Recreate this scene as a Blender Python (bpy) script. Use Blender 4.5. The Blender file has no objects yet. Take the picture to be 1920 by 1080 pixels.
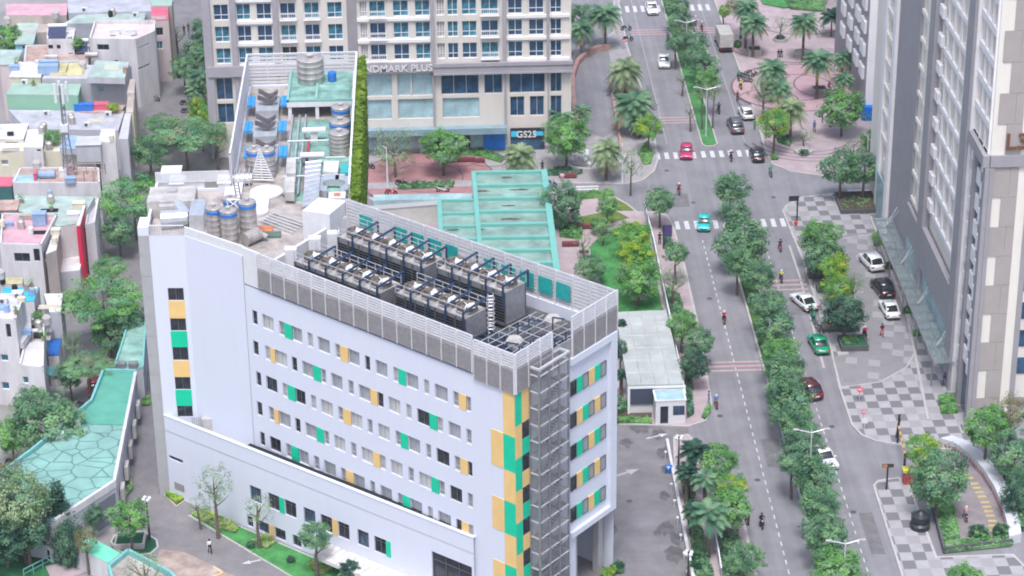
import bpy, math, random
import numpy as np
from mathutils import Vector, Matrix
scene = bpy.context.scene
COL = scene.collection
# ---------------------------------------------------------------- camera
FPX, HCAM = 4600.0, 130.0
PITCH, ROLL, YAW = math.atan(2200/4600), math.atan(120/9600), math.radians(1.83)
_F = Vector((math.sin(YAW)*math.cos(PITCH), math.cos(YAW)*math.cos(PITCH), -math.sin(PITCH)))
_R = Vector((math.cos(YAW), -math.sin(YAW), 0)); _U = _R.cross(_F)
_c, _s = math.cos(ROLL), math.sin(ROLL)
_R, _U = _c*_R - _s*_U, _s*_R + _c*_U
cam = bpy.data.cameras.new("camera"); camo = bpy.data.objects.new("camera", cam); COL.objects.link(camo)
camo.matrix_world = Matrix(((_R.x, _U.x, -_F.x, 0), (_R.y, _U.y, -_F.y, 0), (_R.z, _U.z, -_F.z, HCAM), (0, 0, 0, 1)))
cam.sensor_width = 36; cam.lens = FPX/1920*36; cam.clip_start = 1; cam.clip_end = 6000
scene.camera = camo
scene.cycles.pixel_filter_type = 'BLACKMAN_HARRIS'; scene.cycles.filter_width = 1.9
# ---------------------------------------------------------------- light: bright overcast
SUN_EL, SUN_AZ = math.radians(66), math.radians(186)
w = bpy.data.worlds.new("World"); scene.world = w; w.use_nodes = True
nt = w.node_tree; bg = nt.nodes["Background"]
sky = nt.nodes.new("ShaderNodeTexSky"); sky.sky_type = 'NISHITA'; sky.sun_disc = False
sky.sun_elevation = SUN_EL; sky.sun_rotation = SUN_AZ; sky.air_density = 1.0; sky.dust_density = 4.0; sky.ozone_density = 1.0
nt.links.new(sky.outputs[0], bg.inputs[0]); bg.inputs[1].default_value = 0.13
sun = bpy.data.lights.new("sun", 'SUN'); sun.energy = 1.3; sun.angle = math.radians(14); sun.color = (0.90, 0.95, 1.0)
suno = bpy.data.objects.new("sun", sun); COL.objects.link(suno)
d = Vector((math.sin(SUN_AZ)*math.cos(SUN_EL), math.cos(SUN_AZ)*math.cos(SUN_EL), math.sin(SUN_EL)))
suno.rotation_euler = d.to_track_quat('Z', 'Y').to_euler()
vs = scene.view_settings; vs.view_transform = 'Standard'; vs.look = 'None'; vs.gamma = 1; vs.exposure = 1.03
# ---------------------------------------------------------------- helpers
def G(px, py, z=0.0):
    """point of the place at height z seen at a pixel of the 1920x1080 photograph"""
    d = _F + _R*((px-960)/FPX) - _U*((py-540)/FPX)
    t = (z-HCAM)/d.z
    return Vector((d.x*t, d.y*t, z))
def P2(pts, z=0.0): return [(G(a, b, z).x, G(a, b, z).y) for a, b in pts]
def PX(z, y): return FPX/ math.hypot(y, HCAM-z)     # pixels per metre
def rnd(a, b): return random.uniform(a, b)
random.seed(7)
_mats = {}
def mat(name, col, rough=0.8, var=0.12, scale=0.6, metal=0.0, bump=0.0, streak=0.0, alpha=1.0, spec=0.4, emit=0):
    if name in _mats: return _mats[name]
    m = bpy.data.materials.new(name); m.use_nodes = True; _mats[name] = m
    t = m.node_tree; b = t.nodes["Principled BSDF"]
    b.inputs["Roughness"].default_value = rough; b.inputs["Metallic"].default_value = metal
    b.inputs["Specular IOR Level"].default_value = spec
    tc = t.nodes.new("ShaderNodeTexCoord"); n = t.nodes.new("ShaderNodeTexNoise")
    n.inputs["Scale"].default_value = scale; n.inputs["Detail"].default_value = 8; n.inputs["Roughness"].default_value = 0.65
    mp = t.nodes.new("ShaderNodeMapping"); t.links.new(tc.outputs["Object"], mp.inputs[0]); t.links.new(mp.outputs[0], n.inputs["Vector"])
    if streak: mp.inputs["Scale"].default_value = (1, 1, streak)
    r = t.nodes.new("ShaderNodeValToRGB"); r.color_ramp.elements[0].position = 0.3; r.color_ramp.elements[1].position = 0.72
    lo = [max(0, c*(1-var*1.6)) for c in col]; hi = [min(1, c*(1+var)) for c in col]
    r.color_ramp.elements[0].color = (*lo, 1); r.color_ramp.elements[1].color = (*hi, 1)
    t.links.new(n.outputs["Fac"], r.inputs[0]); t.links.new(r.outputs[0], b.inputs["Base Color"])
    if bump:
        bp = t.nodes.new("ShaderNodeBump"); bp.inputs["Strength"].default_value = bump; bp.inputs["Distance"].default_value = 0.05
        t.links.new(n.outputs["Fac"], bp.inputs["Height"]); t.links.new(bp.outputs[0], b.inputs["Normal"])
    if alpha < 1: b.inputs["Alpha"].default_value = alpha
    if emit:
        b.inputs["Emission Color"].default_value = (*col, 1); b.inputs["Emission Strength"].default_value = emit
    return m
def node(m, kind, **kw):
    n = m.node_tree.nodes.new(kind)
    for k, v in kw.items(): n.inputs[k].default_value = v
    return n
def leafmat(name, c1, c2):
    if name in _mats: return _mats[name]
    m = mat(name, c1, 0.75, 0, 1.0, spec=0.15); t = m.node_tree; b = t.nodes["Principled BSDF"]
    r = [n for n in t.nodes if n.type == 'VALTORGB'][0]; nz = [n for n in t.nodes if n.type == 'TEX_NOISE'][0]
    nz.inputs["Scale"].default_value = 0.9; nz.inputs["Detail"].default_value = 3
    r.color_ramp.elements[0].color = (*c1, 1); r.color_ramp.elements[1].color = (*c2, 1)
    r.color_ramp.elements[0].position = 0.38; r.color_ramp.elements[1].position = 0.62
    tr = t.nodes.new("ShaderNodeBsdfTranslucent"); mx = t.nodes.new("ShaderNodeMixShader"); mx.inputs[0].default_value = 0.42
    t.links.new(r.outputs[0], tr.inputs[0]); t.links.new(b.outputs[0], mx.inputs[1]); t.links.new(tr.outputs[0], mx.inputs[2])
    t.links.new(mx.outputs[0], t.nodes["Material Output"].inputs[0])
    return m
def corr(name, col, axis=0, freq=20, var=0.15, rough=0.5, bump=0.6, scale=0.5):
    """ribbed sheet metal"""
    if name in _mats: return _mats[name]
    m = mat(name, col, rough, var, scale); t = m.node_tree; b = t.nodes["Principled BSDF"]
    wv = t.nodes.new("ShaderNodeTexWave"); wv.bands_direction = 'XYZ'[axis]; wv.inputs["Scale"].default_value = freq/6.28
    tc = [n for n in t.nodes if n.type == 'TEX_COORD'][0]; t.links.new(tc.outputs["Object"], wv.inputs["Vector"])
    bp = t.nodes.new("ShaderNodeBump"); bp.inputs["Strength"].default_value = bump; bp.inputs["Distance"].default_value = 0.06
    t.links.new(wv.outputs["Fac"], bp.inputs["Height"]); t.links.new(bp.outputs[0], b.inputs["Normal"])
    return m
ORG = Vector((0, 0, 0))
class MB:
    def __init__(s): s.v = []; s.f = []; s.m = []
    def poly(s, pts, m=0):
        i = len(s.v); s.v += [tuple(p) for p in pts]; s.f.append(tuple(range(i, i+len(pts)))); s.m.append(m)
    def hexa(s, b, t, m=0, mt=None):
        n = len(b)
        i = len(s.v); s.v += [tuple(p) for p in b]+[tuple(p) for p in t]
        for k in range(n):
            j = (k+1) % n; s.f.append((i+k, i+j, i+n+j, i+n+k)); s.m.append(m)
        s.f.append(tuple(range(i+n, i+2*n))); s.m.append(m if mt is None else mt)
        s.f.append(tuple(range(i+n-1, i-1, -1))); s.m.append(m)
    def prism(s, poly, z0, z1, m=0, mt=None):
        a = sum(poly[k][0]*poly[(k+1) % len(poly)][1]-poly[(k+1) % len(poly)][0]*poly[k][1] for k in range(len(poly)))
        if a < 0: poly = poly[::-1]
        s.hexa([(x, y, z0) for x, y in poly], [(x, y, z1) for x, y in poly], m, mt)
    def box(s, x0, x1, y0, y1, z0, z1, m=0, mt=None): s.prism([(x0, y0), (x1, y0), (x1, y1), (x0, y1)], z0, z1, m, mt)
    def obox(s, A, u, s0, s1, d0, d1, z0, z1, m=0, mt=None):
        """box along direction u from A; d measured outward (to the right-hand side of u seen from above)"""
        n = (u[1], -u[0]); q = [(A[0]+u[0]*a+n[0]*b, A[1]+u[1]*a+n[1]*b) for a, b in ((s0, d0), (s1, d0), (s1, d1), (s0, d1))]
        s.prism(q, z0, z1, m, mt)
    def cyl(s, p0, p1, r0, r1=None, n=10, m=0, mc=None):
        r1 = r0 if r1 is None else r1; p0 = Vector(p0); p1 = Vector(p1); d = (p1-p0)
        if d.length < 1e-6: return
        d.normalize(); a = Vector((0, 0, 1)) if abs(d.z) < 0.9 else Vector((1, 0, 0)); x = d.cross(a).normalized(); y = d.cross(x)
        i = len(s.v)
        for p, r in ((p0, r0), (p1, r1)):
            for k in range(n):
                t = 2*math.pi*k/n; s.v.append(tuple(p+x*math.cos(t)*r+y*math.sin(t)*r))
        for k in range(n):
            j = (k+1) % n; s.f.append((i+k, i+n+k, i+n+j, i+j)); s.m.append(m)
        mc = m if mc is None else mc
        s.f.append(tuple(range(i, i+n))); s.m.append(mc); s.f.append(tuple(range(i+2*n-1, i+n-1, -1))); s.m.append(mc)
    def bar(s, p0, p1, w, m=0): s.cyl(p0, p1, w/1.41, None, 4, m)
    def path(s, pts, r, n=6, m=0):
        for a, b in zip(pts, pts[1:]): s.cyl(a, b, r, None, n, m)
    def lathe(s, c, prof, n=14, m=0, mf=None):
        i = len(s.v)
        for r, z in prof:
            for k in range(n): t = 2*math.pi*k/n; s.v.append((c[0]+r*math.cos(t), c[1]+r*math.sin(t), c[2]+z))
        for q in range(len(prof)-1):
            for k in range(n):
                j = (k+1) % n; s.f.append((i+q*n+k, i+q*n+j, i+(q+1)*n+j, i+(q+1)*n+k)); s.m.append(m if mf is None else mf(q))
        s.f.append(tuple(range(i+(len(prof)-1)*n, i+len(prof)*n))); s.m.append(m if mf is None else mf(len(prof)-2))
    def blob(s, c, r, m=0, n=8, rz=None):
        rz = rz or r; k = 5
        s.lathe((c[0], c[1], c[2]), [(r*math.sin(math.pi*(q+0.35)/(k+0.7)), -rz*math.cos(math.pi*(q+0.35)/(k+0.7))) for q in range(k+1)], n, m)
    def mesh(s, name, mats, smooth=False, org=None):
        me = bpy.data.meshes.new(name); o = ORG if org is None else org
        me.from_pydata([(x-o[0], y-o[1], z-o[2]) for x, y, z in s.v], [], s.f)
        if not isinstance(mats, (list, tuple)): mats = [mats]
        for m in mats: me.materials.append(m)
        if len(mats) > 1: me.polygons.foreach_set("material_index", s.m)
        if smooth: me.polygons.foreach_set("use_smooth", [True]*len(s.f))
        me.update(); return me
    def build(s, name, mats, parent=None, smooth=False, label=None):
        if parent is None: return single(s, name, mats, smooth)
        o = bpy.data.objects.new(name, s.mesh(name, mats, smooth)); COL.objects.link(o); o.parent = parent
        if label: o["label"] = label
        return o
def single(mb, name, mats, smooth=False):
    a = np.array(mb.v); org = Vector(((a[:, 0].min()+a[:, 0].max())/2, (a[:, 1].min()+a[:, 1].max())/2, a[:, 2].min()))
    o = bpy.data.objects.new(name, mb.mesh(name, mats, smooth, org)); COL.objects.link(o); o.location = org; return o
def tag(o, label, cat, group=None, kind=None):
    o["label"] = label; o["category"] = cat
    if group: o["group"] = group
    if kind: o["kind"] = kind
    return o
def thing(name, label, cat, loc=(0, 0, 0), rz=0, group=None):
    global ORG
    o = bpy.data.objects.new(name, None); COL.objects.link(o); o.location = loc; o.rotation_euler = (0, 0, rz)
    o.empty_display_size = 0.5; ORG = Vector(loc) if rz == 0 else Vector((0, 0, 0)); return tag(o, label, cat, group)
def inst(me, name, parent, loc=(0, 0, 0), rz=0, label=None):
    o = bpy.data.objects.new(name, me); COL.objects.link(o); o.parent = parent; o.location = loc; o.rotation_euler = (0, 0, rz)
    if label: o["label"] = label
    return o
_kids = {}
def dup(root, loc, rz=0, sc=1, label=None, group=None, mats=None):
    """copy of a thing with its parts and sub-parts"""
    def rec(o, par):
        c = o.copy(); COL.objects.link(c); c.parent = par
        for ch in kids(o): rec(ch, c)
        return c
    def kids(o):
        if o.name not in _kids: _kids[o.name] = [x for x in o.children]
        return _kids[o.name]
    r = rec(root, None); r.location = loc; r.rotation_euler = (0, 0, rz); r.scale = (sc, sc, sc) if not isinstance(sc, tuple) else sc
    if label: r["label"] = label
    if group: r["group"] = group
    return r
def structure(mb, name, mats, smooth=False):
    o = single(mb, name, mats, smooth); o["kind"] = "structure"; return o
def textmesh(s, size, depth=0.05, m=None, name="letters"):
    cu = bpy.data.curves.new(name, 'FONT'); cu.body = s; cu.size = size; cu.extrude = depth; cu.align_x = 'CENTER'; cu.offset = size*0.015
    o = bpy.data.objects.new(name, cu); me = bpy.data.meshes.new_from_object(o); bpy.data.objects.remove(o)
    if m: me.materials.clear(); me.materials.append(m)
    return me
def facade(mb, A, u, W, z0, z1, holes, depth=0.2, m=0, mr=None):
    """wall sheet from A along u with real openings and reveals; holes = (s0,s1,z0,z1)"""
    n = (u[1], -u[0]); mr = m if mr is None else mr
    def p(s, z, d=0): return (A[0]+u[0]*s-n[0]*d, A[1]+u[1]*s-n[1]*d, z)
    holes = [(max(0, a), min(W, b), max(z0, c), min(z1, e)) for a, b, c, e in holes]
    # rows split by z, columns only split within the row
    zs = sorted(set([z0, z1]+[round(h[2], 4) for h in holes]+[round(h[3], 4) for h in holes]))
    for za, zb in zip(zs, zs[1:]):
        if zb-za < 1e-4: continue
        act = sorted([(h[0], h[1]) for h in holes if h[2] < (za+zb)/2 < h[3]]); s = 0
        for a, b in act:
            if a > s+1e-5: mb.poly([p(s, za), p(a, za), p(a, zb), p(s, zb)], m)
            s = max(s, b)
        if s < W-1e-5: mb.poly([p(s, za), p(W, za), p(W, zb), p(s, zb)], m)
    for a, b, c, e in holes:
        for q in (((a, c), (a, e)), ((b, e), (b, c)), ((b, c), (a, c)), ((a, e), (b, e))):
            mb.poly([p(*q[0]), p(*q[0], depth), p(*q[1], depth), p(*q[1])], mr)
_wc = {}
def winmesh(w, h, cols=2, glass=None, frame=None, fw=0.06, transom=0, depth=0.05):
    """frame and pane meshes, origin at the lower left corner of the opening, x along the wall, -y outward"""
    key = (round(w, 2), round(h, 2), cols, glass.name, frame.name, transom)
    if key in _wc: return _wc[key]
    f = MB()
    f.box(0, w, -depth, 0, 0, fw); f.box(0, w, -depth, 0, h-fw, h); f.box(0, fw, -depth, 0, fw, h-fw); f.box(w-fw, w, -depth, 0, fw, h-fw)
    for k in range(1, cols): x = w*k/cols; f.box(x-fw/2, x+fw/2, -depth, 0, fw, h-fw)
    if transom: f.box(fw, w-fw, -depth*0.8, 0, h*transom-fw/2, h*transom+fw/2)
    g = MB(); g.poly([(0, 0.02, 0), (w, 0.02, 0), (w, 0.02, h), (0, 0.02, h)])
    z = Vector((0, 0, 0)); r = (f.mesh("window", frame, org=z), g.mesh("pane", glass, org=z)); _wc[key] = r; return r
_wn = {}
def place_window(root, A, u, s, z, ms, depth, lab=None):
    """thing > window > pane, at most 100 windows of a thing; then nothing more is split off"""
    n = (u[1], -u[0]); rz = math.atan2(u[1], u[0])
    x = A[0]+u[0]*s-n[0]*depth-root.location.x; y = A[1]+u[1]*s-n[1]*depth-root.location.y; z = z-root.location.z
    k = _wn.get(root.name, 0); _wn[root.name] = k+1
    if k < 100:
        o = inst(ms[0], "window", root, (x, y, z), rz, lab); inst(ms[1], "pane", o); return o
    _extra.setdefault(root.name, []).append((root, ms, (x, y, z), rz)); return None
_extra = {}
def flush_windows():
    for k, L in _extra.items():
        V = []; F = []; M = []; mats = []
        for root, ms, loc, rz in L:
            c, s = math.cos(rz), math.sin(rz)
            for me in ms:
                mt = me.materials[0]
                if mt not in mats: mats.append(mt)
                i = len(V)
                for v in me.vertices: V.append((loc[0]+v.co.x*c-v.co.y*s, loc[1]+v.co.x*s+v.co.y*c, loc[2]+v.co.z))
                for p in me.polygons: F.append(tuple(i+q for q in p.vertices)); M.append(mats.index(mt))
        me = bpy.data.meshes.new("distant_windows"); me.from_pydata(V, [], F)
        for m in mats: me.materials.append(m)
        me.polygons.foreach_set("material_index", M); me.update()
        o = bpy.data.objects.new("distant_windows", me); COL.objects.link(o); o.parent = L[0][0]; o["kind"] = "stuff"
# ================================================================= materials
M_WHITE = mat("white_render", (0.60, 0.625, 0.71), 0.7, 0.012, 1.6, streak=0.07)
M_WHITE2 = mat("white_paint", (0.64, 0.64, 0.66), 0.6, 0.05, 1.5)
M_GREYPAN = mat("grey_cladding", (0.36, 0.36, 0.37), 0.6, 0.06, 0.8)
M_LOUV = mat("louver_grey", (0.33, 0.315, 0.32), 0.5, 0.12, 2.5, metal=0.2)
M_SLAT = mat("slat_white", (0.62, 0.61, 0.635), 0.5, 0.06, 1.0)
M_STEEL = mat("galvanised", (0.34, 0.34, 0.36), 0.4, 0.15, 2.0, metal=0.5)
M_LSTEEL = mat("light_steel", (0.62, 0.62, 0.65), 0.4, 0.1, 2.0, metal=0.3)
M_DARKF = mat("dark_frame", (0.10, 0.10, 0.11), 0.5, 0.1, 2)
M_GREYF = mat("grey_frame", (0.42, 0.42, 0.44), 0.5, 0.1, 2)
M_WFRAME = mat("white_frame", (0.75, 0.75, 0.77), 0.5, 0.05, 2)
M_CURT = mat("curtain_glass", (0.50, 0.50, 0.50), 0.25, 0.25, 1.6, streak=0.05)
M_CURT2 = mat("curtain_grey", (0.34, 0.35, 0.38), 0.22, 0.3, 1.6, streak=0.05)
M_DGLASS = mat("dark_glass", (0.028, 0.033, 0.045), 0.12, 0.5, 0.8, spec=0.6)
M_NGLASS = mat("navy_glass", (0.03, 0.085, 0.17), 0.12, 0.5, 0.6, spec=0.7)
M_TGLASS = mat("teal_glass", (0.05, 0.21, 0.30), 0.12, 0.6, 0.9, spec=0.7)
M_PGLASS = mat("pale_glass", (0.34, 0.50, 0.54), 0.2, 0.25, 0.35, spec=0.6)
M_GREEN = mat("green_panel", (0.0, 0.52, 0.30), 0.5, 0.05, 1)
M_YELL = mat("yellow_panel", (0.74, 0.50, 0.20), 0.5, 0.05, 1)
M_ROOF = mat("roof_screed", (0.40, 0.36, 0.34), 0.9, 0.35, 0.45, bump=0.3)
M_ROOFL = mat("roof_pale", (0.46, 0.44, 0.43), 0.9, 0.22, 0.6)
M_TEALROOF = mat("teal_waterproofing", (0.21, 0.38, 0.335), 0.7, 0.4, 0.5)
M_BLUEST = mat("dark_blue_pipe", (0.02, 0.045, 0.10), 0.4, 0.2, 2)
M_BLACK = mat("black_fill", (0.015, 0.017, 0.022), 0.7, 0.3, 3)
M_BROWN = mat("rusty_cowl", (0.20, 0.17, 0.15), 0.7, 0.4, 3)
M_TANK = mat("tank_steel", (0.46, 0.43, 0.41), 0.38, 0.22, 1.2, metal=0.35, streak=0.25)
M_BLUE = mat("blue_paint", (0.03, 0.17, 0.55), 0.45, 0.15, 2)
M_CBLUE = mat("cyan_louver", (0.04, 0.30, 0.66), 0.45, 0.2, 3)
M_REDP = mat("red_pipe", (0.45, 0.05, 0.08), 0.5, 0.1, 2)
M_INSUL = mat("duct_foil", (0.58, 0.60, 0.64), 0.35, 0.14, 1.2, metal=0.5)
M_HEDGE = leafmat("green_wall_leaves", (0.10, 0.20, 0.02), (0.24, 0.34, 0.05))
M_ROST = mat("orange_rust", (0.55, 0.20, 0.10), 0.8, 0.3, 2)

def V2(v): return (v.x, v.y)
def unit(a, b):
    L = math.hypot(b[0]-a[0], b[1]-a[1]); return ((b[0]-a[0])/L, (b[1]-a[1])/L), L
def onp(px, py, A, u):
    """(s, z) on the vertical plane through A along u"""
    d = _F + _R*((px-960)/FPX) - _U*((py-540)/FPX); n = (u[1], -u[0])
    t = (A[0]*n[0]+A[1]*n[1])/(d.x*n[0]+d.y*n[1])
    return ((d.x*t-A[0])*u[0]+(d.y*t-A[1])*u[1], HCAM+d.z*t)
def at(A, u, s, d=0, z=0): return (A[0]+u[0]*s+u[1]*d, A[1]+u[1]*s-u[0]*d, z)

# ================================================================= hospital
ZT, ZW, ZL, ZF = 29.8, 26.6, 30.4, 26.0
P1 = V2(G(279, 442, ZT)); P0 = (P1[0]-1.08, P1[1]); Pb = V2(G(345, 442, ZT)); P3 = V2(G(454, 479, ZT))
B = V2(G(965, 735, ZW)); Cc = V2(G(1153, 620, 26.5)); D = V2(G(651, 379, ZL))
hosp = thing("hospital_building", "big white hospital block with green and yellow window panels and plant on its roof", "hospital", (-8, 215, 0))
uf, Lf = unit(P3, B); ur, Lr = unit(B, Cc)
rowA = [103,133,163,230,262,295,340,400,432,465,493,565,597,628,675,742,775,805,838,908,943,975,1020,1092,1127,1158,1190,1268,1300,1335,1380,1407]
rowB = [108,140,180,212,240,310,338,370,400,468,512,542,573,640,675,707,738,808,850,885,915,985,1020,1053,1085,1160,1205,1240,1272,1345,1378,1410]
def sx(x, base, i): return onp(440+x/3.176, 560+(base+(x-110)*.42)/3.176, P3, uf)[0]
SA = [sx(x, 72, 0) for x in rowA]; SB = [sx(x, 252, 0) for x in rowB]
# pattern: list of (start, end, kind); w = window n columns, p = panel
patA = [(0,1,'w1'),(2,3,'w2'),(4,5,'w1'),(5,6,'g'),(6,7,'w2'),(8,9,'w1'),(10,11,'w2'),(12,13,'w1'),(13,14,'y'),(14,15,'w2'),(16,17,'w1'),(18,19,'w2'),(20,21,'w1'),(21,22,'g'),(22,23,'w2'),(24,25,'w1'),(26,27,'w2'),(28,29,'w1'),(29,30,'y'),(30,31,'w1')]
patB = [(0,1,'w1'),(2,3,'w1'),(3,4,'y'),(4,5,'w2'),(6,7,'w1'),(8,9,'w2'),(9,10,'g'),(10,11,'w1'),(12,13,'w2'),(14,15,'w1'),(16,17,'w2'),(17,18,'y'),(18,19,'w1'),(20,21,'w2'),(22,23,'w1'),(24,25,'w2'),(25,26,'g'),(26,27,'w1'),(28,29,'w2'),(30,31,'w1')]
holes = []; jobs = []
random.seed(3)
for r in range(5):
    S, pat = (SA, patA) if r % 2 == 0 else (SB, patB)
    zt = 24.2-3.41*r; zb = zt-1.55
    for a, b, k in pat:
        s0, s1 = S[a], S[b]
        if k[0] == 'w': holes.append((s0, s1, zb, zt)); jobs.append((s0, s1, zb, zt, int(k[1]), a == 0, r))
        else:
            q = MB(); q.obox(P3, uf, s0, s1, -0.1, 0.03, zb-0.02, zt+0.02); q.build("green_panel" if k == 'g' else "yellow_panel", M_GREEN if k == 'g' else M_YELL, hosp)
mb = MB()
facade(mb, P3, uf, Lf, 0, ZW+0.1, holes, 0.28)
# left end: two faces, window strip on the first
u1, L1 = unit(P1, Pb); u2, L2 = unit(Pb, P3)
strip = []; sj = []
for k in range(5):
    y0 = (540, 597, 651, 707, 761)[k]; y1 = (565, 622, 677, 732, 783)[k]; x0 = (309, 315, 319, 323, 327)[k]; x1 = x0+30
    a = onp(x0, y0, P1, u1); b = onp(x1, y1, P1, u1); strip.append((1.45, 3.05, b[1]+0.1, a[1])); sj.append((1.45, 3.05, b[1]+0.1, a[1]))
facade(mb, P1, u1, L1, 0, ZT, strip, 0.2)
mb.obox(Pb, u2, 0, L2, -0.3, 0, 0, ZT)
mb.obox(P1, u1, 0, L1, -0.25, -0.22, ZT-1, ZT)      # back of the parapet
# left grey panel wall and white cap
mb.prism([P0, (P1[0], P1[1]), (P1[0], P1[1]+2.6), (P0[0], P0[1]+2.6)], ZT, ZT+0.9, 0)
# wall body behind: sides and back down to the ground
back = [Cc, D, (D[0], 272.0), (-22.0, 272.0), (-22.0, 241.5), (P0[0], 241.5), P0]
for a, b in zip(back, back[1:]):
    uu, LL = unit(a, b); mb.poly([(a[0], a[1], 0), (b[0], b[1], 0), (b[0], b[1], ZF+1), (a[0], a[1], ZF+1)])
    mb.obox(a, uu, 0, LL, -0.25, 0.02, ZF, 27.2)
mb.obox(P3, uf, 0, Lf, -0.3, -0.28, ZF-1, ZW)
mb.build("wall", M_WHITE, hosp)
mb = MB(); g1 = P0; 
for k in range(13):
    z0 = 0.8+k*2.23; mb.box(P0[0], P1[0]-0.01, P0[1]-0.02, P0[1]+0.3, z0+0.03, z0+2.2)
mb.box(P0[0]+.03, P1[0]-.02, P0[1]+.01, P0[1]+.28, 0, ZT-0.01)
mb.build("cladding_strip", M_GREYPAN, hosp)
for i, (s0, s1, zb, zt) in enumerate(sj):
    place_window(hosp, P1, u1, s0, zb, winmesh(s1-s0, zt-zb, 2, M_DGLASS, M_DARKF), 0.12)
    if i < 4:
        nz = sj[i+1][3]; q = MB(); q.obox(P1, u1, s0-0.03, s1+0.03, -0.05, 0.04, nz+0.02, zb-0.02); q.build("green_panel" if i % 2 else "yellow_panel", M_GREEN if i % 2 else M_YELL, hosp)
for s0, s1, zb, zt, c, first, r in jobs:
    gl = M_DGLASS if first else random.choice([M_CURT, M_CURT, M_CURT2, M_CURT2, M_CURT2, M_DGLASS])
    ww = round((s1-s0)*10)/10
    place_window(hosp, P3, uf, s0, zb, winmesh(s1-s0, zt-zb, c, gl, M_GREYF if gl != M_DGLASS else M_DARKF, 0.07, 0 if c == 2 else 0.3), 0.2)
# checker panels round the front corner
colr = [M_YELL, M_GREEN]
for k, (s0, s1, zt, zb, c) in enumerate([(Lf-1.4, Lf-0.02, 26.4, 21.9, 0), (Lf-1.4, Lf-0.02, 21.9, 18.2, 1), (Lf-1.4, Lf-0.02, 18.2, 14.9, 0), (Lf-1.4, Lf-0.02, 14.9, 11.4, 1), (Lf-1.4, Lf-0.02, 11.4, 8.0, 0), (Lf-1.4, Lf-0.02, 8.0, 4.6, 1), (Lf-1.4, Lf-0.02, 4.6, 1.2, 0),
        (Lf-2.9, Lf-1.4, 21.9, 18.2, 0), (Lf-2.9, Lf-1.4, 14.9, 11.4, 0), (Lf-2.9, Lf-1.4, 8.0, 4.6, 0)]):
    q = MB(); q.obox(P3, uf, s0, s1, 0, 0.05, zb, zt-0.01); q.build("corner_panel", colr[c], hosp)
for k in range(8):
    zt = 26.4-k*3.4; zb = zt-3.4
    q = MB(); q.obox(B, ur, 0.0, 0.95, -0.05, 0.05, zb+0.01, zt); q.build("corner_panel", colr[(k+1) % 2] if k else M_GREEN, hosp)
    if k == 0: q = MB(); q.obox(B, ur, 0.96, 2.0, -0.05, 0.05, zb+0.01, zt); q.build("corner_panel", M_YELL, hosp)
    else:
        q = MB(); q.obox(B, ur, 0.96, 2.0, -0.05, 0.05, zb+0.01, zb+1.7); q.build("corner_panel", colr[k % 2], hosp)
        q = MB(); q.obox(B, ur, 0.97, 2.0, -0.05, 0.04, zb+1.73, zt); q.build("corner_window", M_DGLASS, hosp)
q = MB(); q.obox(P3, uf, -.02, .05, 0.0, .03, 0, ZT-.1); q.build("movement_joint", M_GREYPAN, hosp)
# right-hand face with recessed window field
mb = MB()
mb.obox(B, ur, 0, Lr, -0.35, 0, 7.2, ZW-0.1)
mb.obox(B, ur, 8.2, Lr-0.05, 0, 0.35, 25.9, ZW); mb.obox(B, ur, Lr-1.0, Lr-0.05, 0, 0.35, 7.3, 25.9); mb.obox(B, ur, 8.2, Lr-1.0, 0, 0.35, 7.3, 7.9)
mb.obox(B, ur, 0, 2.1, -0.4, 0.0, 0, 7.2); mb.obox(B, ur, 7.9, 9.3, -8, -0.02, 0, 7.19)
mb.obox(B, ur, 2.1, Lr, -12, -8, 0, 7.18)
mb.build("end_wall", M_WHITE, hosp)
q = MB(); q.obox(B, ur, 2.1, Lr, -8, -0.2, 6.9, 7.16); q.build("soffit", M_GREYPAN, hosp)
for r in range(5):
    zt = 24.05-3.4*r; zb = zt-1.55; s = 8.35; w5 = 5.68/6
    for k in range(6):
        a = 8.35+k*w5; kind = ('d', 'g', 'w', 'y', 'g', 'w')[k] if r % 2 == 0 else ('d', 'y', 'g', 'w', 'y', 'w')[k]
        if kind in 'dw': place_window(hosp, B, ur, a, zb, winmesh(w5, zt-zb, 1, M_DGLASS if kind == 'd' else M_CURT2, M_DARKF), -0.06)
        else: q = MB(); q.obox(B, ur, a, a+w5, 0, 0.1, zb, zt); q.build("green_panel" if kind == 'g' else "yellow_panel", M_GREEN if kind == 'g' else M_YELL, hosp)
for s in (14.6, 10.4):
    for dd in (-0.9,):
        q = MB(); q.obox(B, ur, s-0.35, s+0.35, dd-0.7, dd, 0, 7.2); q.build("column", M_GREYPAN, hosp)
# louvre screens on the roof edge
def screen(A, u, s0, s1, z0, zg, z1, step=1.9, inner=True):
    g = MB(); n = max(1, round((s1-s0)/step)); st = (s1-s0)/n
    for k in range(n):
        a, b = s0+k*st+0.05, s0+(k+1)*st-0.05
        g.obox(A, u, a, b, 0.12, 0.16, z0, zg, 0); z = z0+0.05
        while z < zg-0.1: g.obox(A, u, a, b, 0.16, 0.22, z, z+0.09, 0); z += 0.19
    g.build("louvre_panel", M_LOUV, hosp)
    r = MB()
    for k in range(n+1): a = s0+k*st; r.obox(A, u, a-0.04, a+0.04, 0.06, 0.26, z0, z1)
    z = zg+0.02
    while z < z1: r.obox(A, u, s0, s1, 0.0, 0.10, z, z+0.17); z += 0.27
    r.build("screen_rail", M_SLAT, hosp)
sA = onp(487, 540, P3, uf)[0]; sBk = onp(891, 700, P3, uf)[0]
screen(P3, uf, sA, sBk-0.2, 27.0, 29.2, 30.6)
screen(P3, uf, sBk, Lf+0.1, 26.4, 28.9, ZL)
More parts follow.
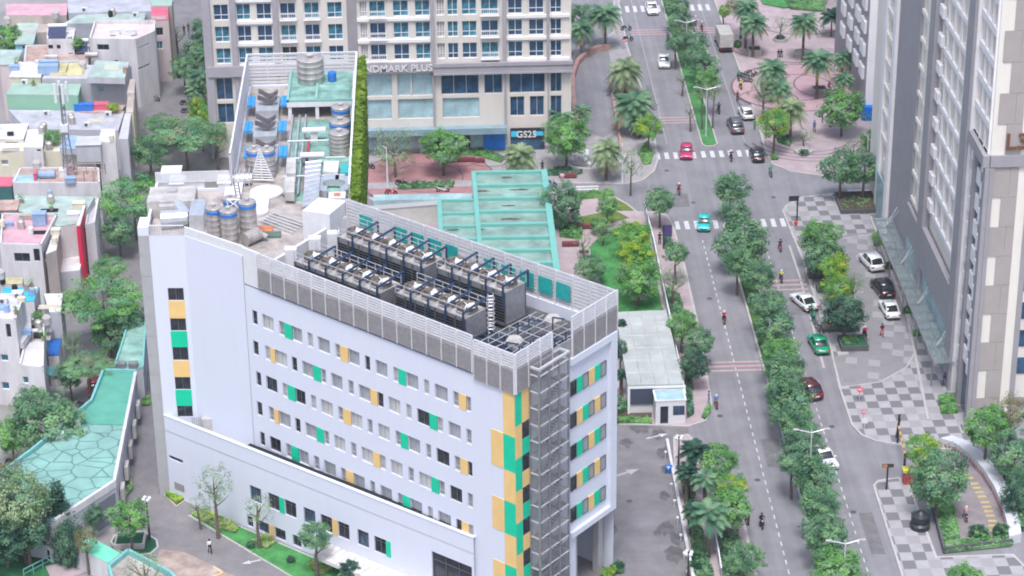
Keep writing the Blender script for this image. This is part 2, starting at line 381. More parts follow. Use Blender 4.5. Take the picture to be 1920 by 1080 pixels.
screen(B, ur, 0.0, 5.4, 26.4, 28.9, ZL, 1.9); screen(B, ur, 8.5, Lr+0.1, 26.6, 29.2, 30.8)
q = MB(); q.obox(B, ur, 5.4, 8.5, 0.0, 0.1, 26.4, 28.6); q.build("screen_infill", M_LOUV, hosp)
# white glass railing on the left corner
rl = MB()
for A, u, L in ((P1, u1, L1),):
    k = 0
    while k*0.16 < L: rl.obox(A, u, k*0.16, k*0.16+0.035, -0.2, -0.16, ZT, ZT+1.0); k += 1
    rl.obox(A, u, 0, L, -0.22, -0.14, ZT+1.0, ZT+1.07)
rl.build("railing", M_WFRAME, hosp)
q = MB(); q.obox(Pb, u2, 0, L2, -0.25, -0.05, ZT, ZT+0.95); q.obox(P3, uf, 0, sA, -0.25, -0.03, ZW+.2, ZT+0.85); q.build("parapet", M_WHITE2, hosp)
# far screen of the cooling tower well (seen from inside)
ub, Lb = unit(D, Cc); r = MB()
z = ZF+0.1
while z < 30.7: r.obox(D, ub, 0.1, Lb, -0.02, 0.05, z, z+0.25); z += 0.37
k = 0
while k < Lb: r.obox(D, ub, k, k+0.1, 0.05, 0.22, ZF, 30.8); k += 2.1
r.obox(D, ub, 0, Lb, -0.12, -0.05, ZF, 30.6)
r.build("screen_wall", M_SLAT, hosp)
for s0 in (1.9, 6.6, 8.9, 11.2, 13.5, 18.4, 20.7, 23.0, 25.3, 27.5):
    if s0 < Lb-4: q = MB(); q.obox(D, ub, s0, s0+1.7, 0.23, 0.28, 28.0, 29.7); q.build("louvre_window", mat("teal_louvre", (0.02, 0.36, 0.34), 0.4, 0.15, 2), hosp)
# roof decks
def inset(pts, d):
    a = sum(pts[k][0]*pts[(k+1) % len(pts)][1]-pts[(k+1) % len(pts)][0]*pts[k][1] for k in range(len(pts))); pts = pts if a > 0 else pts[::-1]; o = []; n = len(pts)
    for k in range(n):
        p, c, q_ = Vector(pts[k-1]), Vector(pts[k]), Vector(pts[(k+1) % n]); e1 = (c-p).normalized(); e2 = (q_-c).normalized(); n1 = Vector((-e1.y, e1.x)); n2 = Vector((-e2.y, e2.x)); nn = (n1+n2).normalized(); f = d/max(.35, nn.dot(n1)); o.append((c.x+nn.x*f, c.y+nn.y*f))
    return o
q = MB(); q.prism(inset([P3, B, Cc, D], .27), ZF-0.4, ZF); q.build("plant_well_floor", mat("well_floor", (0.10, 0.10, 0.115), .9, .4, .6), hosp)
q = MB(); q.prism(inset([(P0[0], P0[1]+1), (P1[0], P1[1]+.9), Pb, P3, (D[0], D[1]), (D[0], 271.9), (-22, 271.9), (-22, 241.4), (P0[0], 241.4)], .2), ZF-0.4, ZF+0.9); q.build("roof_deck", M_ROOF, hosp)
# white wall between the roof yard and the plant well, stair penthouse
W0 = V2(G(565, 470, 28.5)); W1 = V2(G(655, 440, 28.5))
q = MB()
pw, Lp = unit(at(P3, uf, sA, -0.3)[:2], D)
q.obox(at(P3, uf, sA, -0.3)[:2], pw, 0, Lp, -0.3, 0, ZF, 28.9)
q.build("partition_wall", M_WHITE2, hosp)
q = MB(); S0 = (D[0]-0.1, D[1]+0.2)
q.prism([(S0[0]-4.4, S0[1]-2.3), (S0[0]-1.6, S0[1]-3.4), (S0[0], S0[1]-0.1), (S0[0]-2.8, S0[1]+1.0)], ZF, 30.5); q.build("stair_penthouse", M_WHITE2, hosp)
for px, py in ((545, 470), (590, 450), (625, 440)):
    q = MB(); g = G(px, py, 29.0); q.box(g.x-.6, g.x+.6, g.y-.5, g.y+.5, ZF, 29.3); q.build("pier", M_WHITE2, hosp)
# rear wing screens
q = MB()
def slats(mb, A, B_, z0, z1, step=0.42, h=0.26, post=2.2):
    u, L = unit(A, B_); z = z0
    while z < z1-0.05: mb.obox(A, u, 0, L, -0.04, 0.04, z, z+h); z += step
    k = 0
    while k <= L: mb.obox(A, u, k, k+0.1, -0.12, 0.12, z0, z1+0.1); k += post
    mb.obox(A, u, 0, L, -0.1, 0.1, z1, z1+0.12)
slats(q, (-22, 241.5), (-22, 272), 26.6, 31); slats(q, (-22, 272), (-9.2, 272), 26.6, 31); q.build("rear_screen", M_SLAT, hosp)
q = MB(); slats(q, (-9.2, 272), (-9.2, 232.5), 28, 31, 0.9, 0.1); q.build("side_rail", M_WFRAME, hosp)
q = MB()
for y in np.arange(232.5, 271.5, 2.6): q.bar((-9.3, y, 27), (-9.3, y+2.6, 31), 0.07)
q.build("bracing", M_STEEL, hosp)
# planted green strip down the right side of the rear wing
random.seed(11); lv = MB()
for i in range(5200):
    y = rnd(230.5, 271.8); x = rnd(-9.0, -8.15); z = 30.6-abs(rnd(0, 1))**3*9 + (x+8.6)*0.1
    if z > 30.2 and x > -8.2: z -= 1
    a = rnd(0, 6.28); b = rnd(-1, 1); s = rnd(0.12, 0.24); e1 = Vector((math.cos(a), math.sin(a), b*0.6)).normalized()*s; e2 = e1.cross(Vector((rnd(-.3, .3), rnd(-.3, .3), 1))).normalized()*s
    c = Vector((x, y, z)); lv.poly([c-e1-e2, c+e1-e2, c+e1+e2, c-e1+e2])
lv.box(-9.0, -8.2, 230.4, 271.9, 18, 30.3); lv.build("planted_edge", M_HEDGE, hosp)
# parapet of the left roof yard
q = MB()
q.box(P0[0]-0.02, P0[0]+0.25, P0[1]+2.6, 241.7, 26.9, 28.0); q.box(P0[0], -24.9, 241.5, 241.8, 26.9, 28.0); q.build("yard_parapet", M_WHITE2, hosp)
q = MB(); x = P0[0]
while x < -22.3:
    q.box(x, x+0.09, 241.3, 241.45, 28.0, 29.2); x += 0.14
q.build("yard_screen", M_WFRAME, hosp)
# podium
Q = V2(G(888, 1005, 9.75)); up, Lp2 = unit(P1, Q); ZP = 9.5
hp = []; jp = []
def c2(x, y): return onp(240+x/3, 740+y/3, P1, up)
for x0, x1, y in ((678,742,425),(782,845,472),(875,940,510),(982,1048,553),(1078,1143,592),(1175,1240,634),(1285,1350,680),(1380,1447,718)):
    a = c2(x0, y)[0]; b = c2(x1, y+(x1-x0)*.42)[0]; hp.append((a, b, 3.5, 5.3)); jp.append((a, b, 3.5, 5.3, 2))
for x0, x1, y in ((665,698,625),(730,790,680),(820,882,690),(922,970,735),(1125,1187,820)):
    a = c2(x0, y)[0]; b = c2(x1, y+(x1-x0)*.42)[0]; hp.append((a, b, 0.25, 1.5)); jp.append((a, b, 0.25, 1.5, 2))
a = c2(1705, 820)[0]; hp.append((a, Lp2-0.3, 2.9, 6.2)); jp.append((a, Lp2-0.3, 2.9, 6.2, 3)); hp.append((0.3, 2.3, 4.5, 4.95)); jp.append((0.3, 2.3, 4.5, 4.95, 5))
mb = MB(); facade(mb, P1, up, Lp2, 0, ZP, hp, 0.3); mb.obox(P1, up, 0, Lp2, -0.35, -0.33, 6, ZP); mb.obox(P1, up, 0, Lp2, -0.35, 0.05, ZP, ZP+0.08)
mb.build("podium_wall", M_WHITE, hosp)
for i, (a, b, z0, z1, c) in enumerate(jp): place_window(hosp, P1, up, a, z0, winmesh(b-a, z1-z0, c, M_NGLASS if i % 3 == 0 else M_DGLASS, M_DARKF, 0.08, 0.72), 0.2)
q = MB(); q.prism([P1, Q, P3, Pb], 7.7, 7.8); q.build("podium_roof", M_WHITE2, hosp)
q = MB(); q.obox(P1, up, 11.2, Lp2-0.1, -1.05, -0.36, 7.9, 9.44); q.build("recess_shade", M_BLACK, hosp)  # black strip standing in for deep shade in the recess behind the parapet
for x0, x1, y, c in ((845,875,503,M_GREEN),(1143,1175,622,M_YELL),(1447,1475,745,M_GREEN)):
    a = c2(x0, y)[0]; b = c2(x1, y+10)[0]; q = MB(); q.obox(P1, up, a+.01, b-.01, -0.1, 0.03, 3.5, 5.3); q.build("green_panel" if c is M_GREEN else "yellow_panel", c, hosp)
a = c2(790, 685)[0]; b = c2(820, 700)[0]; q = MB(); q.obox(P1, up, a+.01, b-.01, -0.1, 0.03, .2, 1.55); q.build("yellow_panel", M_YELL, hosp)
q = MB(); q.obox(P1, up, 0.8, 2.2, 0, 0.04, 1.1, 1.9); q.build("vent_grille", M_LOUV, hosp)
# entrance canopy of white sheet on the podium wall
a0 = c2(1140, 850)[0]
cn = MB(); cn.obox(P1, up, a0, Lp2+1, 0.02, 2.6, 2.1, 2.25)
k = a0
while k < Lp2+1: cn.obox(P1, up, k, k+0.06, 0.02, 2.6, 2.25, 2.33); k += 0.75
cn.obox(P1, up, a0, Lp2+1, 2.5, 2.62, 1.85, 2.24)
cn.build("entrance_canopy", mat("canopy_sheet", (0.60, 0.57, 0.57), 0.6, 0.15, 0.8), hosp)
q = MB(); q.obox(P1, up, a0+1.2, Lp2, 0.01, 0.06, 0, 2.0); q.build("entrance_glazing", M_BLACK, hosp)

# steel lattice stair tower on the end wall
stt = thing("lattice_stair_tower", "tall open steel lattice escape stair tower at the white hospital corner", "stair tower", at(B, ur, 5.5, 1.0))
s0, s1, d0, d1 = 2.1, 6.6, 0.1, 1.15; ZTt = 27.7
fr = MB()
for s in (s0, s0+1.5, s0+3.0, s1):
    for dd in (d0, d1): fr.obox(B, ur, s-0.08, s+0.08, dd-0.08, dd+0.08, 0, ZTt+0.6)
fr.build("post", M_STEEL, stt)
fr = MB(); z = 0.3
while z < ZTt+0.2:
    fr.obox(B, ur, s0, s1, d1-.06, d1+.06, z, z+0.12); fr.obox(B, ur, s0, s1, d0-.06, d0+.06, z, z+0.12)
    for s in (s0, s1): fr.obox(B, ur, s-.06, s+.06, d0, d1, z, z+0.12)
    z += 1.7
fr.obox(B, ur, s0-.1, s1+.1, d1-.1, d1+.1, ZTt+.5, ZTt+.7); fr.obox(B, ur, s0-.1, s1+.1, d0-.1, d0+.1, ZTt+.5, ZTt+.7)
for s in (s0, s1): fr.obox(B, ur, s-.1, s+.1, d0+.1, d1-.1, ZTt+.5, ZTt+.7)
fr.build("beam", M_LSTEEL, stt)
fr = MB()
for k in range(8):
    z = k*3.4+0.2
    fr.obox(B, ur, s0, s0+1.2, d0, d1, z, z+0.1); fr.obox(B, ur, s1-1.2, s1, d0, d1, z+1.7, z+1.8)
    for j in range(9):
        a = s0+1.0+j*0.28; fr.obox(B, ur, a, a+0.3, d0+.55, d1-.05, z+0.19*j, z+0.19*j+0.06); fr.obox(B, ur, a, a+0.3, d0, d0+.5, z+3.3-0.19*j, z+3.36-0.19*j)
fr.build("stair_flight", mat("stair_steel", (0.22, 0.22, 0.24), 0.5, 0.15, 2, metal=0.3), stt)
fr = MB()
z = 0.3
while z < ZTt-1.5:
    for k in range(34):
        a = s0+0.08+k*0.13; fr.obox(B, ur, a, a+0.035, d1+0.0, d1+0.03, z+0.15, z+1.5)
    for k in range(8):
        a = d0+0.06+k*0.13; fr.obox(B, ur, s0-.02, s0+.01, a, a+0.04, z+0.15, z+1.5)
    z += 1.7
fr.build("mesh_panel", M_STEEL, stt)

# ================================================================= things on the roof
def crop2(x, y): return 520+x/2.842, 360+y/2.842
def cooling_tower(c0, u, L, Wd, z0, z1, nf, label, fans):
    t = thing("cooling_tower", label, "cooling tower", (c0[0], c0[1], z0), 0, "cooling towers in the roof well")
    m = MB(); m.obox(c0, u, 0, L, -Wd, 0, z0+0.5, z1, 0, 1); m.build("casing", [M_STEEL, M_ROOFL], t)
    m = MB(); n = round(L/1.35)
    for k in range(n):
        a = k*L/n+0.06
        for zz in np.arange(z0+0.7, z1-0.5, 0.3): m.obox(c0, u, a, a+L/n-0.12, 0.01, 0.07, zz, zz+0.16)
    m.build("intake_louvre", M_BLACK, t)
    m = MB()
    for k in range(n+1):
        for w2 in (0.06, -Wd): m.obox(c0, u, k*L/n-0.06, k*L/n+0.06, w2-.04, w2+.06, z0, z1)
    m.obox(c0, u, -.1, L+.1, -Wd-.1, .12, z0+0.3, z0+0.5); m.build("base_frame", M_DARKF, t)
    m = MB()
    for z in (0.5, 1.0):
        for dd in (0.08, -Wd-0.08): m.obox(c0, u, 0, L, dd-.025, dd+.025, z1+z, z1+z+.05)
    k = 0
    while k <= L+0.01:
        for dd in (0.08, -Wd-0.08): m.obox(c0, u, k-.03, k+.03, dd-.03, dd+.03, z1, z1+1.05)
        k += L/(2*nf)
    m.build("guard_rail", M_LSTEEL, t)
    for k in range(nf):
        s = L*(k+0.5)/nf; c = at(c0, u, s, -Wd*0.5, z1)
        f = MB(); f.lathe(c, [(1.08, 0), (0.98, 0.22), (1.06, 0.55), (0.97, 0.55), (0.9, 0.2)], 14); f.build("fan_cowl", M_BROWN, t)
        f = MB(); f.cyl((c[0], c[1], c[2]+0.3), (c[0], c[1], c[2]+0.62), 0.26, 0.08, 8)
        for j in range(5):
            a = j*1.257+s; ca, sa = math.cos(a), math.sin(a)
            p = [(c[0]+ca*.1, c[1]+sa*.1, c[2]+.5), (c[0]+ca*.85-sa*.1, c[1]+sa*.85+ca*.1, c[2]+.36), (c[0]+ca*.8-sa*.42, c[1]+sa*.8+ca*.42, c[2]+.52), (c[0]-sa*.2+ca*.2, c[1]+ca*.2+sa*.2, c[2]+.6)]
            f.poly(p)
        f.build("fan", M_WHITE2, t)
        pm = MB(); x0 = at(c0, u, s+L/nf*0.5, 0.35, z1-1.6); x1 = at(c0, u, s+L/nf*.5, 0.35, z1+0.75); x2 = at(c0, u, s+L/nf*.5, -Wd-0.4, z1+0.75+.35); x3 = at(c0, u, s+L/nf*.5, -Wd-.4, z1-0.6)
        pm.path([x0, x1, x2, x3], 0.12, 6); pm.build("riser_pipe", M_BLUEST, t)
    return t
z1 = 30.0; z0 = ZF+0.15
fb0 = G(*crop2(395, 245), z1); fb4 = G(*crop2(815, 345), z1); uc, _l = unit(V2(fb0), V2(fb4)); uc = uf
def tower_at(cx0, cx1, nf, label, zt):
    a, b = V2(G(*crop2(*cx0), zt)), V2(G(*crop2(*cx1), zt)); m_ = ((a[0]+b[0])/2, (a[1]+b[1])/2); st = math.hypot(b[0]-a[0], b[1]-a[1])/(nf-1); L = st*nf; Wd = 2.9
    c0 = (m_[0]-uc[0]*L/2+uc[1]*Wd/2, m_[1]-uc[1]*L/2-uc[0]*Wd/2)
    cooling_tower(c0, uc, L, Wd, z0, zt, nf, label, None)
tower_at((395, 245), (815, 345), 5, "five fan cooling tower in the back row beside the far slatted wall", z1)
tower_at((950, 395), (1225, 490), 4, "four fan cooling tower in the back row with its grey end towards the stair tower", z1)
tower_at((175, 370), (575, 485), 5, "five fan cooling tower in the front row behind the long louvre screen", 28.9)
tower_at((725, 530), (1020, 625), 4, "four fan cooling tower in the front row nearest the hospital corner", 28.9)
ct = single(MB.__new__(MB), "x", M_STEEL) if False else None
pz = MB()
for k in range(7):
    p0 = at(B, (-uf[0], -uf[1]), 1.0+k*0.5, 0, 0); a = at(P3, uf, Lf-2.2-k*0.3, -1.5-k*1.0, ZF+0.35+0.12*k); b = at(P3, uf, Lf-1.0, -2.0-k*1.25, ZF+0.35+0.12*k)
    pz.cyl(at(P3, uf, Lf-13, -2.6-k*.9, ZF+.4), at(P3, uf, Lf-1.4, -2.6-k*.9, ZF+.4), 0.13, None, 6)
for k in range(8): s = Lf-8+k; pz.cyl(at(P3, uf, s, -1, ZF+.75), at(P3, uf, s, -12, ZF+.75), 0.09, None, 6)
for k in range(14):
    s = Lf-7.5+k*.5; dd = -2.5-(k*7 % 9)*1.1; pz.cyl(at(P3, uf, s, dd, ZF), at(P3, uf, s, dd, ZF+1.4+(k % 3)*.4), .08, None, 6); pz.cyl(at(P3, uf, s, dd, ZF+1.4+(k % 3)*.4), at(P3, uf, s+1.1, dd-.4, ZF+1.4+(k % 3)*.4), .08, None, 6)
for k in range(5): pz.cyl(at(P3, uf, 1.5, -.9-k*.35, ZF+.5), at(P3, uf, Lf-2, -.9-k*.35, ZF+.5), .1, None, 6)
pf = MB()
for k in range(9): s = Lf-8.5+k*.95; pf.obox(P3, uf, s, s+.06, -13, -1.2, ZF+1.0, ZF+1.07)
for k in range(8): pf.obox(P3, uf, Lf-8.5, Lf-.8, -1.5-k*1.5, -1.44-k*1.5, ZF+1.071, ZF+1.13)
for k in range(8):
    for j in (0, 1): s = Lf-8.4+j*7.4; pf.obox(P3, uf, s, s+.08, -1.5-k*1.5, -1.42-k*1.5, ZF, ZF+1.0)
tag(single(pf, "walkway_frame", M_LSTEEL), "pale steel walkway frame over the pipes at the corner of the roof well", "walkway")
tag(single(pz, "pipe_rack", M_BLUEST), "dark blue pipework on the floor of the roof plant well", "pipes")
for k, (px, py, lb) in enumerate(((1037, 600, "round white pot vessel inside the far roof corner"), (965, 640, "white domed vessel just behind the front roof corner"))):
    g = G(px, py, ZF+0.8); m = MB(); m.lathe((g.x, g.y, ZF), [(0.75, 0), (0.85, 0.9), (0.6, 1.2), (0.5, 1.2)], 14); tag(single(m, "expansion_vessel", M_ROOFL), lb, "vessel")
def caged_ladder(px, py, zb, zt, lab):
    g = G(px, py, zb); m = MB()
    for s in (-.25, .25): m.bar((g.x+s, g.y, zb), (g.x+s, g.y, zt), 0.06)
    for z in np.arange(zb, zt, 0.35): m.bar((g.x-.25, g.y, z), (g.x+.25, g.y, z), 0.04)
    for z in np.arange(zb+1, zt, 0.5):
        p = [(g.x+.4*math.cos(a), g.y-.15+.4*math.sin(a), z) for a in np.arange(0, 6.4, .7)]; m.path(p, 0.02, 4)
    tag(single(m, "caged_ladder", M_LSTEEL), lab, "ladder")
caged_ladder(921, 630, ZF, 30.5, "white caged ladder at the end of the front cooling tower row")
# water tanks
def tank(px, py, zt, r, h, label, ribs=3, band=True, cone=0.25, grp="steel water tanks on the hospital roof"):
    g = G(px, py, zt); z0 = zt-h
    t = thing("water_tank", label, "water tank", (g.x, g.y, z0), 0, grp); m = MB(); prof = [(r, 0)]
    for k in range(1, ribs*2): z = h*k/(ribs*2); prof += [(r, z-0.04), (r*1.03, z), (r, z+0.04)]
    prof += [(r, h-0.12), (r*1.03, h-.06), (r*.95, h), (r*0.3, h+cone*.4)]
    m.lathe((g.x, g.y, z0), prof, 20); m.build("shell", M_TANK, t, True)
    if band: m = MB(); m.lathe((g.x, g.y, z0), [(r*1.02, h-0.62), (r*1.05, h-0.6), (r*1.05, h-0.3), (r*1.02, h-0.28)], 20); m.build("painted_band", M_BLUE, t)
    m = MB(); m.cyl((g.x, g.y, zt+cone-0.06), (g.x, g.y, zt+cone+0.1), r*0.28, None, 10); m.build("lid", M_ROOFL, t)
ZD = ZF+0.9
def c1(x, y): return 260+x/3.856, 260+y/3.856
tank(*c1(540, 492), 30.6, 0.82, 3.6, "steel water tank with blue band, leftmost of the front four")
tank(*c1(645, 512), 30.6, 0.86, 3.7, "steel water tank with blue band nearest the sloping white parapet")
tank(*c1(660, 425), 30.4, 0.75, 3.4, "shorter steel water tank behind the front four under a cross brace")
tank(*c1(783, 450), 31.0, 0.88, 4.0, "widest steel water tank of the front four, beside the white dish")
tank(*c1(832, 72), 30.2, 0.85, 3.4, "left steel tank of the pair behind the triangular ladder frame")
tank(*c1(925, 72), 30.2, 0.85, 3.4, "right steel tank of the pair behind the triangular ladder frame")
def c4(x, y): return 400+x/3.373, 80+y/3.373
tank(*c4(805, 400), 29.6, 1.05, 2.6, "squat steel tank standing in the shade of the teal roof slab")
tank(*c4(800, 490), 29.4, 1.15, 2.4, "squat beige tank with blue band in the middle of the rear yard", band=True)
tank(*c4(795, 562), 29.6, 1.15, 2.9, "ribbed beige tank nearest the pumps at the rear yard edge", band=False)
tank(*c4(610, 95), 32.0, 1.55, 2.9, "large grey tapered tank on the teal roof slab at the back", 2, False, 0.35)
# teal slab roof at the back
ts = thing("roof_pavilion", "teal topped flat slab on white columns at the back of the hospital roof", "roof pavilion", (-12.4, 263, ZD))
a = G(*c4(485, 205), 29.2); b = G(*c4(470, 380), 29.2)
x0, x1, y0, y1 = -17.0, -9.4, b.y+0.6, 271.3
m = MB(); m.box(x0, x1, y0, y1, 28.4, 29.0, 0); m.build("slab", M_WHITE2, ts)
m = MB(); m.box(x0+.25, x1-.25, y0+.25, y1-.2, 29.0, 29.06, 0); m.build("waterproof_top", M_TEALROOF, ts)
m = MB(); m.box(x0, x0+.25, y0, y1, 29.003, 29.35); m.box(x0, x1, y0, y0+.25, 29.004, 29.25); m.box(x0+3.2, x0+3.5, y0+.3, y1-.5, 29.064, 29.35); m.build("upstand", mat("teal_upstand", (0.22, 0.43, 0.38), .6), ts)
for x in (x0+.3, x0+3.4, x1-.4):
    m = MB(); m.box(x-.2, x+.2, y0+.1, y0+.5, ZD, 28.4); m.build("column", M_WHITE2, ts)
m = MB(); m.box(x0, x1, y1-.4, y1-.2, ZD, 28.38); m.build("back_wall", M_TEALROOF, ts)
g = G(*c4(750, 200), 29.9); m = MB(); m.lathe((g.x, g.y, 29.07), [(.45, 0), (.5, .3), (.5, .9), (.42, 1.15)], 12); tag(single(m, "plastic_drum", M_BLUE), "bright blue plastic drum beside the large grey tank", "drum")
q = MB(); q.box(-16.2, -9.6, 238, y0-0.2, ZD, ZD+0.02); t_ = q.build("teal_yard_floor", M_TEALROOF, hosp) if False else tag(single(q, "teal_floor_patch", M_TEALROOF), "teal painted yard floor in front of the slab pavilion", "floor coating", kind="structure")
# blue-sided air units in a row with black scroll outlets
def air_unit(cy, i):
    g = G(*c4(345 if i == 0 else 330, cy), 28.6)
    t = thing("chiller_unit", ["rooftop chiller with blue side coils farthest along the slatted screen", "middle rooftop chiller with blue side coils between two others", "rooftop chiller with blue side coils just behind the pair of tanks"][i], "chiller", (g.x, g.y, ZD), 0, "chillers along the slatted screen")
    m = MB(); m.box(g.x-1.3, g.x+1.3, g.y-2.6, g.y+2.6, ZD+.2, ZD+1.35); m.build("cabinet", M_INSUL, t)
    for s in (-1, 1):
        m = MB()
        for k in (-1, 1): m.box(g.x+s*1.9-.2+k*.24-.02*k, g.x+s*1.9+.2+k*.24-.02*k, g.y-1.5, g.y+1.5, ZD+1.35, ZD+1.6)
        m.build("blue_coil", M_CBLUE, t)
    for k in (-1, 1):
        m = MB(); c = (g.x, g.y+k*0.95+.3); pts = []
        for j in range(7):
            a = j/6; x = c[0]-1.1+2.2*a; z = ZD+2.15+0.3*math.cos(a*5.5); pts.append((x, z))
        for (xa, za), (xb, zb) in zip(pts, pts[1:]): m.hexa([(xa, c[1]-.4, za-.35), (xb, c[1]-.4, zb-.35), (xb, c[1]+.4, zb-.35), (xa, c[1]+.4, za-.35)], [(xa, c[1]-.3, za), (xb, c[1]-.3, zb), (xb, c[1]+.3, zb), (xa, c[1]+.3, za)])
        m.build("scroll_outlet", mat("dark_outlet", (0.10, 0.085, 0.09), .5, .3, 2), t)
for i, cy in enumerate((360, 520, 680)): air_unit(cy, i)
# triangular ladder frame
g0 = G(*c4(240, 865), ZD+.4); g1_ = G(*c4(380, 870), ZD+.4); gt = G(*c4(292, 672), 31.2)
m = MB()
for p in (g0, g1_, (g0+g1_)/2): m.bar(p, gt, 0.11)
for k in range(1, 12):
    f = k/12; m.bar(g0.lerp(gt, f), g1_.lerp(gt, f), 0.08)
m.bar(g0, g1_, .12); tag(single(m, "mast_frame", M_WFRAME), "white triangular ladder-like mast frame on the hospital roof", "mast frame")
# ducts, boxes, cabinets
def box3(name, cat, label, pts, z0, z1, m_, extra=None):
    g = [G(*c1(*p), z1) for p in pts]; m = MB(); xs = [p.x for p in g]; ys = [p.y for p in g]
    m.prism([(p.x, p.y) for p in g], z0, z1)
    if extra: extra(m, g)
    return tag(single(m, name, m_), label, cat)
def ribbed(m, g):
    a, b, c, d = g; n = 9
    for k in range(n+1):
        f = k/n; p = a.lerp(d, f); q = b.lerp(c, f); m.bar((p.x, p.y, p.z+.04), (q.x, q.y, q.z+.04), 0.12)
box3("sloped_duct", "duct", "long light blue ribbed duct running down the roof middle", [(1205,175),(1320,165),(1300,450),(1185,495)], ZD, 28.4, M_INSUL, ribbed)
box3("air_handler", "air handler", "upper of two pale box units left of the ribbed duct", [(1070,140),(1138,140),(1135,250),(1068,250)], ZD+.4, 28.3, M_ROOFL)
box3("air_handler", "air handler", "lower of two pale box units left of the ribbed duct", [(1058,275),(1130,275),(1125,388),(1055,388)], ZD+.4, 28.3, M_ROOFL)
box3("pump_housing", "pump housing", "white pump housing right of the ribbed duct near the rail", [(1340,160),(1450,160),(1440,240),(1335,235)], ZD+.3, 28.0, M_WHITE2)
box3("valve_box", "valve box", "small teal box against the side rail", [(1462,180),(1520,180),(1520,245),(1460,245)], ZD, 27.8, mat("teal_box", (0.05, .42, .45), .5))
for i, (cx, lb) in enumerate(((1365, "left curved duct bend of two beside the side rail"), (1460, "right curved duct bend of two beside the side rail"))):
    m = MB(); c = G(*c1(cx, 340), 27.6)
    for k in range(10):
        a0_, a1_ = math.pi*(0.5+k/10) if i == 0 else math.pi*(1.5+k/10), 0
        p = []
        for r_ in (0.5, 1.35):
            for aa in (0, math.pi/10): p.append((c.x+r_*math.cos(a0_+aa), c.y+1.6*r_*math.sin(a0_+aa)))
        m.prism([p[0], p[1], p[3], p[2]], ZD+.2, 27.9)
    m.box(c.x-0.3*(1-2*i)-.9*i, c.x+1.0*(1-i)+.2, c.y+1.0, c.y+2.3, ZD+.2, 27.88); tag(single(m, "duct_bend", M_INSUL), lb, "duct")
m = MB(); c = G(*c1(1435, 405), 27.8); m.box(c.x-.9, c.x+.9, c.y-.8, c.y+.8, ZD, 27.8); m.box(c.x-.35, c.x+.35, c.y-.4, c.y+.4, 27.8, 27.84, 1); tag(single(m, "hatch_box", [M_WHITE2, M_ROST]), "white box with a red hatch by the side rail", "roof hatch")
for k, (x, y, w_, lb) in enumerate(((235, 215, 110, "white flat box at the far left corner of the roof yard"), (278, 285, 80, "white flat box in the middle of the far left roof yard"), (620, 278, 70, "white flat box against the slatted screen foot"))):
    g = G(*c1(x, y), ZD+1.2); m = MB(); m.box(g.x-w_/110, g.x+w_/110, g.y-1.1, g.y+1.1, ZD, ZD+.9); m.box(g.x-w_/110-.1, g.x+w_/110+.1, g.y-1.2, g.y+1.2, ZD+.9, ZD+1.05); tag(single(m, "skylight_box", M_WHITE2), lb, "roof box")
g = G(*c1(250, 400), ZD+2); t = thing("roof_cabin", "cream roof cabin with hatch at the left edge of the roof yard", "roof cabin", (g.x, g.y, ZD))
m = MB(); m.box(g.x-2.6, g.x+2.3, g.y-1.7, g.y+2.2, ZD, ZD+1.9); m.box(g.x-1.3, g.x+.4, g.y-2.3, g.y-1.7, ZD, ZD+1.6); m.build("body", M_ROOFL, t); m = MB(); m.box(g.x-.7, g.x+.3, g.y+.5, g.y+1.5, ZD+1.9, ZD+2.1); m.build("hatch", M_GREYPAN, t)
m = MB(); g = G(*c1(240, 545), ZD+1.6); g2 = G(*c1(280, 480), ZD+2)
m.cyl((g.x-1.2, g.y, ZD+1), (g.x+1.5, g.y+.4, ZD+1), .95, .85, 12); m.cyl((g.x+1.5, g.y+.4, ZD+1), (g2.x, g2.y+1, ZD+1.6), .7, .6, 10); m.box(g.x+1.8, g.x+3.3, g.y-1, g.y+3.2, ZD, ZD+1.8)
tag(single(m, "fat_duct", M_INSUL), "fat silver duct and riser box behind the left roof corner", "duct")
# dividing low walls on the yard
m = MB(); a = V2(G(*c1(300, 235), ZD+.8)); b = V2(G(*c1(790, 225), ZD+.8)); u_, L_ = unit(a, b); m.obox(a, u_, 0, L_, 0, .5, ZD-.05, ZD+.8)
a = V2(G(*c1(370, 365), ZD+.8)); b = V2(G(*c1(680, 335), ZD+.8)); u_, L_ = unit(a, b); m.obox(a, u_, 0, L_, 0, .5, ZD-.05, ZD+.8)
m.build("yard_divider", M_ROOFL, hosp)
# white satellite-like plate
m = MB(); c = G(*c1(925, 420), ZD+.3)
m.lathe((c.x-.1, c.y+1.5, ZD+.05), [(1.75, 0), (1.75, .25)], 20); m.lathe((c.x-.8, c.y-3.4, ZD+.05), [(1.2, 0), (1.2, .24)], 18); m.box(c.x-1.8, c.x+.3, c.y-4, c.y+2, ZD+.04, ZD+.28)
tag(single(m, "white_canopy_plate", M_WHITE2), "flat white rounded canopy plate right of the water tanks", "roof canopy")
m = MB(); g = G(*c1(690, 345), ZD+.5); m.box(g.x-.9, g.x+.9, g.y-3.2, g.y+1.5, ZD, ZD+.5); tag(single(m, "concrete_plinth", M_WHITE2), "pale plinth running up behind the shorter water tank", "plinth")
m = MB(); g = G(*c1(820, 715), ZD+.6); m.cyl((g.x-.7, g.y-.7, ZD+.7), (g.x+.6, g.y+.6, ZD+.8), .7, .7, 14); m.cyl((g.x+.6, g.y+.6, ZD+.8), (g.x+1.5, g.y+.3, ZD+.5), .3, .3, 8); tag(single(m, "blower_drum", M_TANK), "lying steel blower drum beside the front water tanks", "blower")
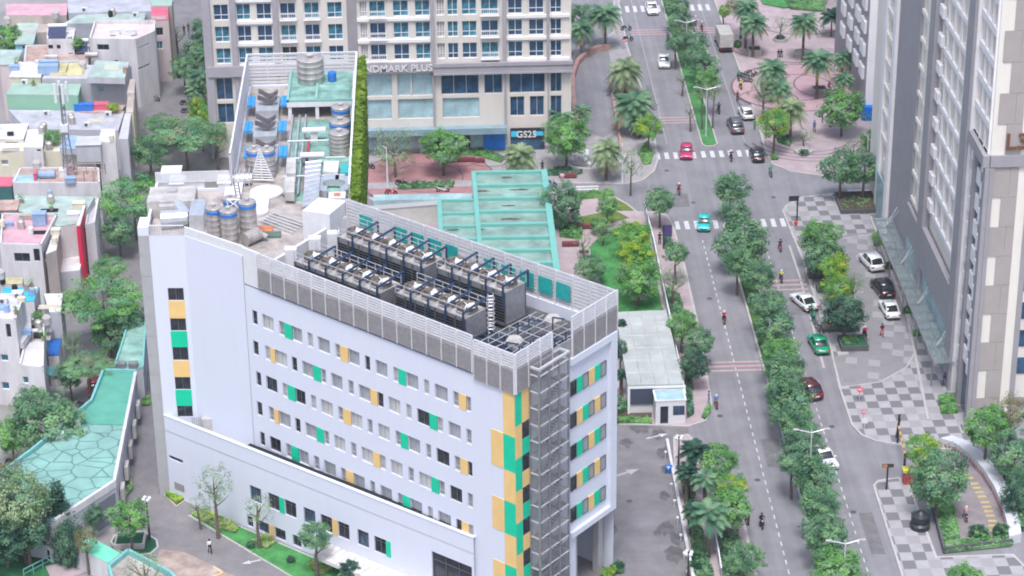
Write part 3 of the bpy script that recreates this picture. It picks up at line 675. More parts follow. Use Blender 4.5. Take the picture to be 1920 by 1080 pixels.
m = MB(); g = G(*c1(920, 655), ZD+.2); m.box(g.x-.9, g.x+.7, g.y-.7, g.y+.7, ZD, ZD+.3); tag(single(m, "orange_tarp", M_ROST), "orange red sheet lying on the roof beside the steel blower", "tarp")
m = MB(); g = G(*c1(965, 690), ZD+.2); m.box(g.x-.9, g.x+.9, g.y-.6, g.y+.6, ZD, ZD+.25); tag(single(m, "flat_green_panel", mat("dull_green", (.10, .16, .13), .7, .2, 2)), "dull green panel beside the orange sheet", "panel")
m = MB()
for k in range(6): a = G(*c1(870+k*18, 565+k*8), ZD+.3); b = G(*c1(1090+k*15, 640-k*5+k*2), ZD+.3); 
for k in range(5):
    a = G(*c1(880+k*22, 590-k*14+k*0), ZD+.25); b = G(*c1(1120+k*20, 680-k*18), ZD+.25); m.cyl(a, b, .07, None, 5)
tag(single(m, "roof_pipes", M_LSTEEL), "bundle of thin grey pipes across the roof below the white plate", "pipes")
m = MB(); a = G(*c1(700, 520), ZD+.1); m.bar((a.x, a.y, 30.2), (a.x+.9, a.y-4, ZD), .09); m.bar((a.x+.45, a.y, 30.2), (a.x+1.35, a.y-4, ZD), .09)
for k in range(1, 14): f = k/14; m.bar((a.x+.9*f, a.y-4*f, 30.2-(30.2-ZD)*f), (a.x+.45+.9*f, a.y-4*f, 30.2-(30.2-ZD)*f), .06)
tag(single(m, "steel_ladder", M_DARKF), "dark steel ladder leaning between the front water tanks", "ladder")
m = MB()
for x in (640, 700, 725): g = G(*c1(x, 440), 31); m.bar((g.x, g.y, ZD), (g.x, g.y, 31), .09)
g = G(*c1(640, 440), 31); h = G(*c1(725, 440), 31); m.bar(g, h, .1); m.bar((g.x, g.y, 30), h, .08); m.bar(g, (h.x, h.y, 30), .08); tag(single(m, "cross_braced_frame", M_WFRAME), "small white cross-braced frame between the water tanks", "frame")
# yard pipework in the rear court
m = MB()
for x in (-16.4, -15.6, -14.9): m.cyl((x, 239, ZD+.5), (x, y0, ZD+.5), .13, None, 6)
for y in (243, 248, 253): m.cyl((-16.6, y, ZD+.8), (-10, y, ZD+.8), .1, None, 6)
tag(single(m, "yard_pipes", M_INSUL), "grey service pipes crossing the teal rear yard", "pipes")
m = MB(); m.cyl((-14.3, 240, ZD+.5), (-14.3, 254, ZD+.5), .16, None, 6); tag(single(m, "fire_pipe", M_REDP), "dark red pipe along the teal rear yard", "pipe")
for i, (x, y) in enumerate(((635, 545), (625, 703))):
    g = G(*c4(x, y), ZD+1.5); m = MB(); m.box(g.x-1.3, g.x+1.3, g.y-.5, g.y+.5, ZD+1.3, ZD+1.5); m.box(g.x-.4, g.x+.4, g.y-.3, g.y+.3, ZD, ZD+1.3)
    tag(single(m, "control_panel", M_WHITE2), ["white hooded control panel farther back in the teal yard", "white hooded control panel nearer the ribbed duct"][i], "control panel")
m = MB(); g = G(*c4(190, 855), ZD+.8); m.cyl((g.x-1.6, g.y, ZD+.7), (g.x+.9, g.y, ZD+.7), .6, None, 12)
for k in range(5): m.box(g.x-1.4+k*.5, g.x-1.32+k*.5, g.y-.8, g.y+.8, ZD, ZD+1.6)
tag(single(m, "pump_skid", M_LSTEEL), "caged grey pump skid left of the triangular mast frame", "pump")
# HVAC group on the podium ledge
g = G(400, 790, 9.4); t = thing("exhaust_unit", "beige exhaust box with a horizontal duct on the podium ledge", "exhaust unit", (g.x, g.y, 7.8))
m = MB(); m.box(g.x-1.2, g.x+.9, g.y-.1, g.y+1.5, 7.8, 9.7); m.build("housing", M_ROOFL, t); m = MB(); m.cyl((g.x+.9, g.y+.5, 9.0), (g.x+3.6, g.y-1.0, 9.3), .42, .38, 10); m.cyl((g.x+2.6, g.y-.5, 7.8), (g.x+2.6, g.y-.5, 9.1), .06, None, 5); m.build("duct", M_ROOFL, t)
m = MB()
for k in range(5): m.box(g.x-2.2+k*.22, g.x-2.13+k*.22, g.y+.2, g.y+.3, 7.8, 9.8)
m.build("pipe_bank", M_STEEL, t)
# ================================================================= ground, roads, pavements
M_GROUND = mat("ground_concrete", (0.26, 0.25, 0.25), 0.9, 0.2, 0.12, bump=0.2)
M_ASPH = mat("asphalt", (0.22, 0.215, 0.235), 0.9, 0.12, 0.22, bump=0.15)
M_ASPH2 = mat("asphalt_patched", (0.19, 0.18, 0.19), 0.9, 0.17, 0.35, bump=0.2)
M_DASPH = mat("asphalt_dark", (0.085, 0.08, 0.085), 0.9, 0.3, 0.5, bump=0.2)
M_KERB = mat("kerb_stone", (0.42, 0.40, 0.40), 0.8, 0.12, 0.8)
M_PAVE = mat("pavement_grey", (0.31, 0.295, 0.31), 0.85, 0.12, 0.7)
M_PINK = mat("pink_paving", (0.38, 0.305, 0.325), 0.85, 0.12, 0.5)
M_ROSE = mat("rose_paving", (0.33, 0.17, 0.18), 0.85, 0.15, 0.6)
M_LINEP = mat("road_white", (0.56, 0.56, 0.59), 0.7, 0.25, 2.5)
M_LINER = mat("road_red", (0.40, 0.24, 0.25), 0.7, 0.12, 2.0)
M_SOIL = mat("soil", (0.09, 0.065, 0.05), 0.95, 0.3, 1)
M_GRASS = mat("lawn", (0.06, 0.24, 0.07), 0.95, 0.3, 0.6, bump=0.4)
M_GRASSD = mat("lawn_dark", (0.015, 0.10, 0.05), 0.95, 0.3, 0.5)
_t = M_ASPH.node_tree; _b = _t.nodes["Principled BSDF"]; _tc = _t.nodes.new("ShaderNodeTexCoord"); _mp = _t.nodes.new("ShaderNodeMapping"); _mp.inputs["Scale"].default_value = (1.1, .035, 1); _t.links.new(_tc.outputs["Object"], _mp.inputs[0])
_n = _t.nodes.new("ShaderNodeTexNoise"); _n.inputs["Scale"].default_value = 1; _n.inputs["Detail"].default_value = 4; _t.links.new(_mp.outputs[0], _n.inputs["Vector"]); _r = _t.nodes.new("ShaderNodeMapRange"); _r.inputs[1].default_value = .35; _r.inputs[2].default_value = .7; _r.inputs[3].default_value = .86; _r.inputs[4].default_value = 1.06; _t.links.new(_n.outputs["Fac"], _r.inputs[0])
_x = _t.nodes.new("ShaderNodeVectorMath"); _x.operation = 'SCALE'; _l = _b.inputs["Base Color"].links[0].from_socket; _t.links.new(_l, _x.inputs[0]); _t.links.new(_r.outputs[0], _x.inputs["Scale"]); _t.links.new(_x.outputs[0], _b.inputs["Base Color"])
def checker(name, c1, c2, c3, size, ang=0.0, thr=0.5):
    if name in _mats: return _mats[name]
    m = mat(name, c1, 0.8, 0.1, 0.6); t = m.node_tree; b = t.nodes["Principled BSDF"]
    tc = t.nodes.new("ShaderNodeTexCoord"); mp = t.nodes.new("ShaderNodeMapping"); mp.inputs["Rotation"].default_value = (0, 0, ang)
    mp.inputs["Scale"].default_value = (1/size[0], 1/size[1], 1); t.links.new(tc.outputs["Object"], mp.inputs[0])
    ck = t.nodes.new("ShaderNodeTexChecker"); ck.inputs["Scale"].default_value = 1; t.links.new(mp.outputs[0], ck.inputs["Vector"])
    mp2 = t.nodes.new("ShaderNodeVectorMath"); mp2.operation = 'FLOOR'; t.links.new(mp.outputs[0], mp2.inputs[0])
    wn = t.nodes.new("ShaderNodeTexWhiteNoise"); wn.noise_dimensions = '3D'; t.links.new(mp2.outputs[0], wn.inputs["Vector"])
    r = t.nodes.new("ShaderNodeValToRGB"); r.color_ramp.interpolation = 'CONSTANT'; r.color_ramp.elements[0].color = (*c2, 1); r.color_ramp.elements[1].color = (*c3, 1); r.color_ramp.elements[1].position = thr
    t.links.new(wn.outputs["Value"], r.inputs[0])
    base = [n for n in t.nodes if n.type == 'VALTORGB' and n != r][0]
    mx = t.nodes.new("ShaderNodeMix"); mx.data_type = 'RGBA'; t.links.new(ck.outputs["Fac"], mx.inputs[0]); t.links.new(base.outputs[0], mx.inputs[6]); t.links.new(r.outputs[0], mx.inputs[7])
    t.links.new(mx.outputs[2], b.inputs["Base Color"]); return m
M_CHECK = checker("checker_paving", (0.34, 0.33, 0.345), (0.28, 0.27, 0.28), (0.16, 0.155, 0.165), (1.3, 1.55), 0.0, 0.4)
M_CHECK2 = checker("drive_paving", (0.23, 0.22, 0.235), (0.23, 0.22, 0.23), (0.30, 0.29, 0.30), (1.3, 1.6), 0.25, 0.55)
def slab(name, pts, z0, z1, m, mt=None):
    q = MB(); q.prism(pts, z0, z1, 0, 0 if mt is None else 1); return structure(q, name, [m] if mt is None else [m, mt])
def sheet(name, pts, z, m):
    a = sum(pts[k][0]*pts[(k+1) % len(pts)][1]-pts[(k+1) % len(pts)][0]*pts[k][1] for k in range(len(pts)))
    if a < 0: pts = pts[::-1]
    q = MB(); q.poly([(x, y, z) for x, y in pts]); return structure(q, name, m)
q = MB(); q.poly([(-2500, -600, -0.02), (2500, -600, -0.02), (2500, 4500, -0.02), (-2500, 4500, -0.02)]); structure(q, "ground", M_GROUND)
sheet("road", [(12, 160), (80, 160), (80, 286), (140, 286), (140, 305), (80, 305), (58, 400), (58, 700), (12, 700), (12, 310), (-12, 310), (-12, 298), (12, 298)], 0.0, M_ASPH)
sheet("driveway", [(-34, 150), (22, 150), (26.6, 200), (26.6, 236), (17, 236), (8, 225), (-28, 232), (-28, 262), (-33.6, 262), (-34, 220)], 0.006, M_ASPH2)
sheet("alley", P2([(255, 1000), (300, 640), (235, 380), (250, 250), (300, 100), (390, 100), (345, 240), (300, 330), (330, 600), (330, 1000)]), 0.012, M_ASPH2)
sheet("back_alley", [(-50, 262), (-28, 262), (-24, 330), (-30, 420), (-46, 420)], 0.016, M_ASPH2)
# darker tarmac patches
def blob_sheet(name, px, py, r, z, m, n=14, e=1.0, seed=0):
    R_ = random.Random(seed); c = G(px, py); sheet(name, [(c.x+r*e*math.cos(k*6.283/n)*R_.uniform(.6, 1.2), c.y+r*math.sin(k*6.283/n)*R_.uniform(.6, 1.2)) for k in range(n)], z, m)
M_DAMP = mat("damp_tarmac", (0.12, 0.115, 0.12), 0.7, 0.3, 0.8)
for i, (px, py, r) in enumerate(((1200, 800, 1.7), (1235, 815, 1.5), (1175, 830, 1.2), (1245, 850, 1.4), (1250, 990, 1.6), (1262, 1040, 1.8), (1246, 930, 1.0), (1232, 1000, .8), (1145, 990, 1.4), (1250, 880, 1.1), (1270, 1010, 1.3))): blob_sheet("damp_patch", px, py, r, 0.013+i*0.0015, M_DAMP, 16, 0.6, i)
# kerbed slabs
def pave(name, pts, z1=0.13, m=None, kerb=0.25, px=True, zk=None):
    """slab with a kerb-stone edge: the full outline in stone, an inset top sheet in paving"""
    p = P2(pts) if px else pts
    a = sum(p[k][0]*p[(k+1) % len(p)][1]-p[(k+1) % len(p)][0]*p[k][1] for k in range(len(p)))
    if a < 0: p = p[::-1]
    slab("kerb", p, -0.01, z1, M_KERB); n = len(p); ins = []
    for k in range(n):
        a_, b_, c_ = Vector(p[k-1]), Vector(p[k]), Vector(p[(k+1) % n]); e1 = (b_-a_).normalized(); e2 = (c_-b_).normalized()
        n1 = Vector((-e1.y, e1.x)); n2 = Vector((-e2.y, e2.x)); nn = (n1+n2); L = nn.length
        nn = n1 if L < 0.1 else nn/L; f = kerb/max(0.35, nn.dot(n1)); ins.append((b_.x+nn.x*f, b_.y+nn.y*f))
    sheet(name, ins, z1+0.005, m or M_PAVE); return ins
# median of the boulevard, lower and upper
def median(x0, x1, y0, y1, nose_hi=False):
    pts = [(x0, y0), (x1, y0)] + ([(x1, y1-0.8), (x1-.5, y1), (x0+.5, y1), (x0, y1-.8)] if nose_hi else [(x1, y1), (x0, y1)])
    if not nose_hi: pts = [(x0, y0+.8), (x0+.5, y0), (x1-.5, y0), (x1, y0+.8), (x1, y1), (x0, y1)]
    pave("median_soil", pts, 0.16, mat("median_grass", (0.05, 0.12, 0.03), 0.95, 0.5, 0.8), 0.22, False)
median(36.6, 38.9, 160, 289.5, True); median(36.8, 39.1, 315.5, 640, False)
g = sheet("median_lawn", [(37.1, 316), (38.8, 316), (38.8, 350), (37.1, 350)], 0.175, M_GRASS)
# upper left forecourt, park block, strip, plazas
pave("forecourt", [(560, 358), (560, 262), (1070, 262), (1076, 120), (1150, 60), (1150, -60), (1162, -60), (1162, 10), (1178, 90), (1196, 140), (1216, 205), (1229, 262), (1235, 300), (1228, 322), (1205, 340), (1175, 346), (1030, 344), (880, 356)], 0.13, M_PAVE)
pave("park_paving", [(690, 372), (890, 366), (1030, 361), (1150, 368), (1178, 384), (1195, 398), (1235, 398), (1252, 405), (1262, 420), (1283, 490), (1308, 600), (1326, 700), (1336, 760), (1325, 790), (1291, 801), (1160, 797), (1150, 600), (900, 500)], 0.13, M_PINK)
pave("verge_paving", [(1262, 820), (1290, 815), (1300, 824), (1330, 860), (1360, 900), (1397, 981), (1425, 1100), (1305, 1100), (1264, 900)], 0.13, M_PINK)
east = pave("plaza", [(1335, -80), (1338, 0), (1355, 50), (1372, 95), (1396, 160), (1414, 213), (1434, 283), (1447, 308), (1480, 322), (1547, 332), (1700, 338), (1900, 150), (1700, -80)], 0.13, M_PINK)
pave("corner_paving", [(1466, 396), (1474, 385), (1504, 370), (1568, 363), (1680, 360), (1860, 700), (1830, 850), (1687, 836), (1640, 828), (1614, 817), (1596, 798), (1573, 730), (1555, 650), (1504, 489), (1483, 438)], 0.13, M_CHECK)
pave("footway", [(1636, 912), (1645, 902), (1685, 896), (1702, 900), (1757, 1045), (1900, 1040), (1980, 1120), (1700, 1120), (1688, 1075)], 0.13, M_CHECK)
# drop-off drive through the corner block
sheet("drop_off_drive", P2([(1560, 455), (1590, 440), (1640, 438), (1700, 555), (1722, 650), (1700, 690), (1650, 718), (1578, 726), (1562, 670), (1600, 665), (1630, 640), (1600, 560)]), 0.141, M_CHECK2)
def strip(name, pts, w, z, m, px=True, h=0):
    p = P2(pts) if px else pts; q = MB()
    for a, b in zip(p, p[1:]):
        u, L = unit(a, b)
        if h: q.obox(a, u, 0, L, -w/2, w/2, z, z+h)
        else:
            n = (u[1]*w/2, -u[0]*w/2); q.poly([(a[0]+n[0], a[1]+n[1], z), (b[0]+n[0], b[1]+n[1], z), (b[0]-n[0], b[1]-n[1], z), (a[0]-n[0], a[1]-n[1], z)])
    return structure(q, name, m)
strip("drive_edge", [(1480, 440), (1560, 452), (1640, 440)], 0.18, 0.147, M_KERB); strip("drive_edge", [(1690, 545), (1722, 650), (1700, 690), (1650, 718), (1578, 728)], 0.2, 0.147, M_KERB)
strip("gutter_line", [(1480, 460), (1500, 520), (1545, 690)], 0.25, 0.004, M_KERB)
strip("base_kerb", [(1632, 408), (1700, 590), (1740, 790)], 0.3, 0.14, M_KERB, h=0.12)
# plaza patterns: rings of dark stone and pink circles
M_RING = mat("dark_inlay", (0.17, 0.12, 0.14), 0.8, 0.1, 1)
def ring(px, py, r, wd, z, m, a0=0, a1=6.2832, n=48, name="paving_ring"):
    c = G(px, py); q = MB()
    for k in range(n):
        t0, t1 = a0+(a1-a0)*k/n, a0+(a1-a0)*(k+1)/n
        q.poly([(c.x+rr*math.cos(t), c.y+rr*math.sin(t), z) for rr, t in ((r, t0), (r+wd, t0), (r+wd, t1), (r, t1))])
    structure(q, name, m)
def disc(px, py, r, z, m, name="paving_disc"):
    c = G(px, py); sheet(name, [(c.x+r*math.cos(k*.1309), c.y+r*math.sin(k*.1309)) for k in range(48)], z, m)
disc(1495, 165, 9.5, 0.139, mat("pink_disc", (0.42, 0.28, 0.31), .85, .1, .5)); ring(1495, 165, 9.5, .35, 0.143, M_RING); ring(1495, 165, 5.2, .3, 0.147, M_RING); ring(1440, 190, 4.3, .25, 0.151, M_RING, 0, 3.5)
ring(1500, 30, 9.0, .3, 0.147, M_RING, 3.2, 6.2); ring(1500, 60, 14, .3, 0.155, M_RING, 3.6, 5.8); ring(1560, 160, 5.5, .25, 0.159, M_RING)
for k in range(4): ring(1515, 255, 6.0+k*1.15, .2, 0.1432+k*.0032, M_RING, 3.4, 5.9, 30)
disc(800, 335, 9.0, 0.139, M_ROSE); ring(800, 335, 9.0, .3, 0.143, M_RING); ring(800, 335, 4.8, .25, 0.147, M_RING); ring(800, 335, 12.5, .25, 0.151, M_RING, .3, 2.9)
for k, px in enumerate((720, 790, 860, 920)): ring(px, 300, 2.6, .2, 0.1545+.003*k, M_RING, 3.2, 6.2, 20)
sheet("forecourt_edge", P2([(684, 345), (684, 357), (880, 352), (1020, 341), (1020, 336), (880, 340)]), 0.168, M_PAVE)
# curved drive on the upper left
ramp = P2([(1078, 165), (1080, 120), (1100, 100), (1140, 92), (1150, 140), (1160, 245), (1130, 260), (1085, 240)]); sheet("side_drive", ramp, 0.15, M_ASPH)
# road markings
def rect(mb, x0, x1, y0, y1, z): mb.poly([(x0, y0, z), (x1, y0, z), (x1, y1, z), (x0, y1, z)])
mk = MB(); y = 168.0
while y < 284: rect(mk, 33.44, 33.56, y, y+.85, 0.012); y += 1.75
y = 168.0
while y < 284: rect(mk, 41.22, 41.33, y, y+.8, 0.012); y += 1.75
structure(mk, "lane_dashes", M_LINEP)
mk = MB(); rect(mk, 32.0, 32.1, 317, 420, .012); rect(mk, 42.9, 43.0, 317, 420, .012); structure(mk, "lane_line", mat("faint_line", (.36, .35, .36), .8, .1, 2))
def zebra(xa, xb, yc, L, z=0.016, step=1.25, w=0.6):
    q = MB(); x = xa
    while x < xb: rect(q, x, x+w, yc-L/2, yc+L/2, z); x += step
    structure(q, "zebra_crossing", M_LINEP)
yz1 = G(1300, 422).y; yz2 = G(1300, 291).y; yz3 = G(1410, 12).y
zebra(29.2, 36.5, yz1, 2.6); zebra(39.2, 45.3, G(1440, 418).y, 2.6, 0.016); zebra(28.8, 36.2, yz2, 2.3); zebra(36.4, 44.6, G(1380, 288).y, 2.3, .02); zebra(27, 36.4, yz3, 3); zebra(40, 45, yz3, 3, .02)
q = MB()
for k in range(3): p = G(1100, 350+k*5); q.box(p.x-1.4, p.x+1.6, p.y-.25, p.y+.25, 0.001, 0.02)
structure(q, "give_way_lines", M_LINEP)
q = MB(); p = G(1610, 357); q.poly([(p.x-1.5, p.y-.3, .02), (p.x+2.5, p.y-.3, .02), (p.x+2.5, p.y+.3, .02), (p.x-1.5, p.y+.3, .02)]); structure(q, "stop_line", M_LINEP)
def rumble(x0, x1, ya, n=3, st=1.05, z=0.021):
    q = MB()
    for k in range(n): rect(q, x0, x1, ya+k*st, ya+k*st+.32, z)
    structure(q, "rumble_strips", M_LINER); q = MB()
    for k in range(n): rect(q, x0, x1, ya+k*st+.33, ya+k*st+.42, z+.003)
    structure(q, "rumble_edge", M_LINEP)
rumble(30.4, 36.5, G(1380, 697).y, 3); rumble(39.6, 44.8, G(1480, 545).y, 3, 1.3); rumble(30.6, 36.6, G(1270, 232).y, 3); rumble(30.8, 36.8, G(1210, 66).y, 3); rumble(39.3, 44.3, G(1330, 62).y, 3)
def arrow(px, py, s, rz, m):
    c = G(px, py); q = MB(); ca, sa = math.cos(rz), math.sin(rz)
    def T(x, y): return (c.x+s*(x*ca-y*sa), c.y+s*(x*sa+y*ca), 0.03)
    q.poly([T(-.1, -1.2), T(.1, -1.2), T(.1, .3), T(-.1, .3)]); q.poly([T(-.35, .32), T(.35, .32), T(0, 1.2)]); structure(q, "road_arrow", m)
arrow(1232, 818, 1.1, -1.2, M_LINEP); arrow(475, 1053, 1.0, 1.9, M_LINEP); arrow(1170, 888, 1.6, -1.1, mat("faint_line", (.3, .3, .3)))
# lawns and beds
sheet("lawn", P2([(1100, 470), (1130, 440), (1180, 420), (1215, 425), (1240, 575), (1250, 590), (1150, 590), (1125, 530)]), 0.15, M_GRASS)
sheet("lawn", P2([(1080, 410), (1150, 395), (1180, 410), (1130, 425), (1100, 425)]), 0.154, mat("lawn_pale", (.12, .18, .04), .95, .3, .8)); sheet("lawn", P2([(1150, 372), (1175, 385), (1190, 397), (1130, 397), (1140, 380)]), 0.158, mat("lawn_pale", (.12, .18, .04)))
sheet("dark_lawn", P2([(1155, 760), (1222, 770), (1222, 796), (1155, 796)]), 0.15, M_SOIL)
sheet("lawn", P2([(1420, -10), (1500, -10), (1510, 8), (1470, 18), (1430, 10)]), 0.3, M_GRASS)
# hospital courtyard strip
pave("front_bed", [(352, 968), (390, 962), (640, 1068), (700, 1110), (590, 1110)], 0.14, M_GRASS, 0.2)
pave("side_bed", [(306, 928), (322, 920), (352, 938), (330, 952)], 0.14, M_SOIL, 0.15)
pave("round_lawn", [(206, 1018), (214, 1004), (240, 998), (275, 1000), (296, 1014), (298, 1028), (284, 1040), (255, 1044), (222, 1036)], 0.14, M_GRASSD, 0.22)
sheet("worn_concrete", P2([(300, 1030), (345, 1035), (440, 1080), (440, 1100), (250, 1100), (290, 1060)]), 0.02, mat("worn_concrete", (0.36, 0.29, 0.26), .95, .35, .5))
strip("bay_line", [(395, 1082), (418, 1074), (400, 1062)], 0.15, 0.03, M_YELL)
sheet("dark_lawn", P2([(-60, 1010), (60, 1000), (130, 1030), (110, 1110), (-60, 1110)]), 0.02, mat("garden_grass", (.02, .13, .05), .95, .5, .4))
sheet("garden_path", P2([(85, 1062), (200, 1040), (210, 1055), (100, 1095)]), 0.03, M_PINK)
# ================================================================= the apartment block behind
M_BEIGE = mat("beige_render", (0.60, 0.555, 0.51), 0.8, 0.06, 0.3, streak=0.3)
M_PALE = mat("pale_render", (0.72, 0.70, 0.70), 0.8, 0.05, 0.3)
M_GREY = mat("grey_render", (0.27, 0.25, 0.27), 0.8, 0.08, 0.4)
M_GREYM = mat("mid_grey_render", (0.33, 0.31, 0.34), 0.8, 0.07, 0.4)
YL = 316.0; AL = (-31.0, YL); ul = (1.0, 0.0)
lm = thing("apartment_block", "wide beige apartment block with grey bands and rows of teal windows behind the hospital", "apartment block", (-5, YL+9, 0))
XR = onp(1070, 100, AL, ul)[0]
def sL(px, y=100): return onp(px, y, AL, ul)[0]
bays = [(399, 436, 'w'), (436, 447, 'g'), (447, 515, 'p'), (515, 525, 'g'), (525, 653, 'b'), (653, 672, 'd'), (672, 808, 'p'), (808, 815, 'g'), (815, 943, 'b'), (943, 950, 'g'), (950, 1025, 'p'), (1025, 1030, 'g'), (1030, XR, 'p')]
win = [(405, 433, 't'), (447.5, 474, 't'), (485, 513, 't'), (529, 558, 'k'), (574, 602, 'k'), (617, 645, 't'), (677, 691, 'v'), (695, 725, 'k'), (739, 768, 't'), (780, 808, 't'), (820, 835, 'v'), (840, 860, 't'), (867, 895, 't'), (903, 935, 'k'), (953, 980, 'n'), (992, 1020, 'n'), (1032, 1053, 'n')]
WZ = [13.75+3.12*k for k in range(8)]; WH = 2.25
podr1 = [(405, 436, 't'), (687, 735, 'p'), (745, 770, 'p'), (772, 813, 'p'), (827, 898, 'n'), (908, 942, 'n'), (955, 1022, 'n'), (1032, 1053, 'n')]
podr2 = [(405, 436, 'n'), (687, 733, 'p'), (745, 813, 'p'), (829, 898, 'p'), (956, 983, 'n'), (993, 1020, 'n'), (1032, 1053, 'n')]
holes = []; jobs = []
for x0, x1, k in win:
    a, b = sL(x0), sL(x1)
    for z in WZ: holes.append((a, b, z, z+WH)); jobs.append((a, b, z, z+WH, 2 if k != 'v' else 3, k))
for L_, za, zb in ((podr1, 8.5, 11.7), (podr2, 5.1, 8.0)):
    for x0, x1, k in L_:
        a, b = sL(x0, 160), sL(x1, 160); holes.append((a, b, za, zb)); jobs.append((a, b, za, zb, max(2, round((b-a)/1.9)), k))
mb = MB(); facade(mb, AL, ul, 49.6, 0, 40, holes, 0.35); HX0, HX1 = -31.0, 18.6
mb.poly([(HX1, YL, 0), (HX1, YL+18, 0), (HX1, YL+18, 40), (HX1, YL, 40)]); mb.poly([(HX0, YL+18, 0), (HX0, YL, 0), (HX0, YL, 40), (HX0, YL+18, 40)]); mb.poly([(HX0, YL, 40), (HX1, YL, 40), (HX1, YL+18, 40), (HX0, YL+18, 40)])
mb.build("wall", M_BEIGE, lm)
random.seed(5); jobs.sort(key=lambda j: j[2] > 26)
M_GRILLE = mat("balcony_grille", (0.42, 0.38, 0.38), 0.6, 0.35, 2.5)
for a, b, z0, z1, c, k in jobs:
    gl = {'t': M_TGLASS, 'n': M_NGLASS, 'p': M_PGLASS, 'k': random.choice([M_TGLASS, M_NGLASS, M_DGLASS]), 'v': M_GRILLE}[k]
    if k == 't': gl = random.choice([M_TGLASS, M_TGLASS, M_NGLASS])
    place_window(lm, AL, ul, a, z0, winmesh(b-a, z1-z0, c, gl, M_WFRAME if z0 > 13 else M_GREYF, 0.08, 0.32 if z0 > 13 else 0), 0.3)
# grey pilasters, bands, spandrels
for x0, x1, k in bays:
    if k == 'g':
        q = MB(); q.obox(AL, ul, sL(x0), sL(x1), 0, 0.55, 12.0, 40); q.obox(AL, ul, sL(x0)+.1, sL(x1)-.1, 0, 0.3, 0, 12.0); q.build("pilaster", M_GREYM, lm)
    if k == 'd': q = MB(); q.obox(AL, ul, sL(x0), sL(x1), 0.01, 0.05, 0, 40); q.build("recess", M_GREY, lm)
q = MB(); q.obox(AL, ul, -.3, sL(399), 0, .5, 0, 40); q.build("pilaster", M_GREYM, lm)
for x0, x1 in ((447, 515), (672, 808), (950, 1025), (1030, 1068)):
    for z in WZ: q = MB(); q.obox(AL, ul, sL(x0), sL(x1), 0.0, 0.3, z-0.55, z-0.12); q.build("floor_band", M_PALE, lm)
q = MB(); q.obox(AL, ul, 0, sL(812), 0.0, 0.7, 12.1, 13.55); q.obox(AL, ul, sL(812), 49.7, 0.0, 0.9, 11.7, 13.3); q.obox(AL, ul, sL(812), 49.8, .9, 1.05, 12.9, 13.4); q.obox(AL, ul, sL(812), 49.8, .9, 1.0, 11.7, 11.95); q.build("string_course", M_GREYM, lm)
for x0, x1, k in win:
    if k == 'k':
        for z in WZ:
            q = MB(); q.obox(AL, ul, sL(x0)-.1, sL(x1)+.15, 0.02, 0.62, z-0.12, z)
            for j in range(9): s = sL(x0)+j*(sL(x1)-sL(x0))/8; q.obox(AL, ul, s-.02, s+.02, .56, .6, z, z+.85)
            q.obox(AL, ul, sL(x0)-.1, sL(x1)+.15, .54, .62, z+.85, z+.92)
            q.build("balcony", M_PALE, lm)
q = MB(); q.obox(AL, ul, sL(683, 240), sL(950, 240), 0, 2.2, 3.7, 3.9); q.obox(AL, ul, sL(683, 240), sL(950, 240), 2.15, 2.25, 3.4, 4.3); q.build("glass_canopy", mat("canopy_glass", (0.22, 0.33, 0.38), 0.2, 0.15, .5), lm)
x = 683
for i in range(12):
    q = MB(); q.obox(AL, ul, sL(x, 260)+.05, sL(x+19, 260)-.05, 0.02, 0.12, 0.7, 3.2); q.build("shop_window", M_PGLASS if i != 9 else M_DGLASS, lm); x += 20
q = MB(); q.obox(AL, ul, sL(683, 260), 49.6, 0.0, 0.1, 0, .68); q.build("plinth", M_GREY, lm)
q = MB(); q.obox(AL, ul, sL(907, 270), sL(947, 270), .13, .3, 0.3, 3.3); q.build("blue_hoarding", mat("blue_hoarding", (0.01, 0.20, 0.70), .4, .12, 1), lm)
q = MB(); q.obox(AL, ul, sL(957, 255), sL(1021, 255), .1, .35, 1.8, 3.4); q.build("shop_sign", M_DGLASS, lm)
q = MB(); q.obox(AL, ul, sL(957, 255), sL(1021, 255), .12, .3, 0.2, 1.7); q.build("shop_front", M_NGLASS, lm)
def sign(s, size, x, z, m, parent, dy, rz=0, y=None, nm="lettering"):
    me = textmesh(s, size, .06, m, nm); me.transform(Matrix.Rotation(math.pi/2, 4, 'X')); o = inst(me, nm, parent, (x-parent.location.x, (YL if y is None else y)-dy-parent.location.y, z-parent.location.z), rz); return o
M_SIGNW = mat("sign_white", (.62, .62, .62), .4, .05, 2); M_CYAN = mat("sign_cyan", (.05, .5, .75), .4, .05, 2)
xa = AL[0]+sL(810); wd = AL[0]+sL(808)-(AL[0]+sL(672))
me = textmesh("LANDMARK PLUS", 1.35, .06, M_SIGNW, "name_letters"); me.transform(Matrix.Rotation(math.pi/2, 4, 'X')); ws = max(v.co.x for v in me.vertices)-min(v.co.x for v in me.vertices)
me.transform(Matrix.Scale((wd+1.0)/ws, 4, (1, 0, 0))); inst(me, "name_letters", lm, (AL[0]+sL(810)-(wd+1.0)/2-lm.location.x, YL-.8-lm.location.y, 12.35))
sign("GS25", 1.3, AL[0]+sL(987, 250), 2.1, M_SIGNW, lm, .42); q = MB(); q.obox(AL, ul, sL(958, 250), sL(972, 250), .36, .42, 2.2, 3.0); q.obox(AL, ul, sL(1000, 250), sL(1018, 250), .36, .42, 2.3, 2.9); q.build("sign_stripe", M_CYAN, lm)
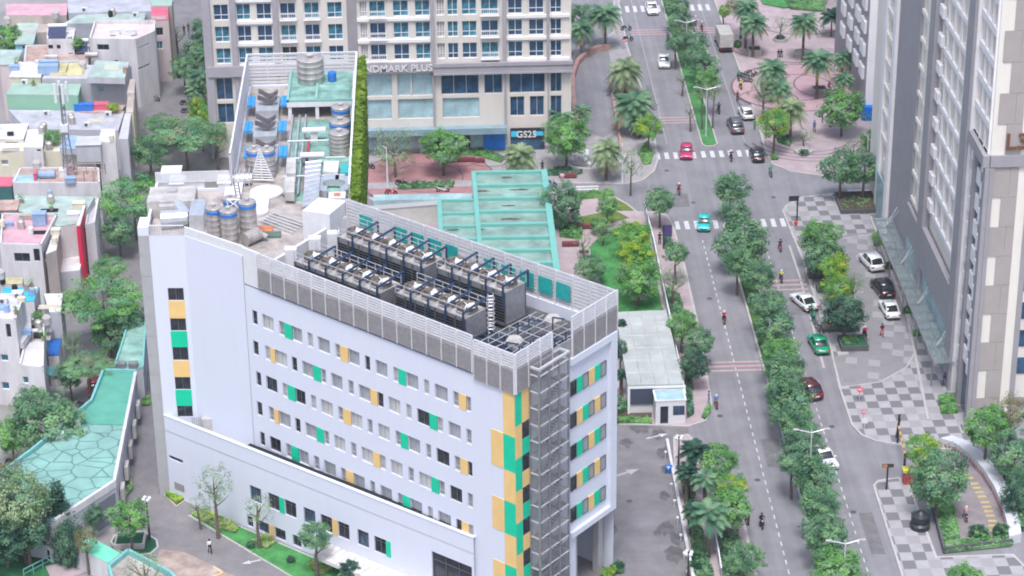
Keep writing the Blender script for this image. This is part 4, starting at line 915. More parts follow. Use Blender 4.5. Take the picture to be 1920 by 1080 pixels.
# ================================================================= right-hand towers
M_TB = mat("tower_beige", (0.72, 0.68, 0.62), 0.8, 0.05, 0.4, streak=0.3); M_TW = mat("tower_white", (0.76, 0.735, 0.74), 0.8, 0.05, 0.4)
M_TG = mat("tower_grey", (0.31, 0.295, 0.315), 0.8, 0.06, 0.5); M_TTAUPE = mat("tower_taupe", (0.36, 0.325, 0.31), 0.8, 0.05, 0.5)
XT, YT0 = 57.4, 300.0; AT = (XT, YT0); ut = (0.0, -1.0); HT = 62
tw = thing("residential_tower", "tall grey and beige residential tower with stepped window bays along the boulevard", "tower", (62, 263, 0))
mb = MB(); holes = []; jobs = []
FZ = [4.2+3.4*k for k in range(17)]
def addw(s0, s1, z0, z1, c, gl, dep=.25): holes.append((s0, s1, z0, z1)); jobs.append((s0, s1, z0, z1, c, gl, dep))
random.seed(9)
for k, z in enumerate(FZ):
    if z > 5.5: addw(9.2, 11.6, z+.5, z+2.3, 2, M_CURT2)
    if z > 7: addw(29.9, 31.6, z+.5, z+2.4, 1, M_CURT2); addw(33.2, 34.9, z+.5, z+2.4, 1, random.choice([M_CURT2, M_DGLASS]))
    if z > 12:
        for s in (40.2, 43.6, 47.0, 50.3, 53.2): addw(s, s+1.9, z+.4, z+2.4, 2 if s < 53 else 1, random.choice([M_CURT, M_CURT2, M_CURT2, M_DGLASS]))
    if z > 30.5:
        for s in (59.6, 61.9, 64.0): addw(s, s+1.35, z+.7, z+2.7, 2, random.choice([M_CURT2, M_DGLASS]))
holes = [h for h in holes if h[3] < 60]; jobs = [j for j in jobs if j[3] < 60]
facade(mb, AT, ut, 66, 0, HT, holes, .3)
mb.poly([(XT, 234, 0), (XT+4.6, 234, 0), (XT+4.6, 234, HT), (XT, 234, HT)]); mb.poly([(XT+4.6, 234, 0), (XT+4.6, 240, 0), (XT+4.6, 240, HT), (XT+4.6, 234, HT)]); mb.poly([(XT+4.6, 240, 0), (XT+16, 240, 0), (XT+16, 240, HT), (XT+4.6, 240, HT)])
mb.poly([(XT, 300, 0), (XT, 300, HT), (XT+16, 300, HT), (XT+16, 300, 0)]); mb.poly([(XT, 300, HT), (XT, 234, HT), (XT+16, 234, HT), (XT+16, 300, HT)])
mb.build("wall", M_TB, tw)
jobs.sort(key=lambda j: -j[0]*0.5+abs(j[2]-22))
for s0, s1, z0, z1, c, gl, dep in jobs: place_window(tw, AT, ut, s0, z0, winmesh(s1-s0, z1-z0, c, gl, M_WFRAME, .08, .3), dep)
for s0, s1, d, z0, m, nm in ((6.4, 8.2, .35, 0, M_TW, "pilaster"), (13.2, 14.2, .5, 0, M_TG, "pilaster"), (14.2, 16.0, .7, 0, M_TW, "pilaster"), (16.0, 28.6, .3, 0, M_TG, "blank_wall"), (36.4, 39.2, .9, 0, M_TG, "pilaster"), (55.4, 58.3, .9, 0, M_TG, "pilaster"), (58.3, 58.7, .6, 0, M_TW, "pilaster")):
    q = MB(); q.obox(AT, ut, s0, s1, -.1, d, z0, HT-.1); q.build(nm, m, tw)
# balcony and floor relief in the white bay
for i, z in enumerate(FZ):
    if 12 < z < 58:
        q = MB(); q.obox(AT, ut, 39.25, 41.2, 0.02, 0.5, z-.1, z+1.15); q.build("balcony", M_TW, tw)
        q = MB(); q.obox(AT, ut, 41.7, 55.3, .02, .32, z-.35, z+.25)
        for s in (43.3, 46.7, 50.0, 53.0): q.obox(AT, ut, s-.55, s-.15, .02, .3, z+.25, z+2.9)
        q.build("floor_band", M_TW, tw)
        if z > 30.5: q = MB(); q.obox(AT, ut, 58.75, 65.9, .02, .3, z-.3, z+.5); q.build("floor_band", M_TW, tw)
        if z > 30.5:
            for s in (61.2, 63.5, 65.6): q = MB(); q.obox(AT, ut, s, s+.28, .02, .28, z+.52, z+3.08); q.build("mullion", M_TW, tw)
for z in FZ:
    if 8 < z < 60:
        q = MB(); q.obox(AT, ut, 28.7, 36.3, .02, .25, z-.25, z+.3); q.obox(AT, ut, 31.9, 32.9, .02, .22, z+.3, z+3.1); q.build("floor_band", M_TB, tw)
        q = MB(); q.obox(AT, ut, 8.25, 13.15, .02, .25, z-.25, z+.3); q.build("floor_band", M_TB, tw)
# lower glass bay with staggered white panels under the ledge
q = MB(); q.obox(AT, ut, 58.8, 65.8, .02, .1, 0, 30.8); q.build("dark_glass_bay", M_NGLASS, tw)
q = MB(); q.obox(AT, ut, 60.7, 61.6, .1, .55, 0, 30.8); q.build("pilaster", M_TG, tw)
for k in range(9):
    z = 4.6+k*3.0
    for s0, s1, off in ((58.95, 60.5, 0), (61.8, 63.4, 1.5), (63.6, 65.6, 0.6)):
        q = MB(); q.obox(AT, ut, s0, s1, .11, .3, z+off, z+off+1.75); q.build("white_panel", M_TW, tw)
q = MB(); q.obox(AT, ut, 58.6, 66.3, .1, .8, 30.6, 31.9); q.prism([(XT+.0, 233.68), (XT+4.6, 233.68), (XT+4.6, 233.98), (XT+.0, 233.98)], 30.61, 31.89); q.build("ledge", M_TG, tw)
q = MB(); q.obox(AT, ut, 65.3, 66.35, .04, .5, 0, 30.55); q.prism([(XT+.0, 233.7), (XT+.45, 233.7), (XT+.45, 233.99), (XT+.0, 233.99)], 0, 30.5); q.build("corner_trim", M_TG, tw)
q = MB()
for k in range(16):
    z = k*3.45
    if z > 58: break
    z1_ = z+3.43
    if z < 30.5 < z1_: z1_ = 30.5
    for j in range(3):
        pass
q2 = MB(); q = MB()
for k in range(17):
    z = 31.95+(k-9)*3.4 if k >= 9 else 30.5-(9-k)*3.4
    o = 0.0 if k % 2 else 1.5
    q.box(XT+(1.45 if k % 2 else .5), XT+(3.1 if k % 2 else 2.2), 233.9, 233.97, z+.01, z+3.38)
    if k % 2 == 0: q.box(XT+2.25, XT+3.1, 233.905, 233.965, z+.02, z+3.37)
q.build("taupe_panels", M_TTAUPE, tw)
q = MB(); q.box(XT+4.1, XT+4.65, 233.85, 234.2, 0, HT-.2); q.build("pilaster", M_TG, tw)
for k in range(14):
    q = MB(); q.box(XT+5.6, XT+8, 239.9, 239.98, 3+k*3.4, 5+k*3.4); q.build("side_window", M_NGLASS, tw)
M_BRONZE = mat("bronze_letters", (.22, .10, .06), .4, .1, 2, metal=.4)
me = textmesh("L3", 2.5, .1, M_BRONZE, "name_letters"); me.transform(Matrix.Rotation(math.pi/2, 4, 'X')); inst(me, "name_letters", tw, (XT+2.6-tw.location.x, 233.7-tw.location.y, 32.6))
for a_ in ((29, 36.4, 6.6), (39.3, 55.3, 6.4), (8.3, 13.1, 6)): q = MB(); q.obox(AT, ut, a_[0], a_[1], .3, .5, .3, a_[2]); q.build("shop_glazing", M_PGLASS, tw)
for a_ in ((29, 36.4, .7, 10.5), (39.3, 55.3, .9, 11.8)): q = MB(); q.obox(AT, ut, a_[0], a_[1], .3, a_[2], 6.7, a_[3]); q.build("fascia", M_TG, tw)
me = textmesh("LUXURY 3", 1.6, .05, M_STEEL, "x") if False else None
# glass entrance canopy
cp = thing("glass_canopy", "long glazed entrance canopy on steel ribs along the foot of the tower", "canopy", (54.8, 255, 0))
m = MB(); m.box(54.7, 57.0, 241, 281, 3.95, 4.02); m.build("glazing", mat("canopy_pane", (.28, .34, .34), .15, .2, .5, alpha=.42), cp)
m = MB(); y = 230
while y < 281: m.box(54.7, 57.0, y-.05, y+.05, 3.65, 3.94) if y > 241 else None; y += 2.2
m.build("rib", mat("canopy_rib", (.12, .12, .11), .6), cp)
m = MB(); m.box(54.6, 54.7, 240.9, 281.1, 3.8, 4.1); m.box(55.9, 56.0, 240.9, 281.1, 4.03, 4.12); m.build("beam", M_STEEL, cp)
for y in np.arange(245, 281, 11):
    for s in (.6, -.6): m = MB(); m.bar((55.6, y, 4.1), (57.2, y+s, 6.6), .05); m.build("tie_rod", M_LSTEEL, cp)
for y in np.arange(243, 281, 9): m = MB(); m.cyl((54.9, y, .13), (54.9, y, 3.9), .09, None, 8); m.build("post", M_STEEL, cp)
# second tower and third tower
t2 = thing("residential_tower", "grey tower with a white corner strip and navy windows beyond the glass canopied tower", "tower", (66, 334, 0))
m = MB(); A2 = (61.0, 324.8); holes = [(3.0, 5.2, 7.5+k*3.4, 9.9+k*3.4) for k in range(12)]
facade(m, A2, (1, 0), 12, 0, 50, holes, .3); facade(m, (61.0, 352), (0, -1), 27.2, 0, 50, [], .3); m.build("wall", M_TG, t2)
for h in holes: place_window(t2, A2, (1, 0), h[0], h[2], winmesh(2.2, 2.4, 2, M_TGLASS if random.random() < .6 else M_NGLASS, M_WFRAME, .08, .3), .2)
m = MB(); m.box(61.0, 62.2, 324.4, 324.79, 0, 50); m.build("corner_strip", M_TW, t2)
for k in range(12): m = MB(); m.box(64.0-.1, 66.3, 324.5, 324.79, 6.6+k*3.4, 7.4+k*3.4); m.build("sill_band", M_TW, t2)
for k in range(13):
    for y0_ in (326, 331, 337, 343):
        m = MB(); m.box(60.6, 60.98, y0_, y0_+3, 5.5+k*3.4, 7.3+k*3.4); m.build("white_bay", M_TW, t2)
t3 = thing("residential_tower", "pale grey tower corner with a glass canopy at the top edge of the plaza", "tower", (72, 372, 0))
m = MB(); m.prism([(64.5, 356), (80, 356), (80, 395), (64.5, 395)], 0, 55); m.build("wall", M_TW, t3); m = MB(); m.box(66.8, 72, 355.7, 355.98, 0, 55); m.build("grey_bay", M_TG, t3)
m = MB(); m.box(63.2, 70.5, 343.5, 354.5, 4.4, 4.5); m.build("canopy_pane", mat("canopy_blue", (.10, .18, .24), .15, .3, .5), t3)
m = MB(); m.box(63.1, 70.6, 343.4, 343.55, 4.3, 4.6); m.box(63.1, 63.25, 343.4, 354.6, 4.31, 4.61); m.bar((63.2, 343.5, 4.6), (70.5, 354.4, 4.6), .12); m.bar((70.5, 343.5, 4.6), (63.2, 354.4, 4.6), .12); m.bar((66.5, 349, 4.6), (68, 356, 9), .12); m.build("canopy_frame", M_LSTEEL, t3)
# blue construction hoarding at the tower foot
m = MB(); a = V2(G(1603, 168)); b = V2(G(1632, 228)); m.prism([V2(G(1615, 228)), V2(G(1655, 230)), V2(G(1650, 205)), V2(G(1615, 205))], .13, 2.2); m.prism([V2(G(1606, 190)), V2(G(1622, 222)), V2(G(1626, 220)), V2(G(1610, 188))], .13, 3.4)
tag(single(m, "blue_hoarding", mat("tarp_blue", (.0, .16, .62), .5, .15, 1)), "bright blue hoarding at the foot of the far tower's white corner", "hoarding")
# ================================================================= houses on the left
M_HW = mat("house_white", (0.58, 0.565, 0.58), 0.85, 0.16, 0.5, streak=0.25); M_HGY = mat("house_grey", (0.46, 0.46, 0.50), 0.85, 0.12, 0.5, streak=0.25)
M_HCR = mat("house_cream", (0.62, 0.58, 0.46), 0.85, 0.12, 0.5, streak=0.25); M_HPK = mat("house_pink", (0.58, 0.50, 0.50), .85, .12, .5, streak=.25)
M_HGN = mat("house_green", (0.24, 0.43, 0.31), .8, .06, .5); M_MINT = corr("mint_sheet", (0.42, 0.53, 0.49), 0, 18, .22); M_LAV = corr("lavender_sheet", (0.46, 0.47, 0.53), 0, 14, .2)
M_RPK = mat("pink_roof", (0.52, 0.32, 0.37), .8, .15, .6); M_RRED = corr("red_sheet", (0.62, 0.13, 0.20), 0, 12, .12); M_RBLU = corr("blue_sheet", (0.30, 0.42, 0.62), 0, 12, .15)
M_CYROOF = corr("cyan_sheet", (0.06, 0.45, 0.58), 0, 12, .15); M_TERR = mat("terracotta_deck", (0.42, 0.30, 0.27), .9, .3, .8); M_GRN2 = corr("pale_green_sheet", (0.34, 0.49, 0.41), 0, 16, .1)
M_HTAN = mat("house_tan", (0.42, 0.37, 0.34), .85, .2, .6, streak=.3); M_REDW = mat("red_facade", (.62, .02, .07), .6, .08, 1)
M_YROOF = mat("old_yellow_sheet", (.48, .44, .26), .8, .25, .8)
def house(label, pts, z, wm, rm, wins=(), par=0.0, name="town_house", rz=0.0, over=0.0, zb=0):
    """pts: roof outline in photo pixels at height z, first edge = street front, second = right side"""
    P = P2(pts, z); cx = sum(p[0] for p in P)/len(P); cy = sum(p[1] for p in P)/len(P)
    t = thing(name, label, "house", (cx, cy, zb)); m = MB()
    a = sum(P[k][0]*P[(k+1) % len(P)][1]-P[(k+1) % len(P)][0]*P[k][1] for k in range(len(P)))
    ccw = a > 0; W = P if ccw else P[::-1]; n = len(W)
    hol = {}; R8 = random.Random(int(abs(cx*31+cy*17)))
    for w_ in wins: hol.setdefault(w_[0], []).append(w_[1:])
    for k in range(n):
        A, B_ = W[k], W[(k+1) % n]; u, L = unit(A, B_)
        hs = []
        if ccw and k in hol:
            for x0, y0, x1, y1, g in hol[k]:
                s0, za = onp(x0, y0, A, u); s1, zb_ = onp(x1, y1, A, u); s0, s1 = min(s0, s1), max(s0, s1)
                zlo, zhi = min(za, zb_), max(za, zb_)
                if s1 > L or s0 < 0 or zlo < 0 or zhi > z: continue
                hs.append((s0, s1, zlo, zhi)); place_window(t, A, u, s0, zlo, winmesh(s1-s0, zhi-zlo, 2 if s1-s0 > 1 else 1, g, M_WFRAME if g != M_DGLASS else M_DARKF, .07), .2)
        if k == 1 and ccw and 1 not in hol and z-zb > 5 and L > 3:
            for row in range(int((z-zb-1)/3)):
                s_ = R8.uniform(.5, 1.2)
                while s_ < L-1.6:
                    if R8.random() < .7:
                        g_ = R8.choice([M_DGLASS, M_TGLASS, M_CURT2]); h0 = z-2.3-row*3.1; hs.append((s_, s_+1.1, h0, h0+1.3)); place_window(t, A, u, s_, h0, winmesh(1.1, 1.3, 2, g_, M_DARKF, .07), .2)
                    s_ += R8.uniform(1.8, 3.2)
        facade(m, A, u, L, zb, z, hs, .25)
        if par: m.obox(A, u, 0, L, -.22, 0.01, z-.05, z+par)
    m.build("wall", wm, t)
    m = MB()
    if over:
        W2 = [(cx+(x-cx)*(1+over), cy+(y-cy)*(1+over)) for x, y in W]
    else: W2 = [(cx+(x-cx)*.999, cy+(y-cy)*.999) for x, y in W]
    ym = min(y for x, y in W2); yM = max(y for x, y in W2)
    def zz(y): return z+rz*(y-ym)/(yM-ym+1e-6)
    m.hexa([(x, y, z-.02) for x, y in W2], [(x, y, zz(y)+.12) for x, y in W2]); m.build("roof", rm, t); return t
WD, WT, WG = M_DGLASS, M_TGLASS, M_CURT2
H = []
house("long pale lavender sheet roof at the top edge, left of the red roof", [(128, 26), (288, 22), (310, -40), (125, -40)], 9.5, M_LAV, M_LAV)
house("flat roofed house with a pink terrace and plants at the top left corner", [(12, 30), (125, 30), (128, 8), (10, 8)], 9.2, M_HTAN, M_RPK, ())
house("white sheet gable roof between the pink terrace and the bright red roof", [(118, 46), (270, 43), (275, 22), (215, 15), (150, 30)], 9.0, M_LAV, M_MINT, (), rz=.4)
house("bare greige party wall with a low roof under the pink terrace house", [(20, 62), (92, 62), (105, 34), (15, 32)], 7.8, M_HTAN, M_HTAN)
house("narrow mauve house with a bright red sheet roof", [(284, 40), (316, 38), (315, 12), (283, 13)], 9.6, M_HPK, M_RRED, ((0, 292, 52, 306, 66, WD), (0, 292, 78, 306, 92, WT)))
house("small house behind the bright red roof with a pale olive sheet top", [(285, 12), (322, 12), (324, -4), (280, -4)], 9.8, M_HTAN, M_GRN2)
house("small blue walled house with a sloping mint sheet roof beside the big round tree", [(28, 83), (62, 83), (73, 48), (34, 50)], 7.5, mat("house_blue", (.18, .42, .50), .8), M_MINT, ((0, 42, 86, 48, 92, WD), (0, 52, 86, 58, 92, WD)), rz=.5, over=.05)
house("white two storey house with solar water heater left of the round rooftop tree", [(88, 80), (138, 80), (142, 58), (90, 58)], 9.4, M_HW, M_HW, ((0, 90, 84, 100, 92, WD), (0, 106, 84, 114, 92, WD)), par=.5)
house("white villa with curved corner, teal windows and plants on its terrace", [(168, 80), (255, 82), (291, 66), (292, 46), (178, 46)], 9.8, M_HW, M_HPK, ((0, 182, 83, 205, 94, WD), (1, 258, 92, 279, 80, WT), (1, 260, 132, 281, 118, WT), (0, 214, 112, 222, 120, WG), (1, 262, 170, 280, 158, WD)), par=.7)
house("mint sheet roof at the left picture edge above the white curved roof", [(0, 122), (30, 122), (42, 95), (-10, 95)], 8.6, M_HPK, M_MINT, over=.03)
house("white house with small cluttered yard roofs between villa and mint roof", [(45, 120), (165, 118), (168, 86), (48, 88)], 7.4, M_HW, M_TERR, (), par=.3)
house("white sheeted roof over a yellow wall left of the blue water tank", [(18, 145), (76, 146), (82, 124), (36, 121)], 8.8, M_HCR, M_HW, over=.04, rz=.3)
house("long grey house with pale mint roof at its right end", [(78, 148), (238, 150), (246, 122), (100, 124)], 8.6, M_HGY, M_HGY, ((0, 183, 162, 196, 174, M_PGLASS),))
house("raised pale mint flat roof with a vent on the long grey house", [(163, 146), (234, 148), (243, 118), (180, 114)], 9.5, M_HGY, M_MINT, zb=8.72)
house("green sheet clad house with pale green top beside the phone mast", [(12, 178), (146, 180), (152, 159), (24, 157)], 8.2, M_HGN, M_GRN2, ((0, 117, 200, 123, 207, WD),), over=.01)
house("low house with plants and blue bins between the grey wall and the pale roofs", [(150, 212), (225, 214), (236, 198), (150, 196)], 6.0, M_HGY, M_TERR, ())
house("wide pale blue sheet roof under the green house", [(50, 244), (222, 246), (234, 214), (16, 212)], 5.6, M_HGY, M_LAV, rz=.4)
house("white roofed open balcony house at the left edge beside the rooftop shrub", [(0, 262), (44, 262), (54, 233), (-14, 235)], 7.2, M_HW, M_HW, ((0, 10, 266, 34, 274, WD),), over=.02)
house("white stair box house left of the rooftop shrub", [(44, 278), (80, 278), (84, 244), (52, 244)], 7.6, M_HW, M_HW, ((0, 69, 280, 77, 284, WD),))
house("long cream house with three small windows behind the cluttered terrace", [(-6, 284), (178, 286), (184, 266), (0, 264)], 6.6, M_HCR, M_HCR, ((0, 2, 300, 16, 310, WG), (0, 64, 298, 76, 309, WD), (0, 122, 298, 134, 310, M_HPK),))
house("shed with a sloping light blue sheet roof on the cream house", [(112, 280), (176, 284), (183, 262), (122, 258)], 7.4, M_HGY, M_RBLU, rz=.3, zb=6.75, name="roof_shed")
house("tall narrow white party wall house right of the blue sheet roof", [(184, 268), (217, 268), (216, 244), (190, 243)], 8.4, M_HW, M_HW)
house("grey lane side house with dark streaks, nearest to the low branch of the garden trees", [(222, 262), (240, 262), (246, 214), (234, 214)], 7.8, M_HGY, M_HGY, ((1, 242, 250, 246, 236, WD),))
house("weathered yellowish lane side house between two grey ones", [(236, 212), (250, 212), (252, 178), (240, 178)], 8.0, M_HCR, M_HTAN)
house("dark streaked lane side house behind the long grey house", [(238, 176), (252, 176), (254, 150), (244, 150)], 8.6, M_HTAN, M_HTAN)
house("terrace house with terracotta deck full of clutter and a long white parapet wall", [(24, 347), (188, 347), (186, 318), (38, 318)], 7.4, M_HW, M_TERR, (), par=.35)
house("small red sheet roof over a dark green wall at the left edge", [(-10, 350), (22, 350), (28, 333), (-6, 333)], 7.0, mat("dark_green_wall", (.04, .13, .13), .8), M_RRED)
house("white house with mint sheet roof and a bright red street front", [(108, 426), (150, 420), (178, 374), (28, 372), (34, 398)], 7.6, M_HW, M_MINT, rz=.3)
rf = house("narrow red and white street front standing on the lane beside the mint roof", [(143, 424), (150, 424), (161, 386), (156, 386)], 8.4, M_REDW, M_HW, ((1, 152, 450, 157, 424, WD),))
house("white house with balcony well behind the red street front", [(160, 428), (178, 424), (186, 376), (168, 376)], 6.8, M_HW, M_HGY, ((1, 180, 440, 184, 420, WD),), par=.5)
house("white house with a pink tiled deck and pink roof left of the red street front", [(0, 464), (78, 466), (108, 408), (4, 406)], 7.8, M_HW, M_RPK, ((0, 26, 474, 57, 491, WD), (0, 62, 466, 76, 490, WD)), par=.5)
house("tan sided narrow house with red shuttered windows beside the pink deck", [(86, 478), (106, 470), (116, 408), (110, 408)], 7.2, M_HTAN, M_HW, ((1, 108, 452, 112, 430, M_REDW),))
house("low white roof and yard wall in front of the red street front", [(112, 512), (150, 508), (156, 478), (116, 478)], 3.2, M_HGY, M_HW)
house("low yellow flat roof behind the cyan sheet roof", [(0, 534), (42, 534), (44, 522), (0, 522)], 6.0, M_HW, M_YROOF)
house("cyan sheet roof with a plant terrace beside the nearest white villa", [(0, 566), (64, 566), (74, 540), (6, 540)], 7.0, M_HW, M_CYROOF)
vl = house("nearest white villa with skylight, balcony plants and curved bay at the left edge", [(-20, 600), (30, 604), (46, 556), (-12, 555)], 10.6, M_HW, M_HW, ((0, 10, 607, 22, 633, WD), (0, 0, 664, 16, 678, WT), (0, 2, 716, 18, 731, WT), (0, 0, 764, 20, 778, WD), (1, 47, 650, 58, 628, WT)), par=.35)
q = MB(); s = P2([(-10, 580), (12, 580), (16, 562), (-6, 562)], 10.9); q.prism(s, 10.72, 11.1); q.build("skylight", M_RBLU, vl)
for z_, lb in ((6.9, 0), (3.6, 1)):
    q = MB(); P = P2([(-20, 650), (44, 652), (60, 628), (58, 600), (-10, 600)], 7.0); q.prism(P, z_, z_+.75); q.build("balcony", M_HW, vl)
house("lower wing of the nearest villa with teal awnings over its windows", [(36, 690), (82, 694), (84, 606), (56, 604)], 6.4, M_HW, M_HW, ((0, 42, 706, 54, 720, WT), (1, 82, 676, 84, 650, WT)), par=.4)
house("square grey block with pale flat roof beside the nearest villa", [(93, 587), (114, 586), (118, 552), (82, 552)], 6.8, M_HGY, M_HW)
bl = house("low building with a bright blue deck behind the villa", [(90, 668), (110, 667), (116, 636), (92, 636)], 3.8, M_HW, mat("blue_deck", (.02, .12, .42), .6, .1, 2))
for k, (px, py) in enumerate(((68, 690), (88, 640), (88, 690))):
    g = G(px, py, 4.2); m = MB(); m.hexa([(g.x-.8, g.y-1, 4), (g.x+.9, g.y-1, 3.6), (g.x+.9, g.y+1, 3.6), (g.x-.8, g.y+1, 4)], [(g.x-.8, g.y-1, 4.1), (g.x+.9, g.y-1, 3.7), (g.x+.9, g.y+1, 3.7), (g.x-.8, g.y+1, 4.1)])
    tag(single(m, "window_awning", mat("teal_awning", (.08, .22, .24), .7)), ["teal awning on the front of the villa's lower wing", "teal awning beside the blue deck", "lowest teal awning on the villa's lane side"][k], "awning")
# rooftop clutter
def lying_tank(px, py, z, lab, m_=None, L=.9, r=.42):
    g = G(px, py, z); m = MB(); m.cyl((g.x-L, g.y, z+r), (g.x+L, g.y, z+r), r, None, 10)
    for s in (-.5, .5): m.box(g.x+s-.05, g.x+s+.05, g.y-.35, g.y+.35, z, z+.2)
    tag(single(m, "lying_tank", m_ or M_TANK), lab, "tank")
def solar(px, py, z, lab):
    g = G(px, py, z); t = thing("solar_heater", lab, "solar heater", (g.x, g.y, z)); m = MB(); m.hexa([(g.x-1.3, g.y-1.3, z+.1), (g.x+1.3, g.y-1.3, z+.1), (g.x+1.3, g.y+.8, z+1.1), (g.x-1.3, g.y+.8, z+1.1)], [(g.x-1.3, g.y-1.3, z+.2), (g.x+1.3, g.y-1.3, z+.2), (g.x+1.3, g.y+.8, z+1.2), (g.x-1.3, g.y+.8, z+1.2)]); m.build("collector", mat("solar_tubes", (.05, .06, .12), .3, .3, 4), t)
    m = MB(); m.cyl((g.x-1.4, g.y+1, z+1.3), (g.x+1.4, g.y+1, z+1.3), .3, None, 10); m.build("tank", M_WHITE2, t)
solar(108, 68, 9.5, "solar water heater on the white house left of the rooftop tree"); solar(148, 96, 7.6, "solar water heater beside the rooftop tree on the pinkish deck")
for i, (px, py, z, lb) in enumerate(((105, 34, 9.3, "upright white tank at the edge of the white gable roof"), (14, 44, 8, "round white roof tank above the big round tree"), (155, 130, 8.7, "white upright tank left of the raised mint roof"), (70, 316, 7.5, "white round tank before the cream house wall"), (88, 608, 6.5, "white round lamp-like tank behind the villa"), (2, 522, 7.9, "grey round tank at the left picture edge"))):
    g = G(px, py, z); m = MB(); m.lathe((g.x, g.y, z), [(.5, 0), (.55, .1), (.55, .9), (.3, 1.15), (.12, 1.2)], 12); tag(single(m, "upright_tank", M_ROOFL), lb, "tank")
lying_tank(97, 112, 7.5, "white lying tank on the cluttered low roofs"); lying_tank(172, 108, 8.0, "lying steel tank below the villa's side wall"); lying_tank(88, 334, 7.5, "pale blue lying tank amid the clutter of the terracotta terrace", M_RBLU, 1.1, .5)
g = G(92, 136, 8.8); m = MB(); m.box(g.x-1.4, g.x+1.4, g.y-1, g.y+1, 8.8, 10.1); m.cyl((g.x-1.4, g.y+.6, 10.3), (g.x+1.4, g.y+.6, 10.3), .3, None, 8); tag(single(m, "roof_tank", M_RBLU), "blue box tank between the white curved roof and the yellow skylight", "tank")
g = G(127, 134, 8.8); m = MB(); m.hexa([(g.x-2.4, g.y-1.6, 8.75), (g.x+2.4, g.y-1.6, 8.75), (g.x+2.4, g.y+1.6, 8.75), (g.x-2.4, g.y+1.6, 8.75)], [(g.x-2.2, g.y-1.3, 9.1), (g.x+2.2, g.y-1.3, 9.1), (g.x+1.4, g.y+1.3, 9.6), (g.x-1.4, g.y+1.3, 9.6)]); m.box(g.x-.05, g.x+.05, g.y-1.3, g.y+1.2, 9.2, 9.7); tag(single(m, "roof_skylight", M_YROOF), "weathered yellow roof hatch between blue tank and white upright tank", "skylight")
random.seed(21)
R2 = random.Random(4)
def crate(px, py, z, sx_, sy_, h, mt, nm, lab, cat):
    g = G(px, py, z); m = MB(); m.box(g.x-sx_, g.x+sx_, g.y-sy_, g.y+sy_, z, z+h); m.box(g.x-sx_*1.08, g.x+sx_*1.08, g.y-sy_*1.08, g.y+sy_*1.08, z+h, z+h+.06); tag(single(m, nm, mt), lab, cat)
for a in ((120, 330, 7.5, .5, .5, .9, M_WHITE2, "air_unit", "white cooling unit on the terracotta terrace left of the rusty frames", "air unit"), (50, 336, 7.5, 1.6, 1.1, .1, M_PGLASS, "roof_plate", "pale plate on the left of the terracotta terrace", "plate"),
          (68, 338, 7.5, .2, .6, 1.1, M_RRED, "red_post_box", "orange red box on the terracotta terrace", "box"), (158, 206, 6.1, 1.3, .5, .9, M_BLUE, "blue_bin", "long blue bin at the foot of the grey wall", "bin"), (184, 204, 6.1, 1.4, .6, .8, M_RRED, "red_crate", "reddish crate row beside the blue bin", "crates"),
          (216, 64, 10.1, .7, .4, .7, M_WHITE2, "air_unit", "white air unit on the villa's left roof edge", "air unit"), (246, 64, 10.1, .7, .4, .7, M_WHITE2, "air_unit", "white air unit by the villa's curved corner", "air unit"), (170, 296, 6.0, 1.6, 1.5, 2.4, M_HGY, "roof_cabin", "small grey white cabin beside the tall party wall", "cabin"),
          (12, 392, 7.6, 1.5, 1.5, .5, M_TERR, "roof_louvre", "brown louvred roof patch at the left edge over the pink deck", "roof patch"), (75, 420, 8.0, .8, .6, 1.5, M_RBLU, "blue_cabinet", "pale blue cabinet standing on the pink deck edge", "cabinet"), (62, 408, 8, 1.6, .4, .4, M_HTAN, "planter_box", "dark planter along the back of the pink deck", "planter")): crate(*a)
m = MB(); g = G(172, 335, 7.5)
for k in range(4): m.bar((g.x-2+k*1.2, g.y-1, 7.5), (g.x-2+k*1.2, g.y-1, 9), .1); m.bar((g.x-2+k*1.2, g.y+1.4, 7.5), (g.x-2+k*1.2, g.y+1.4, 9), .1)
m.bar((g.x-2, g.y-1, 9), (g.x+1.6, g.y-1, 9), .1); m.bar((g.x-2, g.y+1.4, 9), (g.x+1.6, g.y+1.4, 9), .1); tag(single(m, "rusty_frame", M_TERR), "rusty pergola frame at the right end of the terracotta terrace", "frame")
# telephone mast
g = G(131, 345, 6.6); ms_ = thing("phone_mast", "grey lattice phone mast with white panel antennas rising from the terrace houses", "phone mast", (g.x, g.y, 6.5))
m = MB(); Hm = 13.5
for k in range(3):
    a = k*2.094+.5; m.bar((g.x+1.0*math.cos(a), g.y+1.0*math.sin(a), 6.5), (g.x+.3*math.cos(a), g.y+.3*math.sin(a), 6.5+Hm*.6), .12); m.bar((g.x+.3*math.cos(a), g.y+.3*math.sin(a), 6.5+Hm*.6), (g.x+.25*math.cos(a), g.y+.25*math.sin(a), 6.5+Hm), .1)
for j in range(16):
    z = 6.5+j*Hm/16; r1 = 1.0-.7*min(1, j/9.6); z2 = z+Hm/16; r2 = 1.0-.7*min(1, (j+1)/9.6)
    for k in range(3): a = k*2.094+.5; b = (k+1)*2.094+.5; m.bar((g.x+r1*math.cos(a), g.y+r1*math.sin(a), z), (g.x+r2*math.cos(b), g.y+r2*math.sin(b), z2), .06)
m.build("lattice", M_STEEL, ms_)
for k in range(4):
    a = k*1.57+.4; m = MB(); x, y = g.x+.75*math.cos(a), g.y+.75*math.sin(a); m.box(x-.16, x+.16, y-.12, y+.12, 6.5+Hm-2.1, 6.5+Hm+.5); m.bar((g.x, g.y, 6.5+Hm-1), (x, y, 6.5+Hm-1), .06); m.build("antenna", M_WHITE2, ms_)
